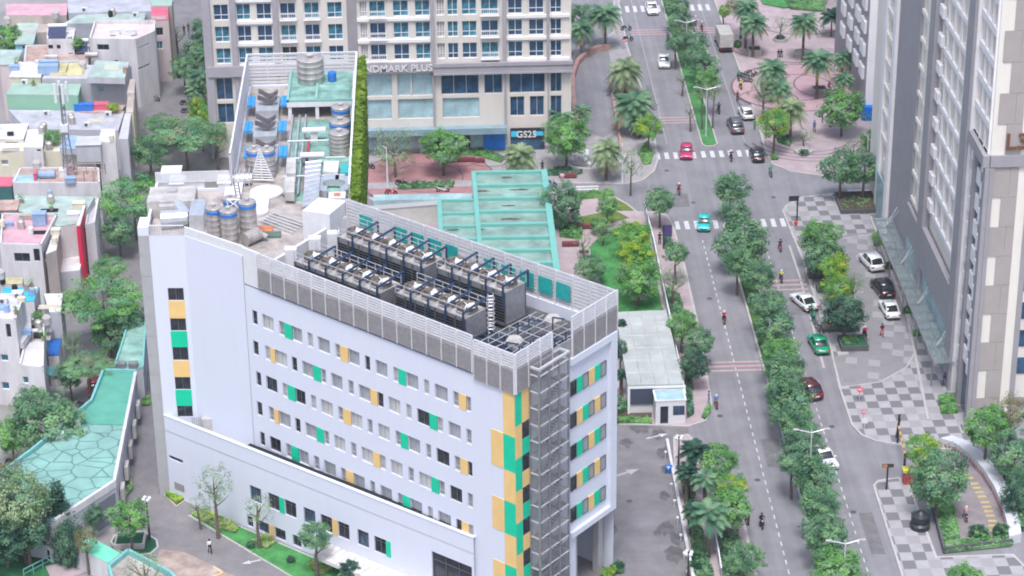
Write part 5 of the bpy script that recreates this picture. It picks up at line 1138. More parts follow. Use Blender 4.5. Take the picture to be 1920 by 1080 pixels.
m = MB(); m.box(g.x-.5, g.x+.5, g.y-.5, g.y+.5, 6.5+Hm*.55, 6.5+Hm*.62); m.build("equipment", M_WHITE2, ms_)
# ================================================================= long low annex with cracked teal roof
M_CRACK = mat("cracked_teal", (0.21, 0.39, 0.355), .7, .16, .35)
t_ = M_CRACK.node_tree; b_ = t_.nodes["Principled BSDF"]; tc = t_.nodes.new("ShaderNodeTexCoord"); nz = t_.nodes.new("ShaderNodeTexNoise"); nz.inputs["Scale"].default_value = .5
ad = t_.nodes.new("ShaderNodeMix"); ad.data_type = 'RGBA'; ad.inputs[0].default_value = .35; t_.links.new(tc.outputs["Object"], ad.inputs[6]); t_.links.new(tc.outputs["Object"], nz.inputs["Vector"]); t_.links.new(nz.outputs["Color"], ad.inputs[7])
vo = t_.nodes.new("ShaderNodeTexVoronoi"); vo.feature = 'DISTANCE_TO_EDGE'; vo.inputs["Scale"].default_value = .78; t_.links.new(ad.outputs[2], vo.inputs["Vector"])
rr = t_.nodes.new("ShaderNodeValToRGB"); rr.color_ramp.elements[0].position = .026; rr.color_ramp.elements[1].position = .045; rr.color_ramp.elements[0].color = (0, 0, 0, 1); t_.links.new(vo.outputs["Distance"], rr.inputs[0])
base = [n for n in t_.nodes if n.type == 'VALTORGB' and n != rr][0]; mm = t_.nodes.new("ShaderNodeMix"); mm.data_type = 'RGBA'; t_.links.new(rr.outputs[0], mm.inputs[0]); mm.inputs[6].default_value = (.08, .19, .17, 1); t_.links.new(base.outputs[0], mm.inputs[7]); t_.links.new(mm.outputs[2], b_.inputs["Base Color"])
M_TEAL2 = mat("teal_roof_coat", (0.10, 0.34, 0.26), .65, .14, .35); M_TEDGE = mat("teal_edge", (.18, .45, .44), .6, .08, 1)
ZA = 4.6
an = thing("annex_building", "long low annex with a cracked teal roof beside the hospital driveway", "annex", (-36, 228, 0))
out = P2([(216, 905), (256, 700), (194, 698), (172, 755), (60, 848), (-10, 900), (-10, 960), (105, 978)], ZA)
m = MB(); m.prism(out, 0, ZA-.15); m.build("wall", M_HGY, an)
m = MB(); m.prism(P2([(216, 905), (236, 798), (140, 795), (-10, 900), (-10, 960), (105, 978)], ZA), ZA-.14, ZA); m.build("cracked_roof", M_CRACK, an)
m = MB(); m.prism(P2([(236, 797), (256, 700), (194, 698), (172, 755), (141, 794)], ZA), ZA-.13, ZA+.02); m.build("roof", M_TEAL2, an)
m = MB()
for a, b in (((256, 700), (194, 698)), ((194, 698), (172, 755)), ((172, 755), (60, 848)), ((60, 848), (-10, 900))):
    A, B_ = P2([a, b], ZA); u, L = unit(A, B_); m.obox(A, u, 0, L, -.15, .12, ZA-.3, ZA+.45)
m.build("roof_edge", M_TEDGE, an)
m = MB()
for a, b in (((105, 978), (216, 905)), ((216, 905), (256, 700))):
    A, B_ = P2([a, b], ZA); u, L = unit(A, B_); m.obox(A, u, 0, L, -.25, .08, ZA-.5, ZA+.3)
m.build("parapet", M_HW, an)
A, B_ = P2([(105, 978), (216, 905)], ZA); u, L = unit(A, B_); m = MB(); m.obox(A, u, L*.55, L*.97, .02, .12, .5, ZA-1.0); m.build("roller_shutter", mat("shutter_grey", (.16, .17, .21), .5, .1, 3), an)
A, B_ = P2([(216, 905), (256, 700)], ZA); u, L = unit(A, B_)
for k, s in enumerate((2, 6.5, 11, 15.5, 20)):
    if s+1.8 < L: m = MB(); m.obox(A, u, s, s+1.5, .1, .5, 1.1, 2.7); m.build("wall_unit", M_ROOFL, an)
g = P2([(212, 700), (268, 692), (274, 600), (246, 585), (232, 640)], 4.0)
a2 = thing("annex_building", "narrow far wing of the annex with stained teal roof and two roof vents", "annex", (g[0][0], g[0][1], 0)); m = MB(); m.prism(g, 0, 3.99); m.build("wall", M_HGY, a2); m = MB(); m.prism(g, 4.0, 4.1); m.build("roof", mat("stained_teal", (.24, .42, .36), .7, .35, .4), a2)
for px in (228, 250):
    q_ = G(px, 685, 4.3); m = MB(); m.box(q_.x-.5, q_.x+.5, q_.y-.4, q_.y+.4, 4.1, 4.7); m.box(q_.x-.4, q_.x+.4, q_.y-.46, q_.y-.41, 4.15, 4.6, 0); m.build("roof_vent", M_STEEL, a2)
m = MB()
for a, b in (((212, 700), (232, 640)), ((232, 640), (246, 585)), ((268, 692), (274, 600))):
    A, B_ = P2([a, b], 4.0); u, L = unit(A, B_); m.obox(A, u, 0, L, -.12, .1, 3.7, 4.35)
m.build("roof_edge", M_TEDGE, a2)
for k, (px, py) in enumerate(((112, 815), (143, 790), (98, 815))):
    if k == 2: break
    g = G(px, py, ZA+.5); m = MB(); m.box(g.x-.45, g.x+.45, g.y-.3, g.y+.3, ZA-.4, ZA+.8); m.cyl((g.x, g.y-.31, ZA+.2), (g.x, g.y-.36, ZA+.2), .3, None, 12); tag(single(m, "air_unit", M_WHITE2), ["white air unit farther down the annex roof edge, by the big tree", "white air unit nearer the bend of the annex roof edge"][k], "air unit")
# courtyard boxes at the bottom left
tb = thing("pump_house", "small white pump house with a bright teal flat top beside the round lawn", "pump house", V2(G(185, 1035, 2))+(0,)); P = P2([(140, 1025), (203, 1056), (226, 1038), (170, 1008)], 2.4)
m = MB(); m.prism(P, 0, 2.39); m.build("wall", M_HW, tb); m = MB(); m.prism(P, 2.4, 2.46); m.build("roof", mat("bright_teal", (.16, .62, .42), .6, .15, 1), tb)
t5 = thing("walled_tank", "open topped white tank box with teal rim below the round lawn", "tank box", V2(G(262, 1075, 2))+(0,)); P = P2([(204, 1060), (218, 1110), (350, 1110), (320, 1072), (240, 1030)], 2.2)
m = MB(); m.prism(P, 0, 1.6); m.build("body", M_HW, t5); m = MB()
for k in range(len(P)):
    A, B_ = P[k], P[(k+1) % len(P)]; u, L = unit(A, B_); m.obox(A, u, 0, L, -.15, .15, 1.6, 2.25)
m.build("rim", M_TEDGE, t5); m = MB(); m.prism([(262*0+x*.98+.02*P[0][0], y*.999) for x, y in P], 1.61, 1.7); m.build("deck", M_ROOF, t5)
# garden fence, bottom left
fn = thing("garden_fence", "thin green mesh fence round the dark lawn at the bottom left", "fence", V2(G(60, 1060))+(0,)); m = MB(); A, B_ = P2([(45, 1085), (108, 1052)])
u, L = unit(A, B_)
for k in range(int(L/1.2)+1): m.obox(A, u, k*1.2, k*1.2+.06, -.03, .03, 0, 1.1)
m.obox(A, u, 0, L, -.03, .03, 1.0, 1.08); m.obox(A, u, 0, L, -.02, .02, .5, .55); m.build("rails", M_TEDGE, fn)
# ================================================================= park side structures
M_AQUA = mat("aqua_steel", (0.16, 0.42, 0.38), .5, .06, .6); M_AQUAG = mat("aqua_glass", (0.235, 0.365, 0.325), .35, .3, .35)
pk = thing("glazed_roof", "big stepped aqua roof with broad glass strips between beams beside the park", "glazed roof", V2(G(960, 420, 4))+(0,)); ZR = 4.0
PR = P2([(888, 326), (1020, 323), (1045, 520), (905, 530)], ZR); PL = P2([(824, 378), (891, 376), (905, 530), (830, 530)], ZR-.1)
m = MB(); m.prism(PR, 0, ZR-.5); m.prism(PL, 0, ZR-.55); m.build("wall", M_AQUA, pk)
m = MB(); m.prism(PR, ZR-.12, ZR-.05); m.prism(PL, ZR-.2, ZR-.14); m.build("glass_top", M_AQUAG, pk)
m = MB()
for k in range(9):
    y = 326+k*24.5; a, b = P2([(888+k*1.5, y), (1022+k*3.3, y-2)], ZR); u, L = unit(a, b); m.obox(a, u, 0, L, -.25, .25, ZR-.04, ZR+.35)
for k in range(7):
    y = 378+k*24.5; a, b = P2([(824+k, y), (890+k*1.5, y-1)], ZR-.1); u, L = unit(a, b); m.obox(a, u, 0, L, -.22, .22, ZR-.13, ZR+.2)
for a, b, w_ in (((888, 326), (905, 530), .6), ((1020, 323), (1045, 520), .8), ((824, 378), (830, 530), .6)):
    A, B_ = P2([a, b], ZR); u, L = unit(A, B_); m.obox(A, u, 0, L, -w_/2, w_/2, ZR-.6, ZR+.42)
m.build("beam", M_AQUA, pk)
q = MB()
for i, (px, py, w_, h_) in enumerate(((950, 332, 1.6, .5), (975, 355, 3, .5), (905, 358, 2, .7), (955, 385, 2.2, .4), (955, 410, 3.2, .5), (860, 400, 1.5, .4), (900, 430, 1.5, .3), (940, 448, 1.6, .3), (960, 470, 3, .5), (930, 470, 2, .4), (850, 430, 1.6, .3))):
    g = G(px, py, ZR); R_ = random.Random(i); q.poly([(g.x+w_*.6*math.cos(a)*R_.uniform(.4, 1), g.y+h_*.8*math.sin(a)*R_.uniform(.4, 1), ZR-.03+i*.0015) for a in np.arange(0, 6.2, .5)])
q.build("leaf_litter", mat("litter", (.10, .09, .06), .95, .4, 2), pk)
pw_ = thing("boundary_wall", "long cream garden wall and terrace left of the aqua roof", "wall", V2(G(750, 400))+(0,)); A, B_ = P2([(686, 396), (822, 385)], 2.6); u, L = unit(A, B_)
m = MB(); m.obox(A, u, 0, L, -1.2, 0, 0, 2.6); m.build("wall", mat("cream_wall", (.58, .55, .52), .8, .1, .6), pw_); m = MB(); m.obox(A, u, -.2, L+.2, -1.25, .05, 2.601, 2.75); m.build("coping", M_GREYPAN, pw_)
g2 = P2([(686, 372), (888, 366), (888, 350), (686, 358)], 1.2); m = MB(); m.prism([V2(G(700, 376, 1)), V2(G(886, 372, 1)), V2(G(886, 362, 1)), V2(G(700, 365, 1))], 0, 1.0); tag(single(m, "planter_wall", M_PGLASS), "low pale green planter wall along the street edge beside the aqua roof", "planter wall")
# pavilion with panel roof and guard booth
pv = thing("pavilion", "pavilion with pale grey panel roof between the lawn and the driveway", "pavilion", V2(G(1215, 650, 3))+(0,)); ZPv = 3.7
PV = P2([(1177, 722), (1281, 719), (1249, 581), (1154, 585)], ZPv); m = MB(); m.prism([((x-PV[0][0])*.97+PV[0][0]+.2, y+.1) for x, y in PV], 0, ZPv-.2); m.build("wall", M_WHITE2, pv)
m = MB(); m.prism(PV, ZPv-.18, ZPv); m.build("roof", mat("panel_roof", (.38, .41, .40), .6, .16, .35), pv)
m = MB()
for k in range(1, 6):
    a = G(1177-k*4, 722-k*23, ZPv); b = G(1281-k*5.4, 719-k*23, ZPv); m.bar(a, b, .08)
for k in range(1, 4):
    a = G(1177+26*k, 721, ZPv); b = G(1154+23.7*k, 584, ZPv); m.bar(a, b, .08)
m.build("roof_seam", M_ROOFL, pv)
m = MB(); A, u = PV[0], unit(PV[0], PV[1])[0]; m.obox(A, u, .3, 3.0, .0, .08, 1.3, 3.2); m.build("dark_window", mat("slate_glass", (.06, .075, .11), .3, .1, 1), pv)
m = MB(); m.obox(A, u, 0, 6.4, .02, .12, 3.25, 3.5); m.obox(A, u, 0, .25, .02, .12, 0, 3.24); m.build("frame", M_WFRAME, pv)
gb = thing("guard_booth", "small white guard booth with glass roof in front of the pavilion", "guard booth", V2(G(1255, 795))+(0,)); c0 = V2(G(1229, 797)); c1_ = V2(G(1285, 795)); u, L = unit(c0, c1_)
m = MB(); holes = [(.5, 1.4, .15, 2.3), (1.9, 3.2, 1.1, 2.3)]; facade(m, c0, u, L, 0, 2.9, holes, .12); m.obox(c0, u, 0, L, -2.6, -.13, 0, 2.89); m.build("wall", M_WHITE2, gb)
place_window(gb, c0, u, .5, .15, winmesh(.9, 2.15, 1, M_DGLASS, M_DARKF), .08); place_window(gb, c0, u, 1.9, 1.1, winmesh(1.3, 1.2, 2, M_NGLASS, M_DARKF), .08)
m = MB(); m.obox(c0, u, .1, L-.1, -2.4, -.1, 2.91, 3.0); m.build("glass_roof", M_PGLASS, gb); m = MB(); m.obox(c0, u, -.1, L+.1, -2.6, -2.42, 2.9, 3.1); m.obox(c0, u, -.1, L+.1, -.1, .05, 2.9, 3.05); m.obox(c0, u, -.1, .1, -2.4, -.1, 2.905, 3.06); m.obox(c0, u, L-.1, L+.1, -2.4, -.1, 2.905, 3.06); m.build("roof_edge", M_WHITE2, gb)
# glass fence along the park
def fence(name, label, pts, h, mt, post=2.4, cat="fence", rail=True, px=True, th=.06):
    P = P2(pts) if px else pts; t = thing(name, label, cat, P[0]+(0,)); m = MB(); pm = MB()
    for A, B_ in zip(P, P[1:]):
        u, L = unit(A, B_); m.obox(A, u, 0.03, L, -th/2, th/2, .15, h); k = 0
        while k < L: pm.obox(A, u, k-.05, k+.05, -.06, .06, 0, h+.08); k += post
        pm.obox(A, u, 0, L, -.06, .06, h+.001, h+.07)
    m.build("panel", mt, t); pm.build("post", M_WFRAME, t); return t
M_FG = mat("fence_glass", (.30, .42, .42), .3, .2, 1, alpha=.55)
fence("park_fence", "long low white framed fence between the lawn and the boulevard pavement", [(1208, 400), (1226, 470), (1240, 540), (1250, 585), (1285, 760)], 1.5, M_FG)
fence("park_fence", "white framed fence along the strip of palms by the hospital driveway", [(1338, 1010), (1345, 1045), (1352, 1090)], 1.5, M_FG)
m = MB(); P = P2([(1262, 893), (1300, 1095)]); u, L = unit(*P); m.obox(P[0], u, -7, L, -.15, .15, 0, .7); tag(single(m, "low_wall", M_HW), "low white wall edging the hospital driveway below the palms", "wall")
for i in range(11):
    s = -4+i*3.4; p = at(P[0], u, s, .45, 0)
    if s > L: break
    m = MB(); m.cyl((p[0], p[1], 0), (p[0], p[1], .55), .05, None, 6); m.blob((p[0], p[1], .68), .17, 0, 8); o = single(m, "bollard_light", M_WHITE2); tag(o, "small white ball light on the driveway edge", "bollard light", "ball lights along the hospital driveway wall")
# ================================================================= vegetation
L_MED = leafmat("leaf_median", (0.070, 0.175, 0.105), (0.215, 0.390, 0.245)); L_MED2 = leafmat("leaf_median_light", (0.110, 0.250, 0.120), (0.29, 0.49, 0.25))
L_BRI = leafmat("leaf_bright", (0.097, 0.266, 0.075), (0.276, 0.547, 0.165)); L_LIM = leafmat("leaf_lime", (0.211, 0.386, 0.030), (0.486, 0.600, 0.090))
L_DRK = leafmat("leaf_dark", (0.023, 0.081, 0.063), (0.082, 0.177, 0.120)); L_SPA = leafmat("leaf_olive", (0.163, 0.249, 0.129), (0.401, 0.499, 0.293))
L_FEA = leafmat("leaf_feathery", (0.100, 0.277, 0.147), (0.292, 0.536, 0.276)); L_PAL = leafmat("leaf_palm", (0.073, 0.194, 0.121), (0.255, 0.425, 0.250)); L_PALD = leafmat("leaf_palm_dry", (0.162, 0.177, 0.075), (0.389, 0.354, 0.165)); L_BRN = leafmat("leaf_brownish", (0.145, 0.137, 0.060), (0.324, 0.274, 0.135))
M_BARK = mat("bark", (0.15, 0.115, 0.095), .9, .3, 3); M_BARKP = mat("pale_bark", (0.30, 0.27, 0.25), .9, .25, 3); M_STONE = mat("planter_stone", (0.40, 0.38, 0.37), .8, .12, 1); M_SLATE = mat("planter_slate", (.10, .10, .105), .7, .2, 1.5)
def crown(seed, n_cl, n_leaf, leaf, flat=0.8, gap=0.0, shape='round', hol=.5):
    R_ = random.Random(seed); V = []; F = []; MI = []
    for c in range(n_cl):
        # golden-angle clump centres in a squashed ball, pushed outwards
        z = 1-2*(c+.5)/n_cl; a = c*2.39996+R_.uniform(-.4, .4); r = math.sqrt(max(0, 1-z*z)); k = R_.uniform(hol, 1.0)**.5*R_.uniform(.72, 1.05)
        if shape == 'tier': z = (round((z+1)*2.5)/2.5-1)*.8; k *= 1.1
        if shape == 'cone': r *= (1-z)*.55+.08; 
        if shape == 'umbrella': z = .3+abs(z)*.5; k = max(k, .5)
        cx, cy, cz = r*math.cos(a)*k, r*math.sin(a)*k, z*k*flat
        if R_.random() < gap: continue
        cr = R_.uniform(.15, .31); zf = .3 if shape in ('tier', 'umbrella') else .75; mi = 0 if R_.random() < .62 else 1
        for l in range(n_leaf):
            while True:
                p = Vector((R_.uniform(-1, 1), R_.uniform(-1, 1), R_.uniform(-1, 1)))
                if p.length <= 1: break
            q = Vector((cx+p.x*cr, cy+p.y*cr, cz+p.z*cr*zf)); s = leaf*R_.uniform(.6, 1.25)
            nrm = (p*.8+Vector((cx, cy, cz))*.6+Vector((R_.uniform(-.6, .6), R_.uniform(-.6, .6), .55+R_.uniform(-.5, .5)))).normalized()
            e1 = nrm.cross(Vector((R_.uniform(-1, 1), R_.uniform(-1, 1), R_.uniform(-1, 1)))).normalized()*s; e2 = nrm.cross(e1).normalized()*s*R_.uniform(.45, .8)
            i = len(V); V += [tuple(q-e1), tuple(q-e2*.9+e1*.1), tuple(q+e1), tuple(q+e2*.9-e1*.1)]; F.append((i, i+1, i+2, i+3)); MI.append(mi)
    return V, F, MI
_cm = {}
def crown_mesh(kind):
    if kind in _cm: return _cm[kind]
    spec = {'m0': (1, 60, 44, .085, .85, 0.04, 'round', L_MED, L_MED2), 'm1': (2, 56, 44, .085, .9, 0.08, 'round', L_MED, L_MED2), 'm2': (3, 66, 40, .08, .8, 0.05, 'round', L_MED2, L_MED),
            'b0': (4, 56, 46, .085, .85, 0.03, 'round', L_BRI, L_MED2), 'b1': (5, 60, 44, .08, .9, 0.05, 'round', L_BRI, L_LIM), 'l0': (6, 50, 44, .085, .85, 0.03, 'round', L_LIM, L_BRI),
            's0': (7, 42, 22, .06, .9, 0.18, 'round', L_SPA, L_MED2), 's1': (8, 34, 20, .06, .8, 0.25, 'round', L_SPA, L_BRI), 'd0': (9, 60, 44, .08, .9, 0.03, 'round', L_DRK, L_MED),
            'f0': (10, 80, 48, .055, .5, 0.05, 'tier', L_FEA, L_SPA), 'f1': (11, 76, 48, .055, .6, .05, 'tier', L_FEA, L_BRI), 'c0': (12, 70, 44, .07, 3.2, 0, 'cone', L_DRK, L_DRK), 'h0': (13, 60, 50, .10, .8, 0, 'round', L_MED2, L_BRI), 'g0': (14, 60, 44, .10, .95, 0, 'round', L_DRK, L_BRI), 'r1': (17, 62, 44, .07, .85, .05, 'round', L_SPA, L_MED2), 'r0': (15, 60, 36, .06, .8, .1, 'round', L_BRN, L_SPA), 'y0': (16, 50, 40, .10, .6, .0, 'round', L_LIM, L_SPA)}[kind]
    V, F, MI = crown(spec[0], int(spec[1]*1.35), int(spec[2]*1.5), spec[3]*.66, spec[4], spec[5]*1.2, spec[6])
    me = bpy.data.meshes.new("crown"); me.from_pydata(V, [], F); me.materials.append(spec[7]); me.materials.append(spec[8]); me.polygons.foreach_set("material_index", MI); me.update(); _cm[kind] = me; return me
_tm = {}
def trunk_mesh(h, sp, seed, m_=None, th=.14):
    """tapered trunk of height h reaching into a crown of radius sp"""
    key = (round(h*2), round(sp*2), seed % 4, (m_ or M_BARK).name)
    if key in _tm: return _tm[key]
    R_ = random.Random(seed); q = MB(); b = Vector((0, 0, 0)); t1 = Vector((R_.uniform(-.15, .15), R_.uniform(-.15, .15), h*.55)); q.cyl(b, t1, th*1.25, th*.85, 8)
    t2 = Vector((t1.x+R_.uniform(-.2, .2), t1.y, h)); q.cyl(t1, t2, th*.85, th*.5, 7)
    for k in range(5):
        a = k*1.257+R_.uniform(-.3, .3); s = t1.lerp(t2, .1+.18*k); e = s+Vector((math.cos(a)*sp*.6, math.sin(a)*sp*.6, sp*R_.uniform(.35, .8))); q.cyl(s, e, th*.5, th*.2, 5)
        e2 = e+Vector((math.cos(a+.6)*sp*.25, math.sin(a+.6)*sp*.25, sp*.25)); q.cyl(e, e2, th*.22, th*.1, 4)
    q.cyl(t2, t2+Vector((0, 0, sp*.5)), th*.5, th*.15, 5)
    me = q.mesh("trunk", m_ or M_BARK, org=Vector((0, 0, 0))); _tm[key] = me; return me
_tn = [0]
def tree(px, py, rpx, kind, label, zc=4.2, cat="tree", name="leafy_tree", group=None, z0=0.13, sq=1.0, th=.14, bark=None):
    """px, py, rpx: crown centre and radius in the photograph; zc: height of the crown centre"""
    c = G(px, py, zc); r = rpx/PX(zc, c.y); _tn[0] += 1
    t = thing(name, label, cat, (c.x, c.y, z0), 0, group)
    inst(trunk_mesh(max(.6, zc-z0-r*.25), r, _tn[0], bark, th), "trunk", t)
    o = inst(crown_mesh(kind), "crown", t, (0, 0, zc-z0), _tn[0]*1.7); o.scale = (r*1.12, r*1.12, r*1.12*sq); return t
def bush(px, py, rpx, kind, label, group=None, z0=0.13, sq=.8, cat="bush", name="round_bush"):
    c = G(px, py, z0+.5); r = rpx/PX(.5, c.y); _tn[0] += 1
    t = thing(name, label, cat, (c.x, c.y, z0), 0, group); inst(trunk_mesh(.6, .3, 1), "stem", t); o = inst(crown_mesh(kind), "foliage", t, (0, 0, r*sq*.8), _tn[0]); o.scale = (r*1.05, r*1.05, r*sq); return t
ords = "first second third fourth fifth sixth seventh eighth ninth tenth eleventh twelfth thirteenth fourteenth fifteenth sixteenth seventeenth eighteenth nineteenth twentieth twenty-first".split()
low = [(1371, 352, 34, 'm0'), (1377, 396, 33, 'm1'), (1392, 452, 46, 'm0'), (1384, 488, 34, 'm2'), (1421, 515, 34, 'm2'), (1440, 570, 37, 'm0'), (1454, 607, 41, 'm1'), (1462, 660, 36, 'b0'), (1472, 690, 42, 'm2'), (1470, 727, 36, 'm1'), (1480, 752, 46, 'm0'), (1492, 786, 42, 'm2'), (1508, 829, 36, 'm1'), (1487, 862, 34, 'm1'), (1528, 893, 41, 'm0'), (1537, 943, 41, 'm2'), (1546, 1003, 50, 'm0'), (1570, 1064, 48, 'b0'), (1590, 1120, 46, 'm1')]
for i, (x, y, r, k) in enumerate(low):
    r *= (.92, .84, 1.0, .88, .96)[i % 5]; tree(x, y, r, k, "%s street tree on the lower median counting down from the junction" % ords[i], (4.3 if i > 1 else 4.6)+(.3, -.3, 0, .5, -.2)[i % 5], group="trees along the lower median", z0=.17, sq=(1, .85, 1.1, .95)[i % 4])
up = [(1268, 12, 24, 'm2'), (1276, 42, 25, 'm1'), (1268, 76, 20, 'm0'), (1284, 62, 18, 's0'), (1304, 78, 23, 'm1'), (1306, 104, 23, 'm0'), (1320, 122, 26, 'm1'), (1327, 148, 22, 'b0'), (1318, 170, 20, 's0'), (1338, 168, 18, 's1')]
for i, (x, y, r, k) in enumerate(up):
    tree(x, y, r, k, "%s street tree on the upper median counting from the top edge" % ords[i], 4.6 if i < 7 else 6.0, group="trees along the upper median", z0=.17, th=.11)
def G0(px, py): g = G(px, py); return g
T = [  # px, py, r, kind, label, zc, squash
 (1538, 444, 38, 'b0', "large bright green tree at the head of the drop-off island", 4.6, 1), (1548, 482, 38, 'm0', "darker tree right below the large bright tree on the drop-off island", 3.6, 1), (1566, 500, 27, 'l0', "yellow green tree between two darker ones on the drop-off island", 4.6, 1.1), (1572, 540, 30, 'b1', "fresh green tree above the dark rounded one on the drop-off island", 4, 1), (1602, 528, 22, 's0', "thin airy tree leaning over the drop-off drive", 4.4, .9), (1584, 585, 38, 'd0', "dark rounded tree in the slate planter at the island's lower end", 4.0, 1),
 (1578, 312, 36, 'm0', "left tree of the pair in the hedge planter at the tower corner", 5, 1), (1620, 312, 32, 'm1', "right tree of the pair in the hedge planter at the tower corner", 5, 1), (1600, 282, 26, 's0', "airy tree behind the hedge planter pair", 4.6, 1), (1640, 265, 26, 'b0', "pale green tree against the foot of the glass tower", 4.5, 1),
 (1580, 200, 42, 'b0', "big weeping bright tree at the plaza's right rim", 4.6, .95), (1452, 228, 30, 'b1', "bright round tree beside the zebra crossing on the plaza", 5, .9), (1432, 168, 30, 's0', "olive tree among the plaza palms by the kerb", 4.6, 1), (1358, 20, 12, 'b1', "small round street tree at the top of the plaza kerb", 3, 1), (1464, 42, 16, 's1', "slender flowering tree in a round planter on the plaza", 3.4, 1), (1508, 252, 20, 's1', "sparse grey shrub tree in a round planter near the plaza corner", 2.2, .7), (1390, 5, 30, 'r0', "brownish tree cut by the top edge at the plaza", 6, 1),
 (1238, 375, 28, 'm2', "round tree at the park corner nearest the junction", 4, 1), (1183, 300, 28, 's1', "thin airy tree on the pointed pavement left of the junction", 5.2, 1.1), (1216, 237, 25, 'b1', "small bright tree on the pavement left of the red car", 4, .9), (1062, 255, 42, 'b0', "wide bright tree between the shop sign and the fountain bed", 5, .95), (740, 275, 46, 's0', "left airy olive tree on the rose circle forecourt", 4.6, 1), (830, 272, 42, 'b0', "right green tree on the rose circle forecourt", 4.6, .85), (1085, 215, 20, 's0', "small pale tree behind the wide bright tree", 4.4, 1),
 (1052, 378, 38, 'm1', "dark green tree touching the aqua roof's right edge", 3.8, 1.1), (1140, 385, 20, 'b0', "small bright tree on the pale park lawn", 3.2, 1), (1130, 430, 20, 's0', "silver grey tree in the middle of the park", 2.4, 1.1), (1096, 452, 18, 's1', "pink flowering shrub tree beside the park path", 2.6, 1.1), (1108, 500, 30, 'm2', "grey green bushy tree in the park nearest the slatted roof screen", 2.6, .8), (1188, 440, 34, 'b1', "pale green tree topmost of three on the lawn by the fence", 3.6, .8), (1192, 478, 34, 'l0', "lime tree in the middle of three on the lawn by the fence", 3.8, .9), (1197, 522, 42, 'b0', "broad green tree lowest of three on the lawn by the fence", 3.8, .9),
 (1268, 472, 24, 'm2', "feathery tree on the pavement below the purple banner", 4.6, .9), (1262, 520, 28, 's0', "loose green tree leaning over the boulevard kerb", 4, 1), (1280, 608, 30, 'b0', "bright tree beside the pavilion roof's right edge", 3.8, 1), (1312, 640, 28, 'm2', "green tree behind the brownish one beside the pavilion", 3.6, 1), (1300, 682, 28, 'd0', "brown tinged dark tree beside the guard booth pavilion", 3.4, 1.1), (1165, 655, 12, 'd0', "dark slim tree squeezed between hospital and pavilion", 4, 2.0),
 (1345, 865, 38, 'b0', "bright tree just right of the palm cluster by the driveway", 4.2, 1), (1372, 915, 30, 'b1', "second bright tree below the palm cluster at the kerb", 4.2, 1), (1368, 950, 40, 'b0', "lowest big bright tree between palms and boulevard", 4.2, 1), (1400, 1045, 34, 'm2', "green street tree on the verge at the bottom edge", 3.6, .9),
 (1762, 895, 52, 'm2', "big dark green tree beside the garage ramp", 5, 1.25), (1732, 842, 32, 'b1', "fresh green tree at the head of the garage ramp bed", 4.4, 1), (1810, 1085, 34, 'b0', "bright tree cut by the bottom edge in front of the ramp bed", 3.4, 1), (1852, 798, 42, 'b0', "green tree against the foot of the tower's taupe panels", 5, 1.1), (1898, 770, 34, 'r0', "brown green tree at the right edge before the tower", 6, 1.1), (1898, 850, 40, 'm1', "dark tree behind the curved white ramp wall", 4, 1.2), (1905, 925, 26, 'd0', "dark ivy tree at the right edge beyond the ramp wall", 3.0, 1.6),
 (348, 250, 58, 'f0', "broad feathery garden tree behind the roof yard, left of the pointed tree", 5.5, .8), (250, 370, 62, 'f1', "large layered tree over the lane left of the hospital roof corner", 6, .95), (222, 430, 30, 'm1', "shadowed lower tree under the layered lane tree", 4, 1), (195, 560, 72, 'f1', "widest layered tree crown beside the grey cladding strip", 6.5, .8), (245, 600, 34, 'm1', "dark green tree behind the annex's far wing", 4.2, 1), (165, 682, 44, 'f0', "low layered tree at the annex roof's upper edge", 5, .7), (92, 795, 64, 'm2', "big dense tree before the cracked teal roof", 5, .95), (60, 755, 36, 'm2', "smaller tree between the villa and the big dense tree", 5, 1),
 (385, 60, 26, 'm1', "tree beside the apartment block's left pilaster at the top", 6, 1.3), (345, 125, 26, 'm2', "tree over the back lane beside the palms", 4.5, 1.0), (376, 215, 22, 'l0', "pointed light green conical tree behind the roof yard", 5.5, 1.7), (405, 255, 28, 's0', "pale tree against the slatted rear screen foot", 5.2, 1),
 (242, 968, 36, 'b0', "bright round tree in the white square planter on the round lawn", 4.6, 1), (36, 935, 58, 'r1', "large pale olive tree over the dark garden at lower left", 7.5, 1), (48, 992, 46, 'd0', "dark mass tree beneath the pale olive tree", 4.4, 1), (-5, 900, 50, 'r0', "brown tinged tree cut by the left edge above the garden", 8, 1), (168, 962, 24, 'm1', "green shrub tree by the annex's roller shutter", 3, .9), (160, 1010, 22, 'r0', "thin brown tree beside the dark cypress", 4.2, 1.3), (268, 1062, 40, 's1', "airy tree in front of the teal rimmed box", 5, .8),
 (402, 905, 32, 's0', "tall young tree with staked trunk before the podium wall", 6.5, 1.5), (373, 945, 22, 's1', "half bare shrub tree left of the tall young tree", 3, 1), (482, 950, 32, 's1', "young tree with yellowish leaves second along the front lawn", 5, .9), (590, 1003, 30, 'm2', "young dark leaved tree third along the front lawn", 5, 1.0),
 (12, 72, 28, 'b0', "big round tree between the houses at the left edge", 7.5, 1.1), (140, 80, 16, 'b0', "round rooftop tree between two solar heaters", 9, .8), (98, 255, 17, 'b0', "rooftop shrub in a box behind the cream house", 8, .8), (212, 200, 11, 'l0', "small lime shrub on the low roof by the blue bin", 7, .8), (70, 590, 10, 'b0', "shrub on the cyan house's terrace", 7.6, .8), (1125, 420, 18, 'h0', "low grey shrub beside the silver park tree", 1.6, .8), (1090, 30, 26, 'm1', "tree between apartment block corner and boulevard palms", 4.5, 1)]
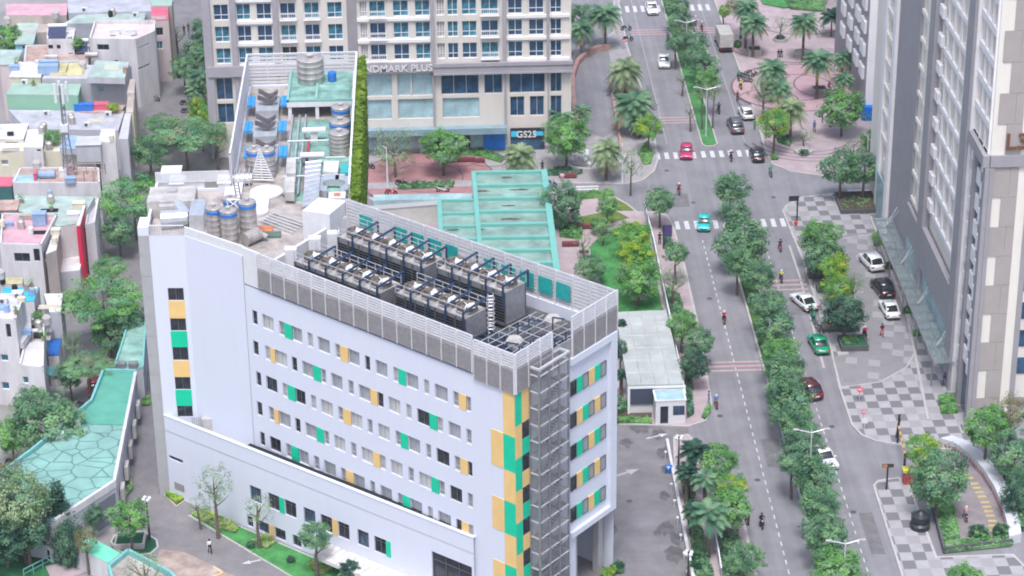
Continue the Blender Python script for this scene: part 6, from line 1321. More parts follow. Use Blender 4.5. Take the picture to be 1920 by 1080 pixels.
T += [(20, 815, 34, 'b0', "tree at the left edge beside the big dense tree", 4, 1), (30, 775, 24, 's0', "olive tree in front of the nearest villa's lower windows", 4, 1), (205, 500, 30, 'f1', "layered tree beside the lane under the roof corner tree", 4.5, .9), (280, 280, 34, 'm2', "dense tree behind the roof yard's left corner", 5, 1), (130, 700, 26, 'm1', "dark tree between the villa's lower wing and the annex", 3.6, 1), (135, 640, 24, 's0', "straggly tree beside the low blue deck building", 4, 1), (205, 625, 34, 'm0', "dark tree under the widest layered crown", 3.4, 1), (8, 1000, 50, 'd0', "dark tree at the left edge beside the dark lawn", 4, 1.1), (330, 60, 18, 's1', "thin tree far up the back lane", 4, 1), (365, 95, 22, 'm2', "dark green tree between the two back lane palms", 4, 1), (300, 230, 30, 'f0', "feathery tree over the bend of the back lane", 4.6, .9), (1280, 145, 14, 's1', "thin undergrowth tree on the upper median", 3, 1), (1296, 205, 14, 's1', "second thin undergrowth tree on the upper median", 3.4, 1.2)]
for px, py, r, k, lb, zc, sq in T: tree(px, py, r, k, lb, zc, sq=sq, th=.12 if r < 30 else .17)
# cypress
c = G(115, 1000, 2.0); t = thing("cypress", "tall narrow dark cypress standing before the cracked teal roof", "cypress", (c.x, c.y, 0)); inst(trunk_mesh(2, .3, 1), "trunk", t); o = inst(crown_mesh('c0'), "crown", t, (0, 0, 3.4)); o.scale = (3.0, 3.0, 1.6)
c = G(128, 1030, 2.0); t = thing("cypress", "shorter stout dark conifer in front of the tall cypress", "cypress", (c.x, c.y, 0)); inst(trunk_mesh(2, .3, 1), "trunk", t); o = inst(crown_mesh('d0'), "crown", t, (0, 0, 2.6)); o.scale = (1.7, 1.7, 3.2)
# palms
def palm_crown(seed, n, drop, leafm, lift=.9, wd=.055):
    R_ = random.Random(seed); V = []; F = []; MI = []
    for k in range(n):
        a = k*2.39996+R_.uniform(-.2, .2); el = lift-(k/n)*(lift+drop); L = R_.uniform(.85, 1.05); pts = []
        for j in range(9):
            s = j/8; x = L*s*math.cos(el*.8)*(1-.1*s); z = L*s*math.sin(el)-.42*s*s*L*(1.0+.3*drop); pts.append(Vector((math.cos(a)*x, math.sin(a)*x, z)))
        side = Vector((-math.sin(a), math.cos(a), 0)); mi = 1 if k > n*.82 else 0
        for j in range(24):
            s = .12+.86*j/23; q = s*8; i0 = min(7, int(q)); p = pts[i0].lerp(pts[i0+1], q-i0); d = (pts[i0+1]-pts[i0]).normalized(); ll = .30*math.sin(math.pi*min(.95, .2+s*.75))
            for sg in (-1, 1):
                tip = p+side*sg*ll*.85+d*ll*.55+Vector((0, 0, -ll*.35+R_.uniform(-.03, .03))); w_ = d*wd*.45; i = len(V); V += [tuple(p-w_), tuple(p+w_), tuple(tip)]; F.append((i, i+1, i+2)); MI.append(mi)
    me = bpy.data.meshes.new("fronds"); me.from_pydata(V, [], F)
    for m_ in leafm: me.materials.append(m_)
    me.polygons.foreach_set("material_index", MI); me.update(); return me
PC = {'date': palm_crown(1, 44, .55, (L_PAL, L_PALD)), 'date2': palm_crown(2, 40, .7, (L_PAL, L_PALD)), 'dry': palm_crown(3, 46, .9, (L_SPA, L_PALD)), 'areca': palm_crown(4, 26, .3, (L_DRK, L_PAL), 1.1, .09), 'coco': palm_crown(5, 24, .5, (L_PAL, L_MED), .9, .08)}
_pt = {}
def palm(px, py, rpx, kind, label, zc, planter=None, z0=.13, name="palm_tree", th=.2):
    c = G(px, py, zc); r = rpx/PX(zc, c.y); _tn[0] += 1
    t = thing(name, label, "palm tree", (c.x, c.y, z0), 0, None); h = zc-z0; key = round(h*3)
    if key not in _pt:
        q = MB(); q.lathe((0, 0, 0), [(th*1.3, 0), (th, .3)]+[(th*(1 if j % 2 else .86), .3+(h-.3)*j/10) for j in range(1, 10)]+[(th*1.5, h-.15), (th*.8, h+.1)], 8); _pt[key] = q.mesh("trunk", M_BARK, org=Vector((0, 0, 0)))
    inst(_pt[key], "trunk", t); o = inst(PC[kind], "crown", t, (0, 0, h), _tn[0]*2.1); o.scale = (r*1.12,)*3; return t, c
PL_ = [(1172, 125, 40, 'dry', "dry crowned date palm at the top of the boulevard kerb row", 4.5), (1188, 190, 46, 'date', "largest date palm of the boulevard kerb row", 5), (1135, 22, 34, 'date', "date palm beside the boulevard at the top edge", 6), (1090, 50, 28, 'date2', "date palm beside the apartment block's right corner", 5), (1198, 222, 26, 'date2', "small palm tucked under the largest kerb palm", 3),
 (975, 285, 38, 'dry', "wide dry palm in front of the blue hoarding", 4), (1137, 275, 36, 'dry', "yellowish palm on the paved round left of the junction", 5), (1052, 215, 30, 'date2', "palm behind the wide bright tree at the apartment corner", 5.2), (1092, 205, 22, 'coco', "small palm right of the apartment corner", 4.4),
 (1413, 38, 32, 'date', "date palm in a square planter nearest the box truck", 6), (1508, 38, 32, 'date', "date palm in the round planter on the plaza", 6.5), (1534, 108, 34, 'date', "date palm in the square planter at the plaza's right", 6.5), (1448, 126, 34, 'date', "date palm above the olive tree on the plaza", 5.5), (1462, 160, 30, 'date2', "middle date palm of the plaza clump", 5), (1484, 198, 34, 'dry', "lowest date palm of the plaza clump", 5.5),
 (1580, 105, 24, 'date2', "upper dark palm against the second tower", 4.6), (1582, 145, 24, 'date2', "lower dark palm against the second tower", 4.2), (1400, 10, 28, 'date2', "palm at the top edge behind the planter palm", 7), (1560, 30, 28, 'areca', "dark blue green palm mass at the pale tower's foot", 3.5),
 (378, 140, 34, 'date', "large drooping palm between back lane and apartment block", 5), (388, 100, 26, 'date', "upper palm between back lane and apartment block", 6), (366, 165, 24, 'date2', "lower palm over the back lane", 3.5), (402, 235, 26, 'date2', "palm behind the roof yard by the slatted screen", 5),
 (1302, 842, 34, 'areca', "topmost areca palm by the hospital driveway", 5.6), (1288, 882, 28, 'areca', "second areca palm by the hospital driveway", 4), (1322, 895, 28, 'coco', "slim palm behind the areca palms by the driveway", 4.4), (1330, 958, 42, 'coco', "largest coconut palm by the hospital driveway", 5.4), (1300, 955, 26, 'areca', "lowest areca palm by the hospital driveway", 3.6),
 (655, 1065, 24, 'areca', "small dark palm beside the entrance canopy", 2.2), (1165, 700, 16, 'areca', "dark palm between hospital corner and pavilion", 3), (1165, 605, 12, 'areca', "dark palm top at the pavilion roof's left corner", 4)]
for px, py, r, k, lb, zc in PL_: palm(px, py, r, k, lb, zc, th=.13 if k in ('areca', 'coco') else .22)
# planters
def planter(px, py, rx, ry, h, mt, lab, round_=False, soil=None, bushk=None):
    g = G(px, py); t = thing("planter", lab, "planter", (g.x, g.y, .13)); m = MB()
    if round_:
        m.lathe((g.x, g.y, .13), [(rx, 0), (rx, h), (rx*.85, h), (rx*.85, h-.15)], 20)
    else:
        o = .18
        for a in ((g.x-rx, g.x+rx, g.y-ry, g.y-ry+o), (g.x-rx, g.x+rx, g.y+ry-o, g.y+ry), (g.x-rx, g.x-rx+o, g.y-ry+o, g.y+ry-o), (g.x+rx-o, g.x+rx, g.y-ry+o, g.y+ry-o)): m.box(*a, .13, .13+h)
    m.build("wall", mt, t)
    if not round_: m = MB(); m.box(g.x-rx+.18, g.x+rx-.18, g.y-ry+.18, g.y+ry-.18, .13, .13+h-.12); m.build("soil", soil or M_SOIL, t)
    return t
planter(1414, 103, 1.0, 1.0, 1.0, M_STONE, "square stone planter under the palm nearest the box truck"); planter(1505, 105, 1.4, 1, .6, M_STONE, "round stone planter ring under the plaza palm", True); planter(1536, 175, 1.0, .9, .8, M_STONE, "square stone planter under the plaza's right palm"); planter(1463, 78, 1.1, 1, .5, M_STONE, "round planter under the slender flowering tree", True); planter(1506, 288, 1.3, 1, .45, M_STONE, "round planter near the plaza corner under the sparse shrub", True)
planter(1599, 650, 1.6, 1.5, .7, M_SLATE, "square dark slate planter at the drop-off island's lower end", soil=M_GRASSD); planter(1575, 618, 2.2, .9, .5, M_SLATE, "long dark slate planter above the square one"); planter(1608, 385, 2.7, 3.0, .6, M_SLATE, "big slate planter with hedge at the tower corner", soil=M_SOIL); planter(1546, 545, 1.0, .8, .7, M_SLATE, "small dark box planter along the boulevard kerb"); planter(1528, 520, .9, .7, .8, M_SLATE, "uppermost dark box planter by the boulevard kerb")
planter(245, 1020, 1.5, 1.3, .6, M_ROOFL, "white square planter in the round lawn", soil=M_GRASSD)
g = G(1200, 560); planter(1198, 560, .9, .8, .7, M_STONE, "small square stone planter on the lawn")
planter(1095, 480, .8, .8, .5, M_STONE, "small planter beside the park path")
def hedge(pts, h, lab, kinds=(L_MED2, L_BRI), z0=.13, dens=60, leaf=.14, name="hedge", px=True, cat="hedge"):
    """bank of leaves filling a ground outline"""
    P = P2(pts); xs = [p[0] for p in P]; ys = [p[1] for p in P]; R_ = random.Random(len(lab)*7+int(xs[0]*10)); m = MB()
    def inside(x, y):
        c_ = False
        for k in range(len(P)):
            (x1, y1), (x2, y2) = P[k], P[k-1]
            if (y1 > y) != (y2 > y) and x < (x2-x1)*(y-y1)/(y2-y1)+x1: c_ = not c_
        return c_
    area = (max(xs)-min(xs))*(max(ys)-min(ys)); n = min(5200, int(area*dens))
    for i in range(n):
        x, y = R_.uniform(min(xs), max(xs)), R_.uniform(min(ys), max(ys))
        if not inside(x, y): continue
        z = z0+h*R_.uniform(.35, 1)*(.8+.2*math.sin(x*3)*math.sin(y*2.3)); s = leaf*R_.uniform(.6, 1.3); nn = Vector((R_.uniform(-.8, .8), R_.uniform(-.8, .8), 1)).normalized(); e1 = nn.cross(Vector((R_.uniform(-1, 1), R_.uniform(-1, 1), .1))).normalized()*s; e2 = nn.cross(e1)*.7; c_ = Vector((x, y, z)); m.poly([c_-e1, c_-e2, c_+e1, c_+e2], 0 if R_.random() < .6 else 1)
    a = sum(P[k][0]*P[(k+1) % len(P)][1]-P[(k+1) % len(P)][0]*P[k][1] for k in range(len(P)))
    cx, cy = sum(xs)/len(xs), sum(ys)/len(ys); m.prism([(cx+(x-cx)*.94, cy+(y-cy)*.94) for x, y in P], z0, z0+h*.5, 1)
    tag(single(m, name, list(kinds)), lab, cat)
hedge([(1580, 398), (1634, 396), (1628, 372), (1576, 374)], .7, "clipped green hedge inside the big slate planter at the tower corner")
hedge([(1638, 464), (1658, 464), (1652, 440), (1634, 441)], .7, "rectangular hedge block at the head of the glass canopy"); hedge([(1764, 780), (1796, 778), (1788, 746), (1758, 748)], .8, "rectangular hedge block near the lower end of the glass canopy")
hedge([(745, 358), (850, 354), (852, 344), (748, 346)], .6, "low hedge strip under the forecourt trees", (L_DRK, L_MED2)); hedge([(860, 282), (905, 283), (948, 300), (940, 308), (900, 296), (862, 292)], .6, "hedge below the apartment's shop windows", (L_DRK, L_BRI)); hedge([(1023, 320), (1080, 316), (1102, 324), (1080, 332), (1025, 332)], .7, "dark hedge around the wide bright tree's foot", (L_DRK, L_MED)); hedge([(1075, 368), (1150, 362), (1152, 370), (1078, 378)], .9, "long clipped hedge along the park's street side")
hedge([(1195, 290), (1212, 268), (1226, 290), (1220, 310), (1208, 312)], .5, "green shrub bed at the pointed pavement tip left of the junction"); hedge([(1048, 420), (1095, 425), (1090, 452), (1050, 448)], .9, "shrub bank under the tree at the aqua roof", (L_DRK, L_BRI))
hedge([(1315, 785), (1328, 760), (1334, 762), (1332, 775), (1322, 790)], .5, "leafy bed at the pavement tip beside the guard booth"); hedge([(1283, 700), (1292, 695), (1302, 780), (1289, 790)], 1.0, "dark hedge row right of the guard booth", (L_DRK, L_MED)); hedge([(1158, 795), (1222, 797), (1222, 788), (1158, 786)], .5, "hedge strip in front of the pavilion", (L_MED2, L_BRI)); hedge([(1160, 782), (1180, 770), (1185, 760), (1158, 750)], .9, "dark shrubs between the pavilion and the hospital", (L_DRK, L_MED2))
hedge([(1275, 895), (1290, 892), (1340, 1090), (1306, 1090)], .6, "planted strip under the driveway palms", (L_DRK, L_MED2), dens=40); hedge([(1345, 1000), (1385, 1000), (1398, 1090), (1356, 1090)], .8, "dark shrub strip between white fence and street tree", (L_DRK, L_MED2), dens=40); hedge([(1240, 430), (1256, 430), (1262, 470), (1246, 470)], .8, "dark shrubs beside the park fence below the purple banner", (L_DRK, L_MED))
hedge([(1240, 540), (1275, 560), (1286, 600), (1262, 600)], .9, "dark shrubs beside the park fence above the pavilion", (L_DRK, L_MED2))
hedge([(1742, 935), (1782, 930), (1800, 1012), (1768, 1020)], .8, "bright hedge along the ramp bed left side", (L_BRI, L_MED2)); hedge([(1768, 1020), (1900, 1010), (1900, 1026), (1770, 1040)], .7, "hedge along the front of the ramp bed", (L_BRI, L_MED2))
hedge([(356, 966), (382, 958), (450, 990), (442, 1004), (400, 992)], .5, "yellow green shrubs at the foot of the tall young tree", (L_LIM, L_SPA)); hedge([(470, 1018), (500, 1006), (520, 1020), (500, 1034)], .5, "yellow green tuft at the second young tree", (L_LIM, L_SPA)); hedge([(575, 1062), (610, 1050), (625, 1070), (600, 1084)], .5, "yellow green tuft at the third young tree", (L_LIM, L_SPA)); hedge([(309, 932), (322, 924), (348, 938), (330, 948)], .6, "small green shrub bed at the hospital's left corner", (L_BRI, L_LIM))
hedge([(1458, -20), (1560, -20), (1545, 26), (1480, 20)], .8, "curved shrub bed at the top of the plaza", (L_BRI, L_MED2)); hedge([(1425, 160), (1450, 150), (1446, 172), (1428, 176)], .6, "grey shrubs beside the parked scooters at the plaza kerb", (L_SPA, L_DRK)); hedge([(1450, 250), (1486, 262), (1482, 278), (1458, 270)], .8, "dark shrub crescent under the plaza clump", (L_DRK, L_MED2)); hedge([(1880, 890), (1925, 890), (1925, 1000), (1900, 1000)], 1.4, "ivy bank at the right edge beyond the ramp wall", (L_DRK, L_MED2)); hedge([(236, 905), (246, 895), (250, 920), (236, 935)], .6, "narrow grass strip beside the annex wall", (L_SPA, L_MED2)); hedge([(268, 745), (280, 745), (282, 762), (266, 762)], .4, "tiny grass square between annex and hospital", (L_BRI, L_BRI))
hedge([(1100, 800), (1140, 1060), (1172, 1068), (1168, 1080), (1120, 1080)], .4, "bright groundcover around the concrete column", (L_BRI, L_LIM)) if False else None
for px, py, r, k, lb in ((1667, 496, 10, 'g0', "upper round clipped bush beside the glass canopy"), (1702, 579, 10, 'g0', "middle round clipped bush beside the glass canopy"), (1720, 622, 10, 'b0', "lower lighter round bush beside the glass canopy"), (1835, 1000, 19, 'g0', "left round clipped bush at the ramp bed's right end"), (1878, 997, 18, 'g0', "right round clipped bush at the ramp bed's right end"), (1302, 1040, 14, 'g0', "upper round bush on the driveway palm strip"), (1303, 1060, 14, 'g0', "lower round bush on the driveway palm strip"), (1158, 1062, 14, 'g0', "round bush beside the concrete column"), (1382, 82, 9, 'g0', "round bush at the plaza kerb near the box truck"), (1462, 70, 9, 'd0', "low bush in the round planter on the plaza"), (1452, 292, 9, 'b0', "round bush at the plaza corner by the zebra crossing"), (1508, 285, 10, 'd0', "low dark bush in the round planter near the plaza corner"), (1595, 640, 16, 'h0', "low greenery in the square slate planter"), (470, 1018, 9, 'd0', "small dark shrub on the front lawn"), (545, 1045, 9, 'd0', "second small dark shrub on the front lawn"), (1140, 1072, 14, 'l0', "lime shrub at the bottom edge beside the column")): bush(px, py, r, k, lb)
# grass tufts on lawns: countless, one object each
def grass(name, pts, n, lab, z0=.15, m_=L_BRI, s=.07):
    P = P2(pts); xs = [p[0] for p in P]; ys = [p[1] for p in P]; R_ = random.Random(n); m = MB()
    for i in range(n):
        x, y = R_.uniform(min(xs), max(xs)), R_.uniform(min(ys), max(ys)); c_ = False
        for k in range(len(P)):
            (x1, y1), (x2, y2) = P[k], P[k-1]
            if (y1 > y) != (y2 > y) and x < (x2-x1)*(y-y1)/(y2-y1)+x1: c_ = not c_
        if not c_: continue
        a = R_.uniform(0, 3.14); dx, dy = math.cos(a)*s*.5, math.sin(a)*s*.5; m.poly([(x-dx, y-dy, z0), (x+dx, y+dy, z0), (x+R_.uniform(-.08, .08), y+R_.uniform(-.08, .08), z0+s*R_.uniform(.6, 1.4))])
    o = single(m, name, m_); tag(o, lab, "grass", kind="stuff")
grass("lawn_grass", [(1100, 470), (1130, 440), (1180, 420), (1215, 425), (1240, 575), (1250, 590), (1150, 590), (1125, 530)], 9000, "short green grass of the park lawn")
grass("bed_grass", [(352, 968), (390, 962), (640, 1068), (700, 1110), (590, 1110)], 5000, "green grass of the strip before the podium wall", .145)
grass("median_grass", [(1392, 475), (1400, 475), (1640, 1085), (1580, 1085)], 6000, "rough grass under the lower median trees", .17, L_MED2)
grass("median_grass", [(1248, 0), (1262, 0), (1339, 270), (1314, 272)], 5000, "rough grass under the upper median trees", .17, L_MED2)
# ================================================================= vehicles
M_TYRE = mat("tyre", (.02, .02, .02), .8, .1, 3); M_RIM = mat("rim", (.45, .45, .47), .3, .1, 3, metal=.7); M_CGL = mat("car_glass", (.02, .025, .032), .06, .3, 1, spec=.8); M_HL = mat("head_lamp", (.7, .7, .72), .15, .05, 3); M_TL = mat("tail_lamp", (.45, .02, .02), .25, .05, 3); M_TRIM = mat("black_trim", (.03, .03, .03), .5, .1, 3); M_PLATE = mat("plate", (.65, .65, .62), .5, .05, 3)
def paint(name, c, metal=.15):
    m = mat(name, c, .28, .02, .6, metal=metal, spec=.6); m.node_tree.nodes["Principled BSDF"].inputs["Coat Weight"].default_value = .6; m.node_tree.nodes["Principled BSDF"].inputs["Coat Roughness"].default_value = .08; return m
def loft(mb, sts, m=0, capm=None):
    """sts: list of (y, [(x,z)...]) half sections mirrored in x"""
    n = len(sts[0][1])*2; i = len(mb.v)
    for y, h in sts:
        for x, z in h: mb.v.append((x, y, z))
        for x, z in h[::-1]: mb.v.append((-x, y, z))
    for q in range(len(sts)-1):
        for k in range(n):
            j = (k+1) % n; mb.f.append((i+q*n+k, i+(q+1)*n+k, i+(q+1)*n+j, i+q*n+j)); mb.m.append(m)
    mb.f.append(tuple(range(i, i+n))); mb.m.append(m); mb.f.append(tuple(range(i+(len(sts)-1)*n+n-1, i+(len(sts)-1)*n-1, -1))); mb.m.append(m)
O0 = Vector((0, 0, 0))
def make_car(kind, pm):
    """parts of a car as meshes in its own frame; front towards -y"""
    L, W, Hh = {'sedan': (4.6, 1.8, 1.46), 'suv': (4.7, 1.9, 1.75), 'mini': (3.7, 1.68, 1.55), 'hatch': (4.0, 1.72, 1.5)}[kind]
    hl, hw = L/2, W/2; belt = Hh*.62; hood = belt*.93; tr = {'sedan': belt*1.0, 'suv': belt*1.03, 'mini': belt, 'hatch': belt}[kind]
    def sec(w, zl, zs, zt): return [(w*.80, zl), (w*.98, zl+.12), (w, (zl+zs)/2), (w*.97, zs), (w*.84, zt)]
    S = []
    for f, w, zl, zs, zt in ((-1, .78, .35, .55, .62), (-.97, .9, .25, .62, .72), (-.88, .97, .22, hood*.86, hood*.93), (-.6, 1, .2, hood*.93, hood), (-.36, 1, .2, belt*.95, belt), (.2, 1, .2, belt*.97, belt*1.02), (.62, 1, .2, belt*.98, tr*1.02), (.9, .96, .24, belt*.92, tr*.99 if kind != 'sedan' else tr*.96), (.98, .88, .3, belt*.7, belt*.82), (1, .8, .36, .6, .7)): S.append((f*hl, sec(hw*w, zl, zs, zt)))
    P = []; q = MB(); loft(q, S); P.append(("body", q, pm, True))
    c0, c1_, c2_, c3 = {'sedan': (-.42, -.14, .36, .68), 'suv': (-.46, -.2, .66, .9), 'mini': (-.5, -.2, .6, .86), 'hatch': (-.46, -.18, .6, .88)}[kind]
    def cab(w, z): return [(hw*w, belt*.96), (hw*(w-.02), belt*1.05), (hw*(w-.07), (belt+z)/2), (hw*(w-.14), z-.02), (hw*(w-.2), z)]
    q = MB(); loft(q, [(c0*hl, cab(.86, belt*1.0)), (c1_*hl, cab(.93, Hh-.03)), ((c1_+c2_)/2*hl, cab(.94, Hh)), (c2_*hl, cab(.92, Hh-.03)), (c3*hl, cab(.84, belt*1.02))]); P.append(("windows", q, M_CGL, True))
    q = MB(); loft(q, [((c1_-.015)*hl, [(hw*.78, Hh-.05), (hw*.76, Hh-.015)]), ((c1_+c2_)/2*hl, [(hw*.82, Hh-.03), (hw*.78, Hh+.025)]), ((c2_+.015)*hl, [(hw*.78, Hh-.05), (hw*.75, Hh-.015)])]); P.append(("roof", q, pm, True))
    for s in (-1, 1):
        for a_ in (((s*hw*.83, c0*hl+.06, belt), (s*hw*.76, c1_*hl, Hh-.04), .09), ((s*hw*.8, c3*hl-.04, belt), (s*hw*.74, c2_*hl, Hh-.04), .11), ((s*hw*.9, (c1_+c2_)/2*hl, belt), (s*hw*.8, (c1_+c2_)/2*hl, Hh-.03), .07)): q = MB(); q.bar(*a_); P.append(("pillar", q, pm, False))
    for s in (-1, 1):
        q = MB(); q.box(s*hw*.68-.2, s*hw*.68+.2, -hl*.97-.03, -hl*.9, hood*.62, hood*.8); P.append(("headlight", q, M_HL, False))
        q = MB(); q.box(s*hw*.72-.16, s*hw*.72+.16, hl*.93, hl*.985+.02, belt*.68, belt*.88); P.append(("taillight", q, M_TL, False))
        q = MB(); q.box(s*hw*1.06-.1, s*hw*1.06+.1, c0*hl+.1, c0*hl+.28, belt*.98, belt*1.12); P.append(("mirror", q, pm, False))
        for fy in (-.62, .62):
            q = MB(); x = s*(hw-.1); q.cyl((x-.1, fy*hl, .33), (x+.1, fy*hl, .33), .33, None, 16); P.append(("wheel", q, M_TYRE, False))
            q = MB(); x = s*(hw+.005); q.cyl((x-.02, fy*hl, .33), (x+.02, fy*hl, .33), .2, None, 10); P.append(("rim", q, M_RIM, False))
    q = MB(); q.box(-hw*.5, hw*.5, -hl-.01, -hl*.95, .42, .58); P.append(("grille", q, M_TRIM, False))
    q = MB(); q.box(-.26, .26, hl*.99, hl+.02, .62, .76); P.append(("number_plate", q, M_PLATE, False))
    q = MB(); q.box(-hw*.8, hw*.8, hl*.96, hl+.01, .32, .45); P.append(("bumper_trim", q, M_TRIM, False)); return P
_cars = {}
def car(kind, pname, col, px, py, ang, label, z=0.0, extra=None):
    """ang in degrees, 0 = front towards the camera (-y)"""
    pm = paint(pname, col); key = (kind, pname); g = G(px, py, .7+z); a = math.radians(ang)
    t = thing("parked_car" if z else "car", label, "car", (g.x, g.y, z+.01), a)
    if key not in _cars: _cars[key] = [(n, q.mesh(n, m, sm, O0)) for n, q, m, sm in make_car(kind, pm)]
    wl = None
    for n, me in _cars[key]:
        if n == "rim": inst(me, n, wl)
        else:
            o = inst(me, n, t)
            if n == "wheel": wl = o
    return t
car('sedan', "paint_white", (.75, .75, .76), 1222, 14, 2, "white car coming down the boulevard at the top edge")
car('sedan', "paint_white", (.75, .75, .76), 1245, 113, -3, "white sedan driving towards the junction in the left carriageway")
car('hatch', "paint_magenta", (.50, .025, .14), 1287, 283, -6, "magenta pink hatchback crossing the upper zebra crossing")
car('mini', "paint_turquoise", (.03, .50, .50), 1320, 417, -8, "turquoise small taxi crossing the lower zebra crossing")
car('hatch', "paint_white", (.75, .75, .76), 1318, 106, 180, "white car half hidden behind the upper median trees")
car('hatch', "paint_white", (.75, .75, .76), 1399, 210, 186, "white hatchback waiting at the plaza kerb")
car('suv', "paint_charcoal", (.10, .11, .13), 1379, 234, 184, "dark grey car with pale roof beside the white hatchback")
car('hatch', "paint_black", (.015, .015, .018), 1419, 288, 182, "black car at the right end of the upper zebra crossing")
car('suv', "paint_white", (.75, .75, .76), 1634, 489, 192, "white SUV in the drop-off drive, farthest of three", .14)
car('suv', "paint_black", (.015, .015, .018), 1655, 538, 190, "black SUV between two white cars in the drop-off drive", .14)
car('sedan', "paint_white", (.75, .75, .76), 1668, 577, 184, "white sedan nearest in the drop-off drive", .14)
car('sedan', "paint_white", (.75, .75, .76), 1508, 563, 200, "white sedan at the kerb behind the green motorbikes")
car('sedan', "paint_green", (.0, .30, .14), 1535, 642, 186, "bright green taxi at the kerb of the right carriageway")
car('suv', "paint_maroon", (.10, .012, .02), 1514, 727, 200, "dark maroon car half hidden by the median trees")
sc_ = car('sedan', "paint_white", (.75, .75, .76), 1545, 855, 14, "white car with big dark windscreen beside the lower median trees")
car('mini', "paint_red", (.50, .02, .07), 178, 726, 10, "red car parked under the layered tree behind the annex")
# turquoise band of the white hatchback, box truck
g = G(1356, 72, 1.2); tk = thing("box_truck", "grey box truck seen from behind at the top of the boulevard", "truck", (g.x, g.y, 0), math.radians(182))
def P_(nm, fn, m, par=tk): q = MB(); fn(q); o = bpy.data.objects.new(nm, q.mesh(nm, m, org=O0)); COL.objects.link(o); o.parent = par; return o
M_BOX = mat("truck_box", (.42, .40, .38), .6, .12, 1.5)
P_("cargo_box", lambda q: q.box(-1.05, 1.05, -1.2, 3.4, .9, 3.0), M_BOX); P_("rear_door", lambda q: (q.box(-.98, -.03, 3.41, 3.45, .98, 2.9), q.box(.03, .98, 3.41, 3.45, .98, 2.9)), M_ROOFL); P_("cab", lambda q: q.hexa([(-.95, -2.9, .5), (.95, -2.9, .5), (.95, -1.3, .5), (-.95, -1.3, .5)], [(-.85, -2.5, 2.2), (.85, -2.5, 2.2), (.85, -1.3, 2.2), (-.85, -1.3, 2.2)]), M_WHITE2)
P_("chassis", lambda q: q.box(-.8, .8, -2.8, 3.45, .5, .88), M_TRIM)
for s in (-1, 1):
    P_("taillight", lambda q: q.box(s*.85-.12, s*.85+.12, 3.46, 3.5, .6, .78), M_TL)
    for y in (-2.1, 2.3):
        w_ = P_("wheel", lambda q: q.cyl((s*.85-.14, y, .42), (s*.85+.14, y, .42), .42, None, 14), M_TYRE); P_("rim", lambda q: q.cyl((s*1.0-.01, y, .42), (s*1.0+.01, y, .42), .22, None, 10), M_RIM, w_)
# ================================================================= people and motorbikes
M_SKIN = mat("skin", (.42, .25, .17), .6, .05, 3); M_HAIR = mat("black_hair", (.012, .01, .01), .6, .1, 3)
def cloth(nm, c): return mat("cloth_"+nm, c, .85, .1, 4)
CL = {'white': (.72, .72, .74), 'red': (.55, .02, .03), 'green': (.01, .28, .14), 'yellow': (.55, .55, .08), 'black': (.02, .02, .025), 'navy': (.03, .05, .14), 'blue': (.05, .17, .50), 'grey': (.25, .25, .27), 'pink': (.55, .30, .36), 'jeans': (.06, .12, .28), 'orange': (.6, .2, .03), 'teal': (.03, .25, .28), 'maroon': (.2, .02, .04)}
def figure(name, J, E_, head):
    """one continuous body grown over a skeleton; J: joint -> (pos, radius), E_: (a, b, slot)"""
    me = bpy.data.meshes.new(name); ks = list(J); me.from_pydata([J[k][0] for k in ks], [(ks.index(a), ks.index(b)) for a, b, s in E_], []); o = bpy.data.objects.new(name, me); COL.objects.link(o)
    sk = o.modifiers.new("s", 'SKIN'); 
    for i, k in enumerate(ks): r = J[k][1]; me.skin_vertices[0].data[i].radius = (r, r) if not isinstance(r, tuple) else r
    me.skin_vertices[0].data[0].use_root = True; sb = o.modifiers.new("u", 'SUBSURF'); sb.levels = 1; sb.render_levels = 1
    dg = bpy.context.evaluated_depsgraph_get(); ev = o.evaluated_get(dg); m2 = bpy.data.meshes.new_from_object(ev); bpy.data.objects.remove(o)
    segs = [(Vector(J[a][0]), Vector(J[b][0]), s) for a, b, s in E_]; mi = []
    for p in m2.polygons:
        c = p.center; best = (9, 0)
        for a, b, s in segs:
            d = b-a; t_ = max(0, min(1, (c-a).dot(d)/max(1e-9, d.length_squared))); dd = (c-(a+d*t_)).length
            if dd < best[0]: best = (dd, s)
        mi.append(best[1])
    m2.materials.clear()
    for m_ in (M_SKIN, M_SKIN, M_SKIN, M_SKIN): m2.materials.append(m_)
    m2.polygons.foreach_set("material_index", mi); m2.polygons.foreach_set("use_smooth", [True]*len(mi)); m2.name = name; return m2
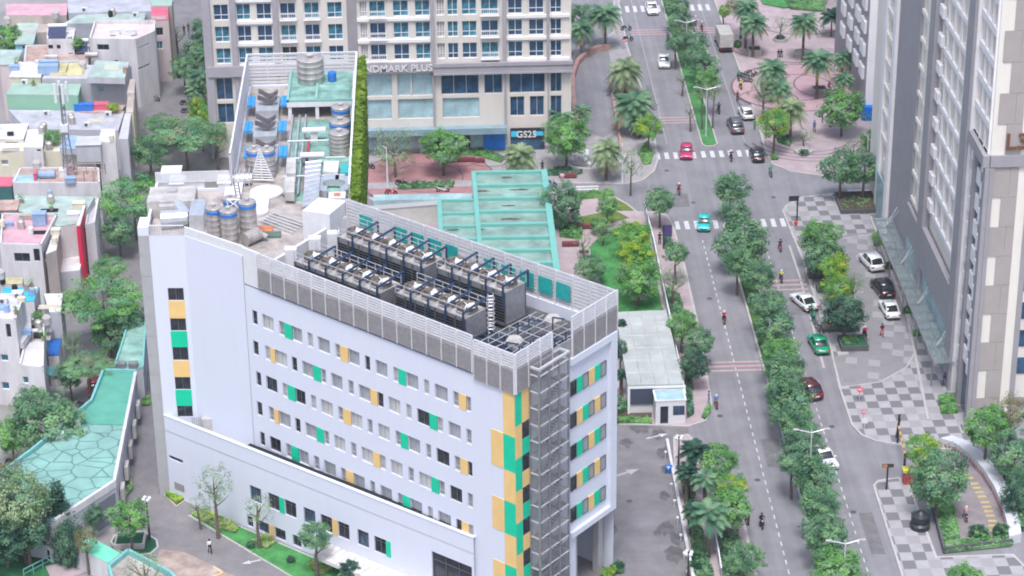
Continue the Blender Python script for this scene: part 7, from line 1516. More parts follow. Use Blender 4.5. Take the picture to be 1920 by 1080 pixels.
def skeleton(pose):
    """slots: 0 skin, 1 top, 2 trousers, 3 shoes; facing -y"""
    J = {}; hz = .95 if pose in ('stand', 'walk') else (.78 if pose == 'ride' else .5); ty = 0 if pose in ('stand', 'walk') else -.08
    J['hip'] = ((0, 0, hz), .13); J['waist'] = ((0, ty*.5, hz+.16), .125); J['chest'] = ((0, ty, hz+.38), (.155, .12)); J['neck'] = ((0, ty-.01, hz+.53), .05); J['head'] = ((0, ty-.03, hz+.63), .085); J['top'] = ((0, ty-.03, hz+.73), .08); J['nose'] = ((0, ty-.125, hz+.64), .018)
    E_ = [('hip', 'waist', 2), ('waist', 'chest', 1), ('chest', 'neck', 1), ('neck', 'head', 0), ('head', 'top', 0), ('head', 'nose', 0)]
    for s, n in ((-1, 'l'), (1, 'r')):
        sh = (s*.19, ty, hz+.46); J['sh'+n] = (sh, .062); w = s
        if pose == 'stand': el, ha = (s*.24, ty+.02, hz+.18), (s*.25, ty-.08, hz-.06)
        elif pose == 'walk': el, ha = (s*.24, ty+.08*s, hz+.18), (s*.24, ty-.06+.22*s, hz-.02)
        elif pose == 'ride': el, ha = (s*.30, ty-.20, hz+.22), (s*.28, ty-.48, hz+.20)
        else: el, ha = (s*.26, ty-.12, hz+.2), (s*.14, ty-.36, hz+.18)
        J['el'+n] = (el, .043); J['wr'+n] = (ha, .03); d = Vector(ha)-Vector(el); d.normalize(); J['pa'+n] = (tuple(Vector(ha)+d*.08), .035)
        E_ += [('chest', 'sh'+n, 1), ('sh'+n, 'el'+n, 1), ('el'+n, 'wr'+n, 0), ('wr'+n, 'pa'+n, 0)]
        for f in range(4): J['f%d' % f+n] = (tuple(Vector(ha)+d*(.155+.012*(f in (1, 2)))+Vector((0, (f-1.5)*.022, 0))), .009); E_.append(('pa'+n, 'f%d' % f+n, 0))
        J['th'+n] = (tuple(Vector(ha)+d*.07+Vector((-s*.05, -.03, 0))), .010); E_.append(('wr'+n, 'th'+n, 0))
        J['hp'+n] = ((s*.09, 0, hz-.03), .095)
        if pose == 'stand': kn, an, to = (s*.10, -.02, .5), (s*.11, .02, .09), (s*.12, -.13, .04)
        elif pose == 'walk': kn, an, to = (s*.10, -.05-.14*s, .5), (s*.10, .05-.24*s, .10), (s*.10, -.11-.24*s, .05)
        elif pose == 'ride': kn, an, to = (s*.20, -.38, .68), (s*.18, -.28, .30), (s*.18, -.44, .25)
        else: kn, an, to = (s*.14, -.42, .5), (s*.14, -.42, .09), (s*.14, -.56, .04)
        J['kn'+n] = (kn, .062); J['an'+n] = (an, .042); J['to'+n] = (to, .035); E_ += [('hip', 'hp'+n, 2), ('hp'+n, 'kn'+n, 2), ('kn'+n, 'an'+n, 2), ('an'+n, 'to'+n, 3)]
    return J, E_, (0, ty-.03, hz+.7)
FIG = {p: (figure("body", *skeleton(p)), skeleton(p)[2]) for p in ('stand', 'walk', 'ride', 'sit')}
_hair = {}
def person(px, py, ang, pose, top, leg, label, z=0.0, helmet=None, at_=None, group=None, sc=1.0):
    g = G(px, py, z+.9) if at_ is None else Vector(at_); me, hd = FIG[pose]
    t = thing("person", label, "person", (g.x, g.y, z+.0), math.radians(ang)); t.scale = (sc, sc, sc)
    o = inst(me, "body", t)
    for i, m_ in enumerate((M_SKIN, cloth(top, CL[top]), cloth(leg, CL[leg]), cloth('black', CL['black']))): o.material_slots[i].link = 'OBJECT'; o.material_slots[i].material = m_
    key = (pose, helmet)
    if key not in _hair:
        q = MB(); r = .125 if helmet else .112; pr = [(r*math.cos(a), r*math.sin(a)*1.05) for a in np.arange(-.25, 1.5, .29)]; q.lathe((hd[0], hd[1]+.015, hd[2]-.01), pr, 12)
        if helmet: q.box(hd[0]-.09, hd[0]+.09, hd[1]-.17, hd[1]-.1, hd[2]-.0, hd[2]+.03)
        _hair[key] = q.mesh("helmet" if helmet else "hair", M_HAIR if not helmet else cloth(helmet, CL[helmet]), True, O0)
    inst(_hair[key], "helmet" if helmet else "hair", t); return t
_bk = {}
def bike_meshes(col):
    if col in _bk: return _bk[col]
    pm = paint("bike_"+col, CL[col]); L = []
    q = MB(); q.hexa([(-.14, -.1, .38), (.14, -.1, .38), (.13, .62, .5), (-.13, .62, .5)], [(-.11, -.02, .66), (.11, -.02, .66), (.09, .75, .74), (-.09, .75, .74)]); q.hexa([(-.18, -.52, .35), (.18, -.52, .35), (.16, -.40, .34), (-.16, -.40, .34)], [(-.15, -.46, .92), (.15, -.46, .92), (.12, -.36, .9), (-.12, -.36, .9)]); q.box(-.15, .15, -.42, -.05, .3, .37); q.box(-.06, .06, -.85, -.45, .6, .64); L.append(("fairing", q, pm))
    q = MB(); q.hexa([(-.14, -.02, .66), (.14, -.02, .66), (.12, .62, .72), (-.12, .62, .72)], [(-.11, .0, .74), (.11, .0, .74), (.09, .6, .8), (-.09, .6, .8)]); L.append(("seat", q, M_TRIM))
    for y in (-.62, .6): q = MB(); q.cyl((-.05, y, .28), (.05, y, .28), .28, None, 14); L.append(("wheel", q, M_TYRE)); q = MB(); q.cyl((-.055, y, .28), (.055, y, .28), .15, None, 10); L.append(("rim", q, M_RIM))
    q = MB(); q.bar((0, -.62, .28), (0, -.42, .98), .05); q.bar((-.32, -.36, 1.0), (.32, -.36, 1.0), .035); q.bar((-.3, -.38, 1.0), (-.34, -.4, 1.16), .015); q.bar((.3, -.38, 1.0), (.34, -.4, 1.16), .015); L.append(("handlebar", q, M_TRIM))
    q = MB(); q.box(-.08, .08, -.54, -.47, .82, .93); L.append(("headlight", q, M_HL)); q = MB(); q.box(-.07, .07, .74, .78, .62, .7); L.append(("taillight", q, M_TL)); q = MB(); q.cyl((.16, .15, .33), (.17, .75, .4), .045, None, 8); L.append(("exhaust", q, M_STEEL))
    _bk[col] = [(n, q.mesh(n, m, False, O0)) for n, q, m in L]; return _bk[col]
def bike(px, py, ang, col, label, z=0.0, rider=None, helmet='white', rl=None, pillion=None, lean=0, group=None):
    g = G(px, py, z+.6); t = thing("motorbike", label, "motorbike", (g.x, g.y, z+.01), math.radians(ang), group); w_ = None
    if lean: t.rotation_euler = (0, math.radians(lean), math.radians(ang))
    for n, me in bike_meshes(col):
        if n == "rim": inst(me, n, w_)
        else:
            o = inst(me, n, t)
            if n == "wheel": w_ = o
    a = math.radians(ang)
    if rider:
        y = .12; person(0, 0, ang, 'ride', rider[0], rider[1], rl, z+.01, helmet, (g.x-y*math.sin(a), g.y+y*math.cos(a), 0))
    return t
bk = [(1177, 70, 100, 'black', "black motorbike parked nearest the boulevard at the left kerb", .14, None, None), (1174, 50, 95, 'navy', "navy motorbike parked farthest up the left kerb", .14, None, None),
 (1304, 40, 178, 'pink', "pink motorbike beside the upper median trees", 0, ('pink', 'maroon'), "pink topped rider beside the upper median trees"), (1316, 50, 180, 'red', "dark red motorbike overtaking near the upper median", 0, ('grey', 'maroon'), "grey topped rider on the dark red motorbike near the upper median"),
 (1386, 144, 182, 'green', "green motorbike farther along the plaza kerb", 0, ('green', 'black'), "green jacketed rider along the plaza kerb"), (1389, 160, 182, 'yellow', "yellow motorbike just behind the green one at the plaza kerb", 0, ('yellow', 'black'), "yellow shirted rider at the plaza kerb"),
 (1348, 204, 180, 'black', "black motorbike in the right carriageway above the upper zebra", 0, ('black', 'navy'), "black clad rider above the upper zebra crossing"), (1371, 293, 178, 'black', "motorbike on the upper zebra crossing left of the black car", 0, ('maroon', 'black'), "rider on the upper zebra crossing left of the black car"),
 (1445, 322, 182, 'teal', "teal motorbike turning at the plaza corner", 0, ('green', 'grey'), "green helmeted rider turning at the plaza corner"), (1273, 355, 180, 'pink', "pinkish motorbike alone in the middle of the junction", 0, ('maroon', 'maroon'), "rider in maroon alone in the junction"),
 (1358, 596, 178, 'red', "red motorbike on the lane dashes of the left carriageway", 0, ('red', 'black'), "red jacketed rider on the lane dashes"), (1463, 461, 182, 'pink', "pink motorbike below the lower zebra crossing", 0, ('black', 'maroon'), "black jacketed rider below the lower zebra crossing"),
 (1465, 519, 180, 'navy', "navy motorbike above the right carriageway rumble strips", 0, ('yellow', 'navy'), "yellow jacketed rider above the rumble strips"), (1429, 466, 170, 'green', "green motorbike half hidden by the median tree", 0, ('green', 'grey'), "green jacketed rider half hidden by the median tree"),
 (1521, 582, 185, 'green', "green delivery motorbike just behind the white sedan", 0, ('green', 'black'), "green jacketed rider nearest the white sedan"), (1526, 597, 185, 'green', "second green delivery motorbike behind the white sedan", 0, ('green', 'navy'), "second green jacketed rider waiting at the kerb"), (1534, 610, 190, 'grey', "grey motorbike parked above the green taxi", 0, None, None),
 (1343, 754, 182, 'red', "red motorbike at the kerb beside the guard booth", 0, ('blue', 'grey'), "blue jacketed rider on the red motorbike by the guard booth"), (1428, 977, 2, 'black', "black motorbike driving on the lane right of the lane dashes", 0, ('black', 'black'), "black clad rider right of the lane dashes"), (1402, 970, 180, 'black', "black motorbike hidden at the kerb under the bright tree", 0, ('grey', 'black'), "rider at the kerb under the lowest bright tree"),
 (1622, 625, 184, 'black', "motorbike at the drop-off drive beside the dark rounded tree", .14, ('red', 'black'), "red jacketed rider in the drop-off drive"), (1811, 964, 178, 'pink', "pink motorbike riding up the garage ramp", 0, ('pink', 'grey'), "pink clothed rider on the garage ramp"),
 (1613, 582, 200, 'grey', "grey scooter parked by the dark rounded tree", .14, None, None), (692, 308, 60, 'navy', "navy scooter parked at the forecourt's left edge", .14, None, None), (733, 358, 80, 'red', "red scooter parked below the left forecourt tree", .14, None, None), (830, 352, 85, 'white', "white scooter parked below the right forecourt tree", .14, None, None), (752, 340, 70, 'black', "black scooter lying in shade of the left forecourt tree", .14, None, None),
 (1033, 341, 60, 'teal', "teal scooter at the aqua roof's upper right corner", .14, None, None), (24, 862, 100, 'black', "black motorbike parked in the lane left of the cracked roof", 0, None, None), (155, 757, 60, 'navy', "navy motorbike under the tree at the annex bend", 0, None, None), (348, 190, 90, 'black', "black motorbike parked by the back lane palms", 0, None, None), (350, 205, 90, 'navy', "second parked motorbike by the back lane palms", 0, None, None), (290, 182, 60, 'grey', "grey motorbike before the white villa's ground floor", 0, None, None)]
for b in bk: bike(b[0], b[1], b[2], b[3], b[4], b[5], b[6], 'white' if hash(b[4]) % 1 else ('green' if b[6] and b[6][0] == 'green' else 'navy' if b[6] and b[6][0] == 'black' else 'white'), b[7])
for k, (px, py) in enumerate(((1392, 138), (1398, 141), (1404, 137), (1410, 134), (1394, 146), (1401, 147), (1330, 205)[:2])):
    if k < 6: bike(px, py, 60+k*4, 'grey', "grey motorbike in the parked cluster at the plaza kerb", .14, None, None, None, group="motorbikes parked in a cluster at the plaza kerb")
pp = [(393, 1024, 20, 'walk', 'white', 'black', "person in white shirt and dark trousers walking on the hospital driveway", 0), (1383, 180, 0, 'stand', 'black', 'black', "person in black standing on the road at the plaza kerb", 0), (1771, 711, 40, 'walk', 'navy', 'jeans', "person in dark top and jeans at the end of the glass canopy", .14), (1654, 618, 10, 'walk', 'black', 'red', "person in black crossing the drop-off drive", .14), (1527, 236, 0, 'walk', 'blue', 'navy', "person in blue walking on the plaza below the weeping tree", .14), (1542, 218, 90, 'stand', 'black', 'black', "person in black beside the big weeping tree", .14),
 (1460, 96, 0, 'sit', 'black', 'black', "left of two people in black sitting on the plaza", .14), (1465, 96, 0, 'sit', 'black', 'navy', "right of two people in black sitting on the plaza", .14), (1017, 311, 0, 'stand', 'black', 'black', "person in black standing by the shop sign forecourt", .14), (1237, 446, 0, 'stand', 'black', 'black', "person in black beside the purple banner", .14), (1415, 232, 160, 'walk', 'teal', 'navy', "person in teal on the kerb beside the white hatchback", .14), (1436, 257, 0, 'stand', 'black', 'white', "person in black and white at the plaza corner", .14), (1054, 327, 0, 'sit', 'white', 'pink', "person in white among the forecourt stalls", .14), (1329, 745, 90, 'stand', 'blue', 'blue', "person in blue on the pavement by the red motorbike", .14), (1554, 157, 30, 'sit', 'maroon', 'black', "person in maroon seated near the dark palms", .14), (345, 56, 0, 'stand', 'black', 'black', "person in black standing far up the back lane", 0), (353, 52, 0, 'walk', 'black', 'navy', "second person far up the back lane", 0)]
for a in pp: person(a[0], a[1], a[2], a[3], a[4], a[5], a[6], a[7])
# ================================================================= garage ramp with curved wall
rp = thing("ramp_wall", "curved pale parapet wall sweeping round the garage ramp", "wall", V2(G(1850, 920))+(0,))
curve = [(1762, 836), (1790, 846), (1818, 866), (1842, 893), (1862, 925), (1878, 960), (1888, 1000), (1891, 1022)]
m = MB(); P = P2(curve); W1 = [(x+1.35, y+.5) for x, y in P]
for k in range(len(P)-1): m.prism([P[k], P[k+1], W1[k+1], W1[k]], 0, 1.0)
m.build("wall", mat("pale_parapet", (.52, .52, .56), .7, .06, .6), rp)
m = MB()
for k in range(len(P)-1):
    a, b = P[k], P[k+1]; u, L = unit(a, b); j = 0.1
    while j < L: m.obox(a, u, j, j+.22, .02, .1, .15, .5); j += .5
m.build("brick_vents", M_ROSE, rp)
sheet("ramp_road", P2([(1700, 830)]+curve[:]+[(1780, 1005), (1765, 960), (1752, 905), (1715, 870)]), 0.012, mat("ramp_concrete", (.24, .21, .22), .9, .15, .6))
q = MB(); P = P2([(1800, 880), (1826, 905), (1846, 940), (1860, 975), (1868, 1010)])
for A_, B_ in zip(P, P[1:]):
    u, L = unit(A_, B_); j = 0
    while j < L-.4: q.obox(A_, u, j, j+.45, -.45, .45, .015, .03); j += .9
structure(q, "ramp_stripes", mat("ramp_yellow", (.44, .35, .17), .7, .1, 1))
m = MB(); P = P2([(1742, 930), (1770, 1038), (1897, 1022)])
for A_, B_ in zip(P, P[1:]): u, L = unit(A_, B_); m.obox(A_, u, 0, L, -.12, .12, 0, .75)
tag(single(m, "bed_wall", M_SLATE), "dark slate wall holding the planting bed of the garage ramp", "wall")
hd = thing("height_gate", "yellow and dark banded height gate over the garage ramp entrance", "height gate", V2(G(1690, 840))+(0,)); a = G(1683, 832); b = G(1695, 886)
n = 9
M_WY = mat("warning_yellow", (.6, .45, .08), .5, .05, 2)
for k in range(n): m = MB(); p = a.lerp(b, k/n); q_ = a.lerp(b, (k+1)/n); m.bar((p.x, p.y, 2.2), (q_.x, q_.y, 2.2), .16); m.build("beam_band", M_ROSE if k % 2 else M_WY, hd)
for p_, h_ in ((a, 3.6), (b, 2.3)): m = MB(); m.bar((p_.x, p_.y, 0), (p_.x, p_.y, h_), .18); m.build("post", M_TRIM, hd)
g = G(1702, 895, .8); kb = thing("ticket_kiosk", "small red ticket kiosk with yellow top at the ramp entrance", "kiosk", (g.x, g.y, .13)); m = MB(); m.box(g.x-.5, g.x+.5, g.y-.4, g.y+.4, .13, 1.6); m.build("body", mat("kiosk_red", (.35, .05, .06), .5, .1, 2), kb); m = MB(); m.box(g.x-.6, g.x+.6, g.y-.5, g.y+.5, 1.6, 1.9); m.build("top", mat("kiosk_yellow", (.6, .55, .08), .5, .05, 2), kb)
g = G(1725, 985, .4); m = MB(); m.lathe((g.x, g.y, .13), [(1.0, 0), (1.05, .5), (.8, .75), (.95, .9), (.95, 1.5), (.5, 1.75), (.25, 2.0)], 16); tag(single(m, "dark_urn", mat("urn_black", (.025, .03, .035), .4, .2, 2)), "big dark round urn sculpture on the checkered footway", "urn")
# street lamps
def lamp(px, py, h, label, arms=2, col=None, z0=.17, L=1.9, globes=False, base=None):
    g = G(px, py) if base is None else Vector(base); c = col or M_LSTEEL; t = thing("street_lamp", label, "street lamp", (g.x, g.y, z0)); m = MB(); m.lathe((g.x, g.y, z0), [(.16, 0), (.13, .4), (.08, h*.6), (.06, h-z0)], 8); m.build("pole", c, t)
    if globes:
        for k in range(arms):
            a = k*6.283/arms+.5; x, y = g.x+.35*math.cos(a), g.y+.35*math.sin(a); m = MB(); m.bar((g.x, g.y, h-.5), (x, y, h-.35), .04); m.blob((x, y, h-.15), .2, 0, 10); m.build("lamp_globe", M_WHITE2, t)
    else:
        for s in ((-1, 1) if arms == 2 else (-1,)):
            m = MB(); m.bar((g.x, g.y, h-.4), (g.x+s*L*.75, g.y, h), .07); m.build("arm", c, t); m = MB(); m.hexa([(g.x+s*L*.7, g.y-.10, h-.03), (g.x+s*L, g.y-.12, h+.02), (g.x+s*L, g.y+.12, h+.02), (g.x+s*L*.7, g.y+.10, h-.03)], [(g.x+s*L*.7, g.y-.1, h+.07), (g.x+s*L, g.y-.08, h+.1), (g.x+s*L, g.y+.08, h+.1), (g.x+s*L*.7, g.y+.1, h+.07)]); m.build("lamp_head", M_ROOFL, t)
for px, py, lb in ((1520, 805, "twin armed street lamp rising over the lower median beside the white car"), (1585, 1013, "twin armed street lamp nearest the bottom edge on the lower median"), (1326, 163, "twin armed street lamp near the nose of the upper median"), (1275, 38, "twin armed street lamp far up the upper median")):
    g = G(px, py, 7.5); lamp(0, 0, 7.5, lb, base=(37.75, g.y, 0))
lamp(727, 352, 6, "single white post lamp standing on the rose forecourt", 1, M_WHITE2, .13, .5); lamp(1167, 345, 6, "single white post lamp on the pavement tip left of the junction", 1, M_WHITE2, .13, .5); lamp(1624, 330, 6, "single white post lamp before the hedge planter trees", 1, M_WHITE2, .13, .5)
lamp(281, 1013, 5.0, "black post lamp with white globes on the round lawn", 4, M_TRIM, .14, .5, True)
lamp(1290, 1090, 3.4, "post lamp with white globes near the bottom of the driveway palms", 4, M_TRIM, .13, .5, True); lamp(1292, 940, 4.0, "post lamp with white globes in the middle of the driveway palms", 4, M_TRIM, .13, .5, True); lamp(1272, 880, 4.0, "post lamp with white globes at the top of the driveway palms", 4, M_TRIM, .13, .5, True)
lamp(1544, 55, 5, "thin blue grey post lamp before the dark palm mass", 1, M_STEEL, .13, .5)
# signs
def sign_post(px, py, h, w_, hh, mt, label, panel_m=None, dx=0, text=None, tm=None, cat="sign"):
    g = G(px, py); t = thing("sign_post", label, cat, (g.x, g.y, .13)); m = MB(); m.bar((g.x, g.y, .13), (g.x, g.y, h), .14); m.build("pole", M_TRIM, t)
    m = MB(); m.box(g.x+dx-w_/2, g.x+dx+w_/2, g.y-.05, g.y+.02, h-hh, h); m.build("panel", mt, t); return t
sign_post(1494, 415, 3.6, 1.3, .7, mat("sign_dark", (.03, .035, .05), .5, .1, 2), "black sign panel on a pole at the checkered pavement corner", dx=-.5)
sign_post(1244, 468, 3.4, 1.1, 1.6, mat("banner_purple", (.07, .05, .16), .6, .1, 2), "purple banner on a pole beside the boulevard pavement", dx=.5, cat="banner")
t = sign_post(1662, 920, 3.2, 1.2, .4, mat("sign_brown", (.05, .04, .035), .5, .1, 2), "brown direction sign on a black pole at the garage junction"); g = G(1662, 920); m = MB(); m.box(g.x-.55, g.x-.05, g.y-.09, g.y-.055, 2.85, 3.15); m.build("lit_symbol", mat("sign_orange", (.5, .2, .05), .5, .05, 2), t)
m = MB(); g = G(1681, 822); m.bar((g.x, g.y, .13), (g.x+.2, g.y, 2.4), .2); tag(single(m, "black_post", M_TRIM), "short black post at the garage side of the checkered corner", "post")
for px, py, lb, rr_ in ((1612, 735, "red painted round marking sign lying flat at the drive exit", .34), (1619, 777, "small red no-entry disc sign on the checkered corner", .24), (1170, 80, "small red road sign at the left kerb by the motorbikes", .3)):
    g = G(px, py, 1.2); t = thing("road_sign", lb, "road sign", (g.x, g.y, .13)); m = MB(); m.bar((g.x, g.y, .13), (g.x, g.y, 1.3), .06); m.build("pole", M_LSTEEL, t); m = MB(); m.cyl((g.x, g.y-.03, 1.5), (g.x, g.y-.1, 1.56), rr_, None, 16); m.build("disc", mat("sign_red", (.42, .04, .07), .5, .05, 2), t); m = MB(); m.box(g.x-rr_*.6, g.x+rr_*.6, g.y-.13, g.y-.105, 1.46, 1.62); m.build("bar", M_WHITE2, t)
g = G(1621, 795, .8); m = MB(); m.box(g.x-.35, g.x+.35, g.y-.02, g.y+.04, .9, 1.5); m.bar((g.x, g.y, .13), (g.x, g.y, .9), .06); tag(single(m, "notice_plate", M_WHITE2), "small white notice plate below the no-entry disc", "sign")
g = G(1492, 418, .5); m = MB(); m.lathe((g.x, g.y, .13), [(.18, 0), (.18, .5), (.1, .62), (.1, .75)], 8); m.box(g.x-.28, g.x+.28, g.y-.07, g.y+.07, .45, .6); tag(single(m, "fire_hydrant", mat("hydrant_red", (.55, .02, .04), .4, .05, 2)), "red fire hydrant beside the black corner sign", "hydrant")
g = G(1254, 878, .5); m = MB(); m.lathe((g.x, g.y, 0), [(.3, 0), (.4, .7), (.42, .75)], 10); tag(single(m, "blue_bin", M_BLUE), "blue bin at the driveway edge beside the palms", "bin")
# parked low benches, forecourt sign block
for px, py, w_, lb in ((862, 300, 2.2, "dark red bench block on the forecourt below the shop windows"), (901, 301, .6, "short red box beside the dark red bench block"), (1098, 425, 1.2, "red bench beside the shrub bank in the park"), (1070, 458, 1.1, "lower red bench on the park path"), (1065, 330, 1.2, "small stall table among the forecourt visitors")):
    g = G(px, py, .4); m = MB(); m.box(g.x-w_, g.x+w_, g.y-.3, g.y+.3, .33, .75); m.box(g.x-w_+.1, g.x-w_+.3, g.y-.25, g.y+.25, .13, .33); m.box(g.x+w_-.3, g.x+w_-.1, g.y-.25, g.y+.25, .13, .33); tag(single(m, "bench", mat("bench_red", (.20, .05, .06), .7, .15, 2)), lb, "bench")
fb = thing("fountain_bed", "white sculpted stone bed behind the curved wall near the yellowish palm", "stone bed", V2(G(1100, 297))+(0,)); c = G(1108, 296)
m = MB()
for k in range(18):
    a0_, a1_ = 3.3+k*.16, 3.3+(k+1)*.16; m.prism([(c.x+r_*math.cos(a), c.y+r_*1.2*math.sin(a)) for r_, a in ((4.6, a0_), (5.0, a0_), (5.0, a1_), (4.6, a1_))], .13, .85)
m.build("curved_wall", M_KERB, fb); m = MB()
for k in range(16): a = k*2.4; r_ = .5+.22*k; m.blob((c.x+r_*math.cos(a), c.y+r_*.8*math.sin(a), .35), .35+.02*(k % 5), 0, 6)
m.build("white_stone", M_WHITE2, fb)
# curved pink wall and dark railing at the side drive
cw = thing("curved_wall", "pink topped curved wall with dark railing along the side drive", "wall", V2(G(1085, 130))+(0,)); P = P2([(1078, 232), (1074, 190), (1074, 150), (1082, 124), (1100, 106), (1120, 98), (1142, 94)]); m = MB(); r = MB()
for A_, B_ in zip(P, P[1:]):
    u, L = unit(A_, B_); m.obox(A_, u, 0, L+.1, -.3, .3, 0, 1.0); j = 0
    while j < L: r.obox(A_, u, j, j+.06, -.34, -.28, 1.0, 2.0); j += .35
    r.obox(A_, u, 0, L, -.35, -.27, 2.0, 2.08)
m.build("wall", mat("pink_wall", (.42, .25, .23), .8, .2, 1), cw); r.build("railing", M_STEEL, cw)
P = P2([(1143, 150), (1150, 190), (1158, 245), (1166, 285)]); m = MB()
for A_, B_ in zip(P, P[1:]): u, L = unit(A_, B_); m.obox(A_, u, 0, L+.1, -.2, .2, 0, .7)
tag(single(m, "low_wall", mat("pink_wall", (.42, .25, .23))), "low pink wall under the boulevard date palms", "wall")
# tree pit and plank by the villa lane, fallen cloth
m = MB(); g = G(390, 1050); 
# hoarding at garden wall, bottom left
gw = thing("garden_wall", "old white garden wall behind the dark lawn at lower left", "wall", V2(G(60, 1010))+(0,)); P = P2([(25, 1005), (100, 1055)]); u, L = unit(*P); m = MB(); m.obox(P[0], u, 0, L, -.12, .12, 0, 1.7); m.build("wall", M_HW, gw)
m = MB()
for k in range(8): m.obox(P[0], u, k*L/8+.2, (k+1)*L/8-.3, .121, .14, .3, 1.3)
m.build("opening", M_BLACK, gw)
g = G(225, 920); pl = thing("wooden_stack", "flat brown paved yard slab under the low layered tree", "slab") if False else None
# lane-side house details: awnings, doors, cables, air units, laundry
R5 = random.Random(12)
spots_ = [(262, 96), (270, 128), (226, 262), (230, 300), (196, 300), (120, 498), (135, 505), (90, 500), (66, 510), (40, 505), (60, 640), (24, 690), (210, 350), (30, 396), (150, 100), (60, 112), (115, 100), (230, 112), (200, 86), (20, 60), (75, 40), (180, 30), (250, 30), (110, 226), (160, 226), (205, 222), (60, 272), (25, 246), (90, 272), (150, 320), (110, 322), (50, 322), (165, 345)]
kinds_ = ["white", "grey", "rusty", "blue", "mint", "cream", "black", "red"]; km = {"white": M_WHITE2, "grey": M_ROOFL, "rusty": M_TERR, "blue": M_RBLU, "mint": M_TEDGE, "cream": M_HCR, "black": M_BLACK, "red": M_ROSE}
whr = ["among the top left roofs", "in the middle of the left houses", "on the lower left houses"]
# small roof clutter on the dense houses: crates, drums, plants, planks
def zroof(px, py):
    """drop a ray on the built roofs to find what height stands there"""
    d = _F + _R*((px-960)/FPX) - _U*((py-540)/FPX); ok, loc, nrm, idx, ob, mt = scene.ray_cast(bpy.context.view_layer.depsgraph, Vector((0, 0, HCAM)), d.normalized())
    return (loc, nrm, ob) if ok else (None, None, None)
bpy.context.view_layer.update()
R6 = random.Random(77); items = []
zones = [("top left roofs", 0, 300, 20, 140), ("roofs round the phone mast", 0, 230, 145, 300), ("terracotta terrace and pink deck houses", 0, 190, 315, 500), ("villa corner at the left edge", 0, 110, 530, 640)]
_nn = 0
for zn, x0, x1, y0, y1 in zones:
    for i in range(46):
        px, py = R6.uniform(x0, x1), R6.uniform(y0, y1); loc, nrm, ob = zroof(px, py)
        if loc is None or ob is None or ob.parent is None or nrm.z < .9 or loc.z < 3: continue
        if 'town' not in ob.parent.name: continue
        items.append((zn, loc, R6.randrange(6)))
names6 = [("roof_crate", "crate", "crate"), ("plant_pot", "potted plant", "plant"), ("roof_drum", "drum", "drum"), ("air_unit", "air unit", "air unit"), ("plank_pile", "pile of planks", "planks"), ("small_tank", "round tank", "tank")]
cols6 = [("white", M_WHITE2), ("grey", M_ROOFL), ("rust brown", M_TERR), ("pale blue", M_RBLU), ("dark", M_BLACK), ("cream", M_HCR)]
_g6 = {}
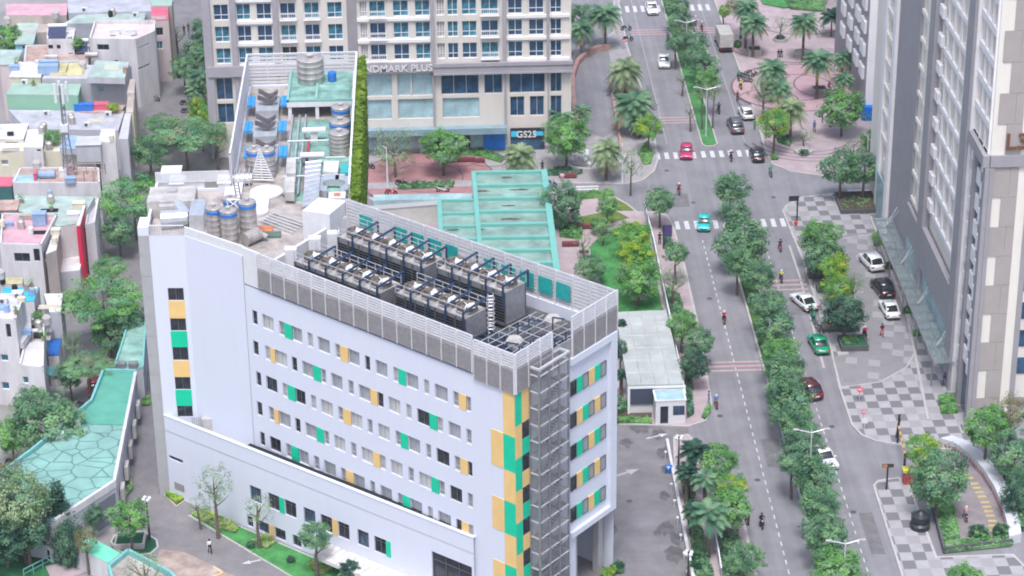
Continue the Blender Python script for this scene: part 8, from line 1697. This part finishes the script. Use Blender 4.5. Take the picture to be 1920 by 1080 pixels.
for zn, loc, k in items:
    cn, cm = cols6[R6.randrange(6)]; x, y, z = loc; m = MB(); s = R6.uniform(.35, .75)
    if k == 0: m.box(x-s, x+s, y-s*.7, y+s*.7, z, z+s); m.box(x-s*1.08, x+s*1.08, y-s*.78, y+s*.78, z+s, z+s+.06); mt = [cm]
    elif k == 1:
        m.lathe((x, y, z), [(.2, 0), (.3, .4), (.32, .42)], 8)
        for j in range(60):
            a = R6.uniform(0, 6.28); r_ = R6.uniform(0, .55); zz = z+.4+R6.uniform(0, .8); c_ = Vector((x+r_*math.cos(a), y+r_*math.sin(a), zz)); e = Vector((R6.uniform(-1, 1), R6.uniform(-1, 1), R6.uniform(-.3, .6)))*.14; f = e.cross(Vector((0, 0, 1)))*.6; m.poly([c_-e, c_-f, c_+e, c_+f], 1)
        mt = [M_TERR, L_BRI]; cn = "green"
    elif k == 2: m.lathe((x, y, z), [(.3, 0), (.34, .1), (.34, .8), (.3, .9), (.1, .95)], 10); mt = [cm]
    elif k == 3: m.box(x-.45, x+.45, y-.18, y+.18, z+.05, z+.7); m.cyl((x-.12, y-.18, z+.38), (x-.12, y-.22, z+.38), .24, None, 10, 1); mt = [M_WHITE2, M_DARKF]; cn = "white"
    elif k == 4:
        for j in range(5): m.box(x-1.1+R6.uniform(-.1, .1), x+1.1, y-.4+j*.17, y-.27+j*.17, z+.01*j, z+.08+.02*j)
        mt = [cm]
    else: m.lathe((x, y, z+.3), [(.45, 0), (.48, .1), (.48, .7), (.25, .9), (.1, .93)], 12); m.box(x-.4, x+.4, y-.4, y+.4, z, z+.3); mt = [M_TANK]; cn = "steel"
    nm, w_, ct = names6[k]
    if k == 1:
        pt = thing("potted_plant", "small green potted plant among the %s" % zn, "plant", (x, y, z), 0, "small green potted plants among the %s" % zn); f1 = MB(); f1.v = m.v; f1.f = [f for f, i_ in zip(m.f, m.m) if i_ == 1]; f0 = MB(); f0.v = m.v; f0.f = [f for f, i_ in zip(m.f, m.m) if i_ == 0]
        f0.v = m.v[:24]; n0 = 24; f1.v = m.v[n0:]; f1.f = [tuple(q-n0 for q in f) for f in f1.f]; f0.m = [0]*len(f0.f); f1.m = [0]*len(f1.f); f0.build("pot", M_TERR, pt); f1.build("leaves", L_BRI, pt); continue
    tag(single(m, nm, mt), "small %s %s among the %s" % (cn, w_, zn), ct, "small %s %ss among the %s" % (cn, w_, zn))
# street stains, tyre darkening, manholes on the boulevard
M_MAN = mat("manhole_iron", (.09, .085, .09), .6, .2, 3)
for i, (px, py) in enumerate(((1330, 560), (1350, 780), (1250, 320), (1450, 370), (1300, 380), (1560, 800), (1600, 960), (1420, 900), (1215, 180), (1180, 940), (1350, 1010))):
    g = G(px, py); m = MB(); n = 14; m.poly([(g.x+.33*math.cos(k*6.283/n), g.y+.33*math.sin(k*6.283/n), .018) for k in range(n)]); structure(m, "manhole_cover", M_MAN)
M_STAIN = mat("tyre_stain", (.175, .17, .18), .85, .25, .5); M_PATCH = mat("tarmac_patch", (.16, .155, .165), .9, .2, .8)
for i, (x0, x1, y0, y1) in enumerate(((28.6, 30.2, 262, 271), (34.2, 35.9, 226, 232), (39.6, 40.9, 251, 258), (42.2, 43.6, 208, 216), (31.0, 32.0, 330, 340), (27.5, 33, 295, 299.5), (41.8, 44, 262, 264))):
    q = MB(); R7 = random.Random(i); q.poly([(x0, y0, .009+i*.0004), (x1, y0+R7.uniform(-.3, .3), .009+i*.0004), (x1+R7.uniform(-.3, .3), y1, .009+i*.0004), (x0, y1, .009+i*.0004)]); structure(q, "tarmac_patch", M_PATCH)

# ================================================================= thin pale air
hz = MB(); hz.box(-1200, 1200, -80, 2600, -1.5, 150); hm = bpy.data.materials.new("air"); hm.use_nodes = True; ht = hm.node_tree
for n in list(ht.nodes):
    if n.type != 'OUTPUT_MATERIAL': ht.nodes.remove(n)
pvn = ht.nodes.new("ShaderNodeVolumePrincipled"); pvn.inputs["Color"].default_value = (.86, .90, 1.0, 1); pvn.inputs["Density"].default_value = 0.00013; pvn.inputs["Anisotropy"].default_value = 0.2
ht.links.new(pvn.outputs[0], [n for n in ht.nodes if n.type == 'OUTPUT_MATERIAL'][0].inputs["Volume"])
o = single(hz, "haze", hm); o["kind"] = "stuff"; o["label"] = "thin pale haze filling the air over the whole district"; o["category"] = "haze"
flush_windows()
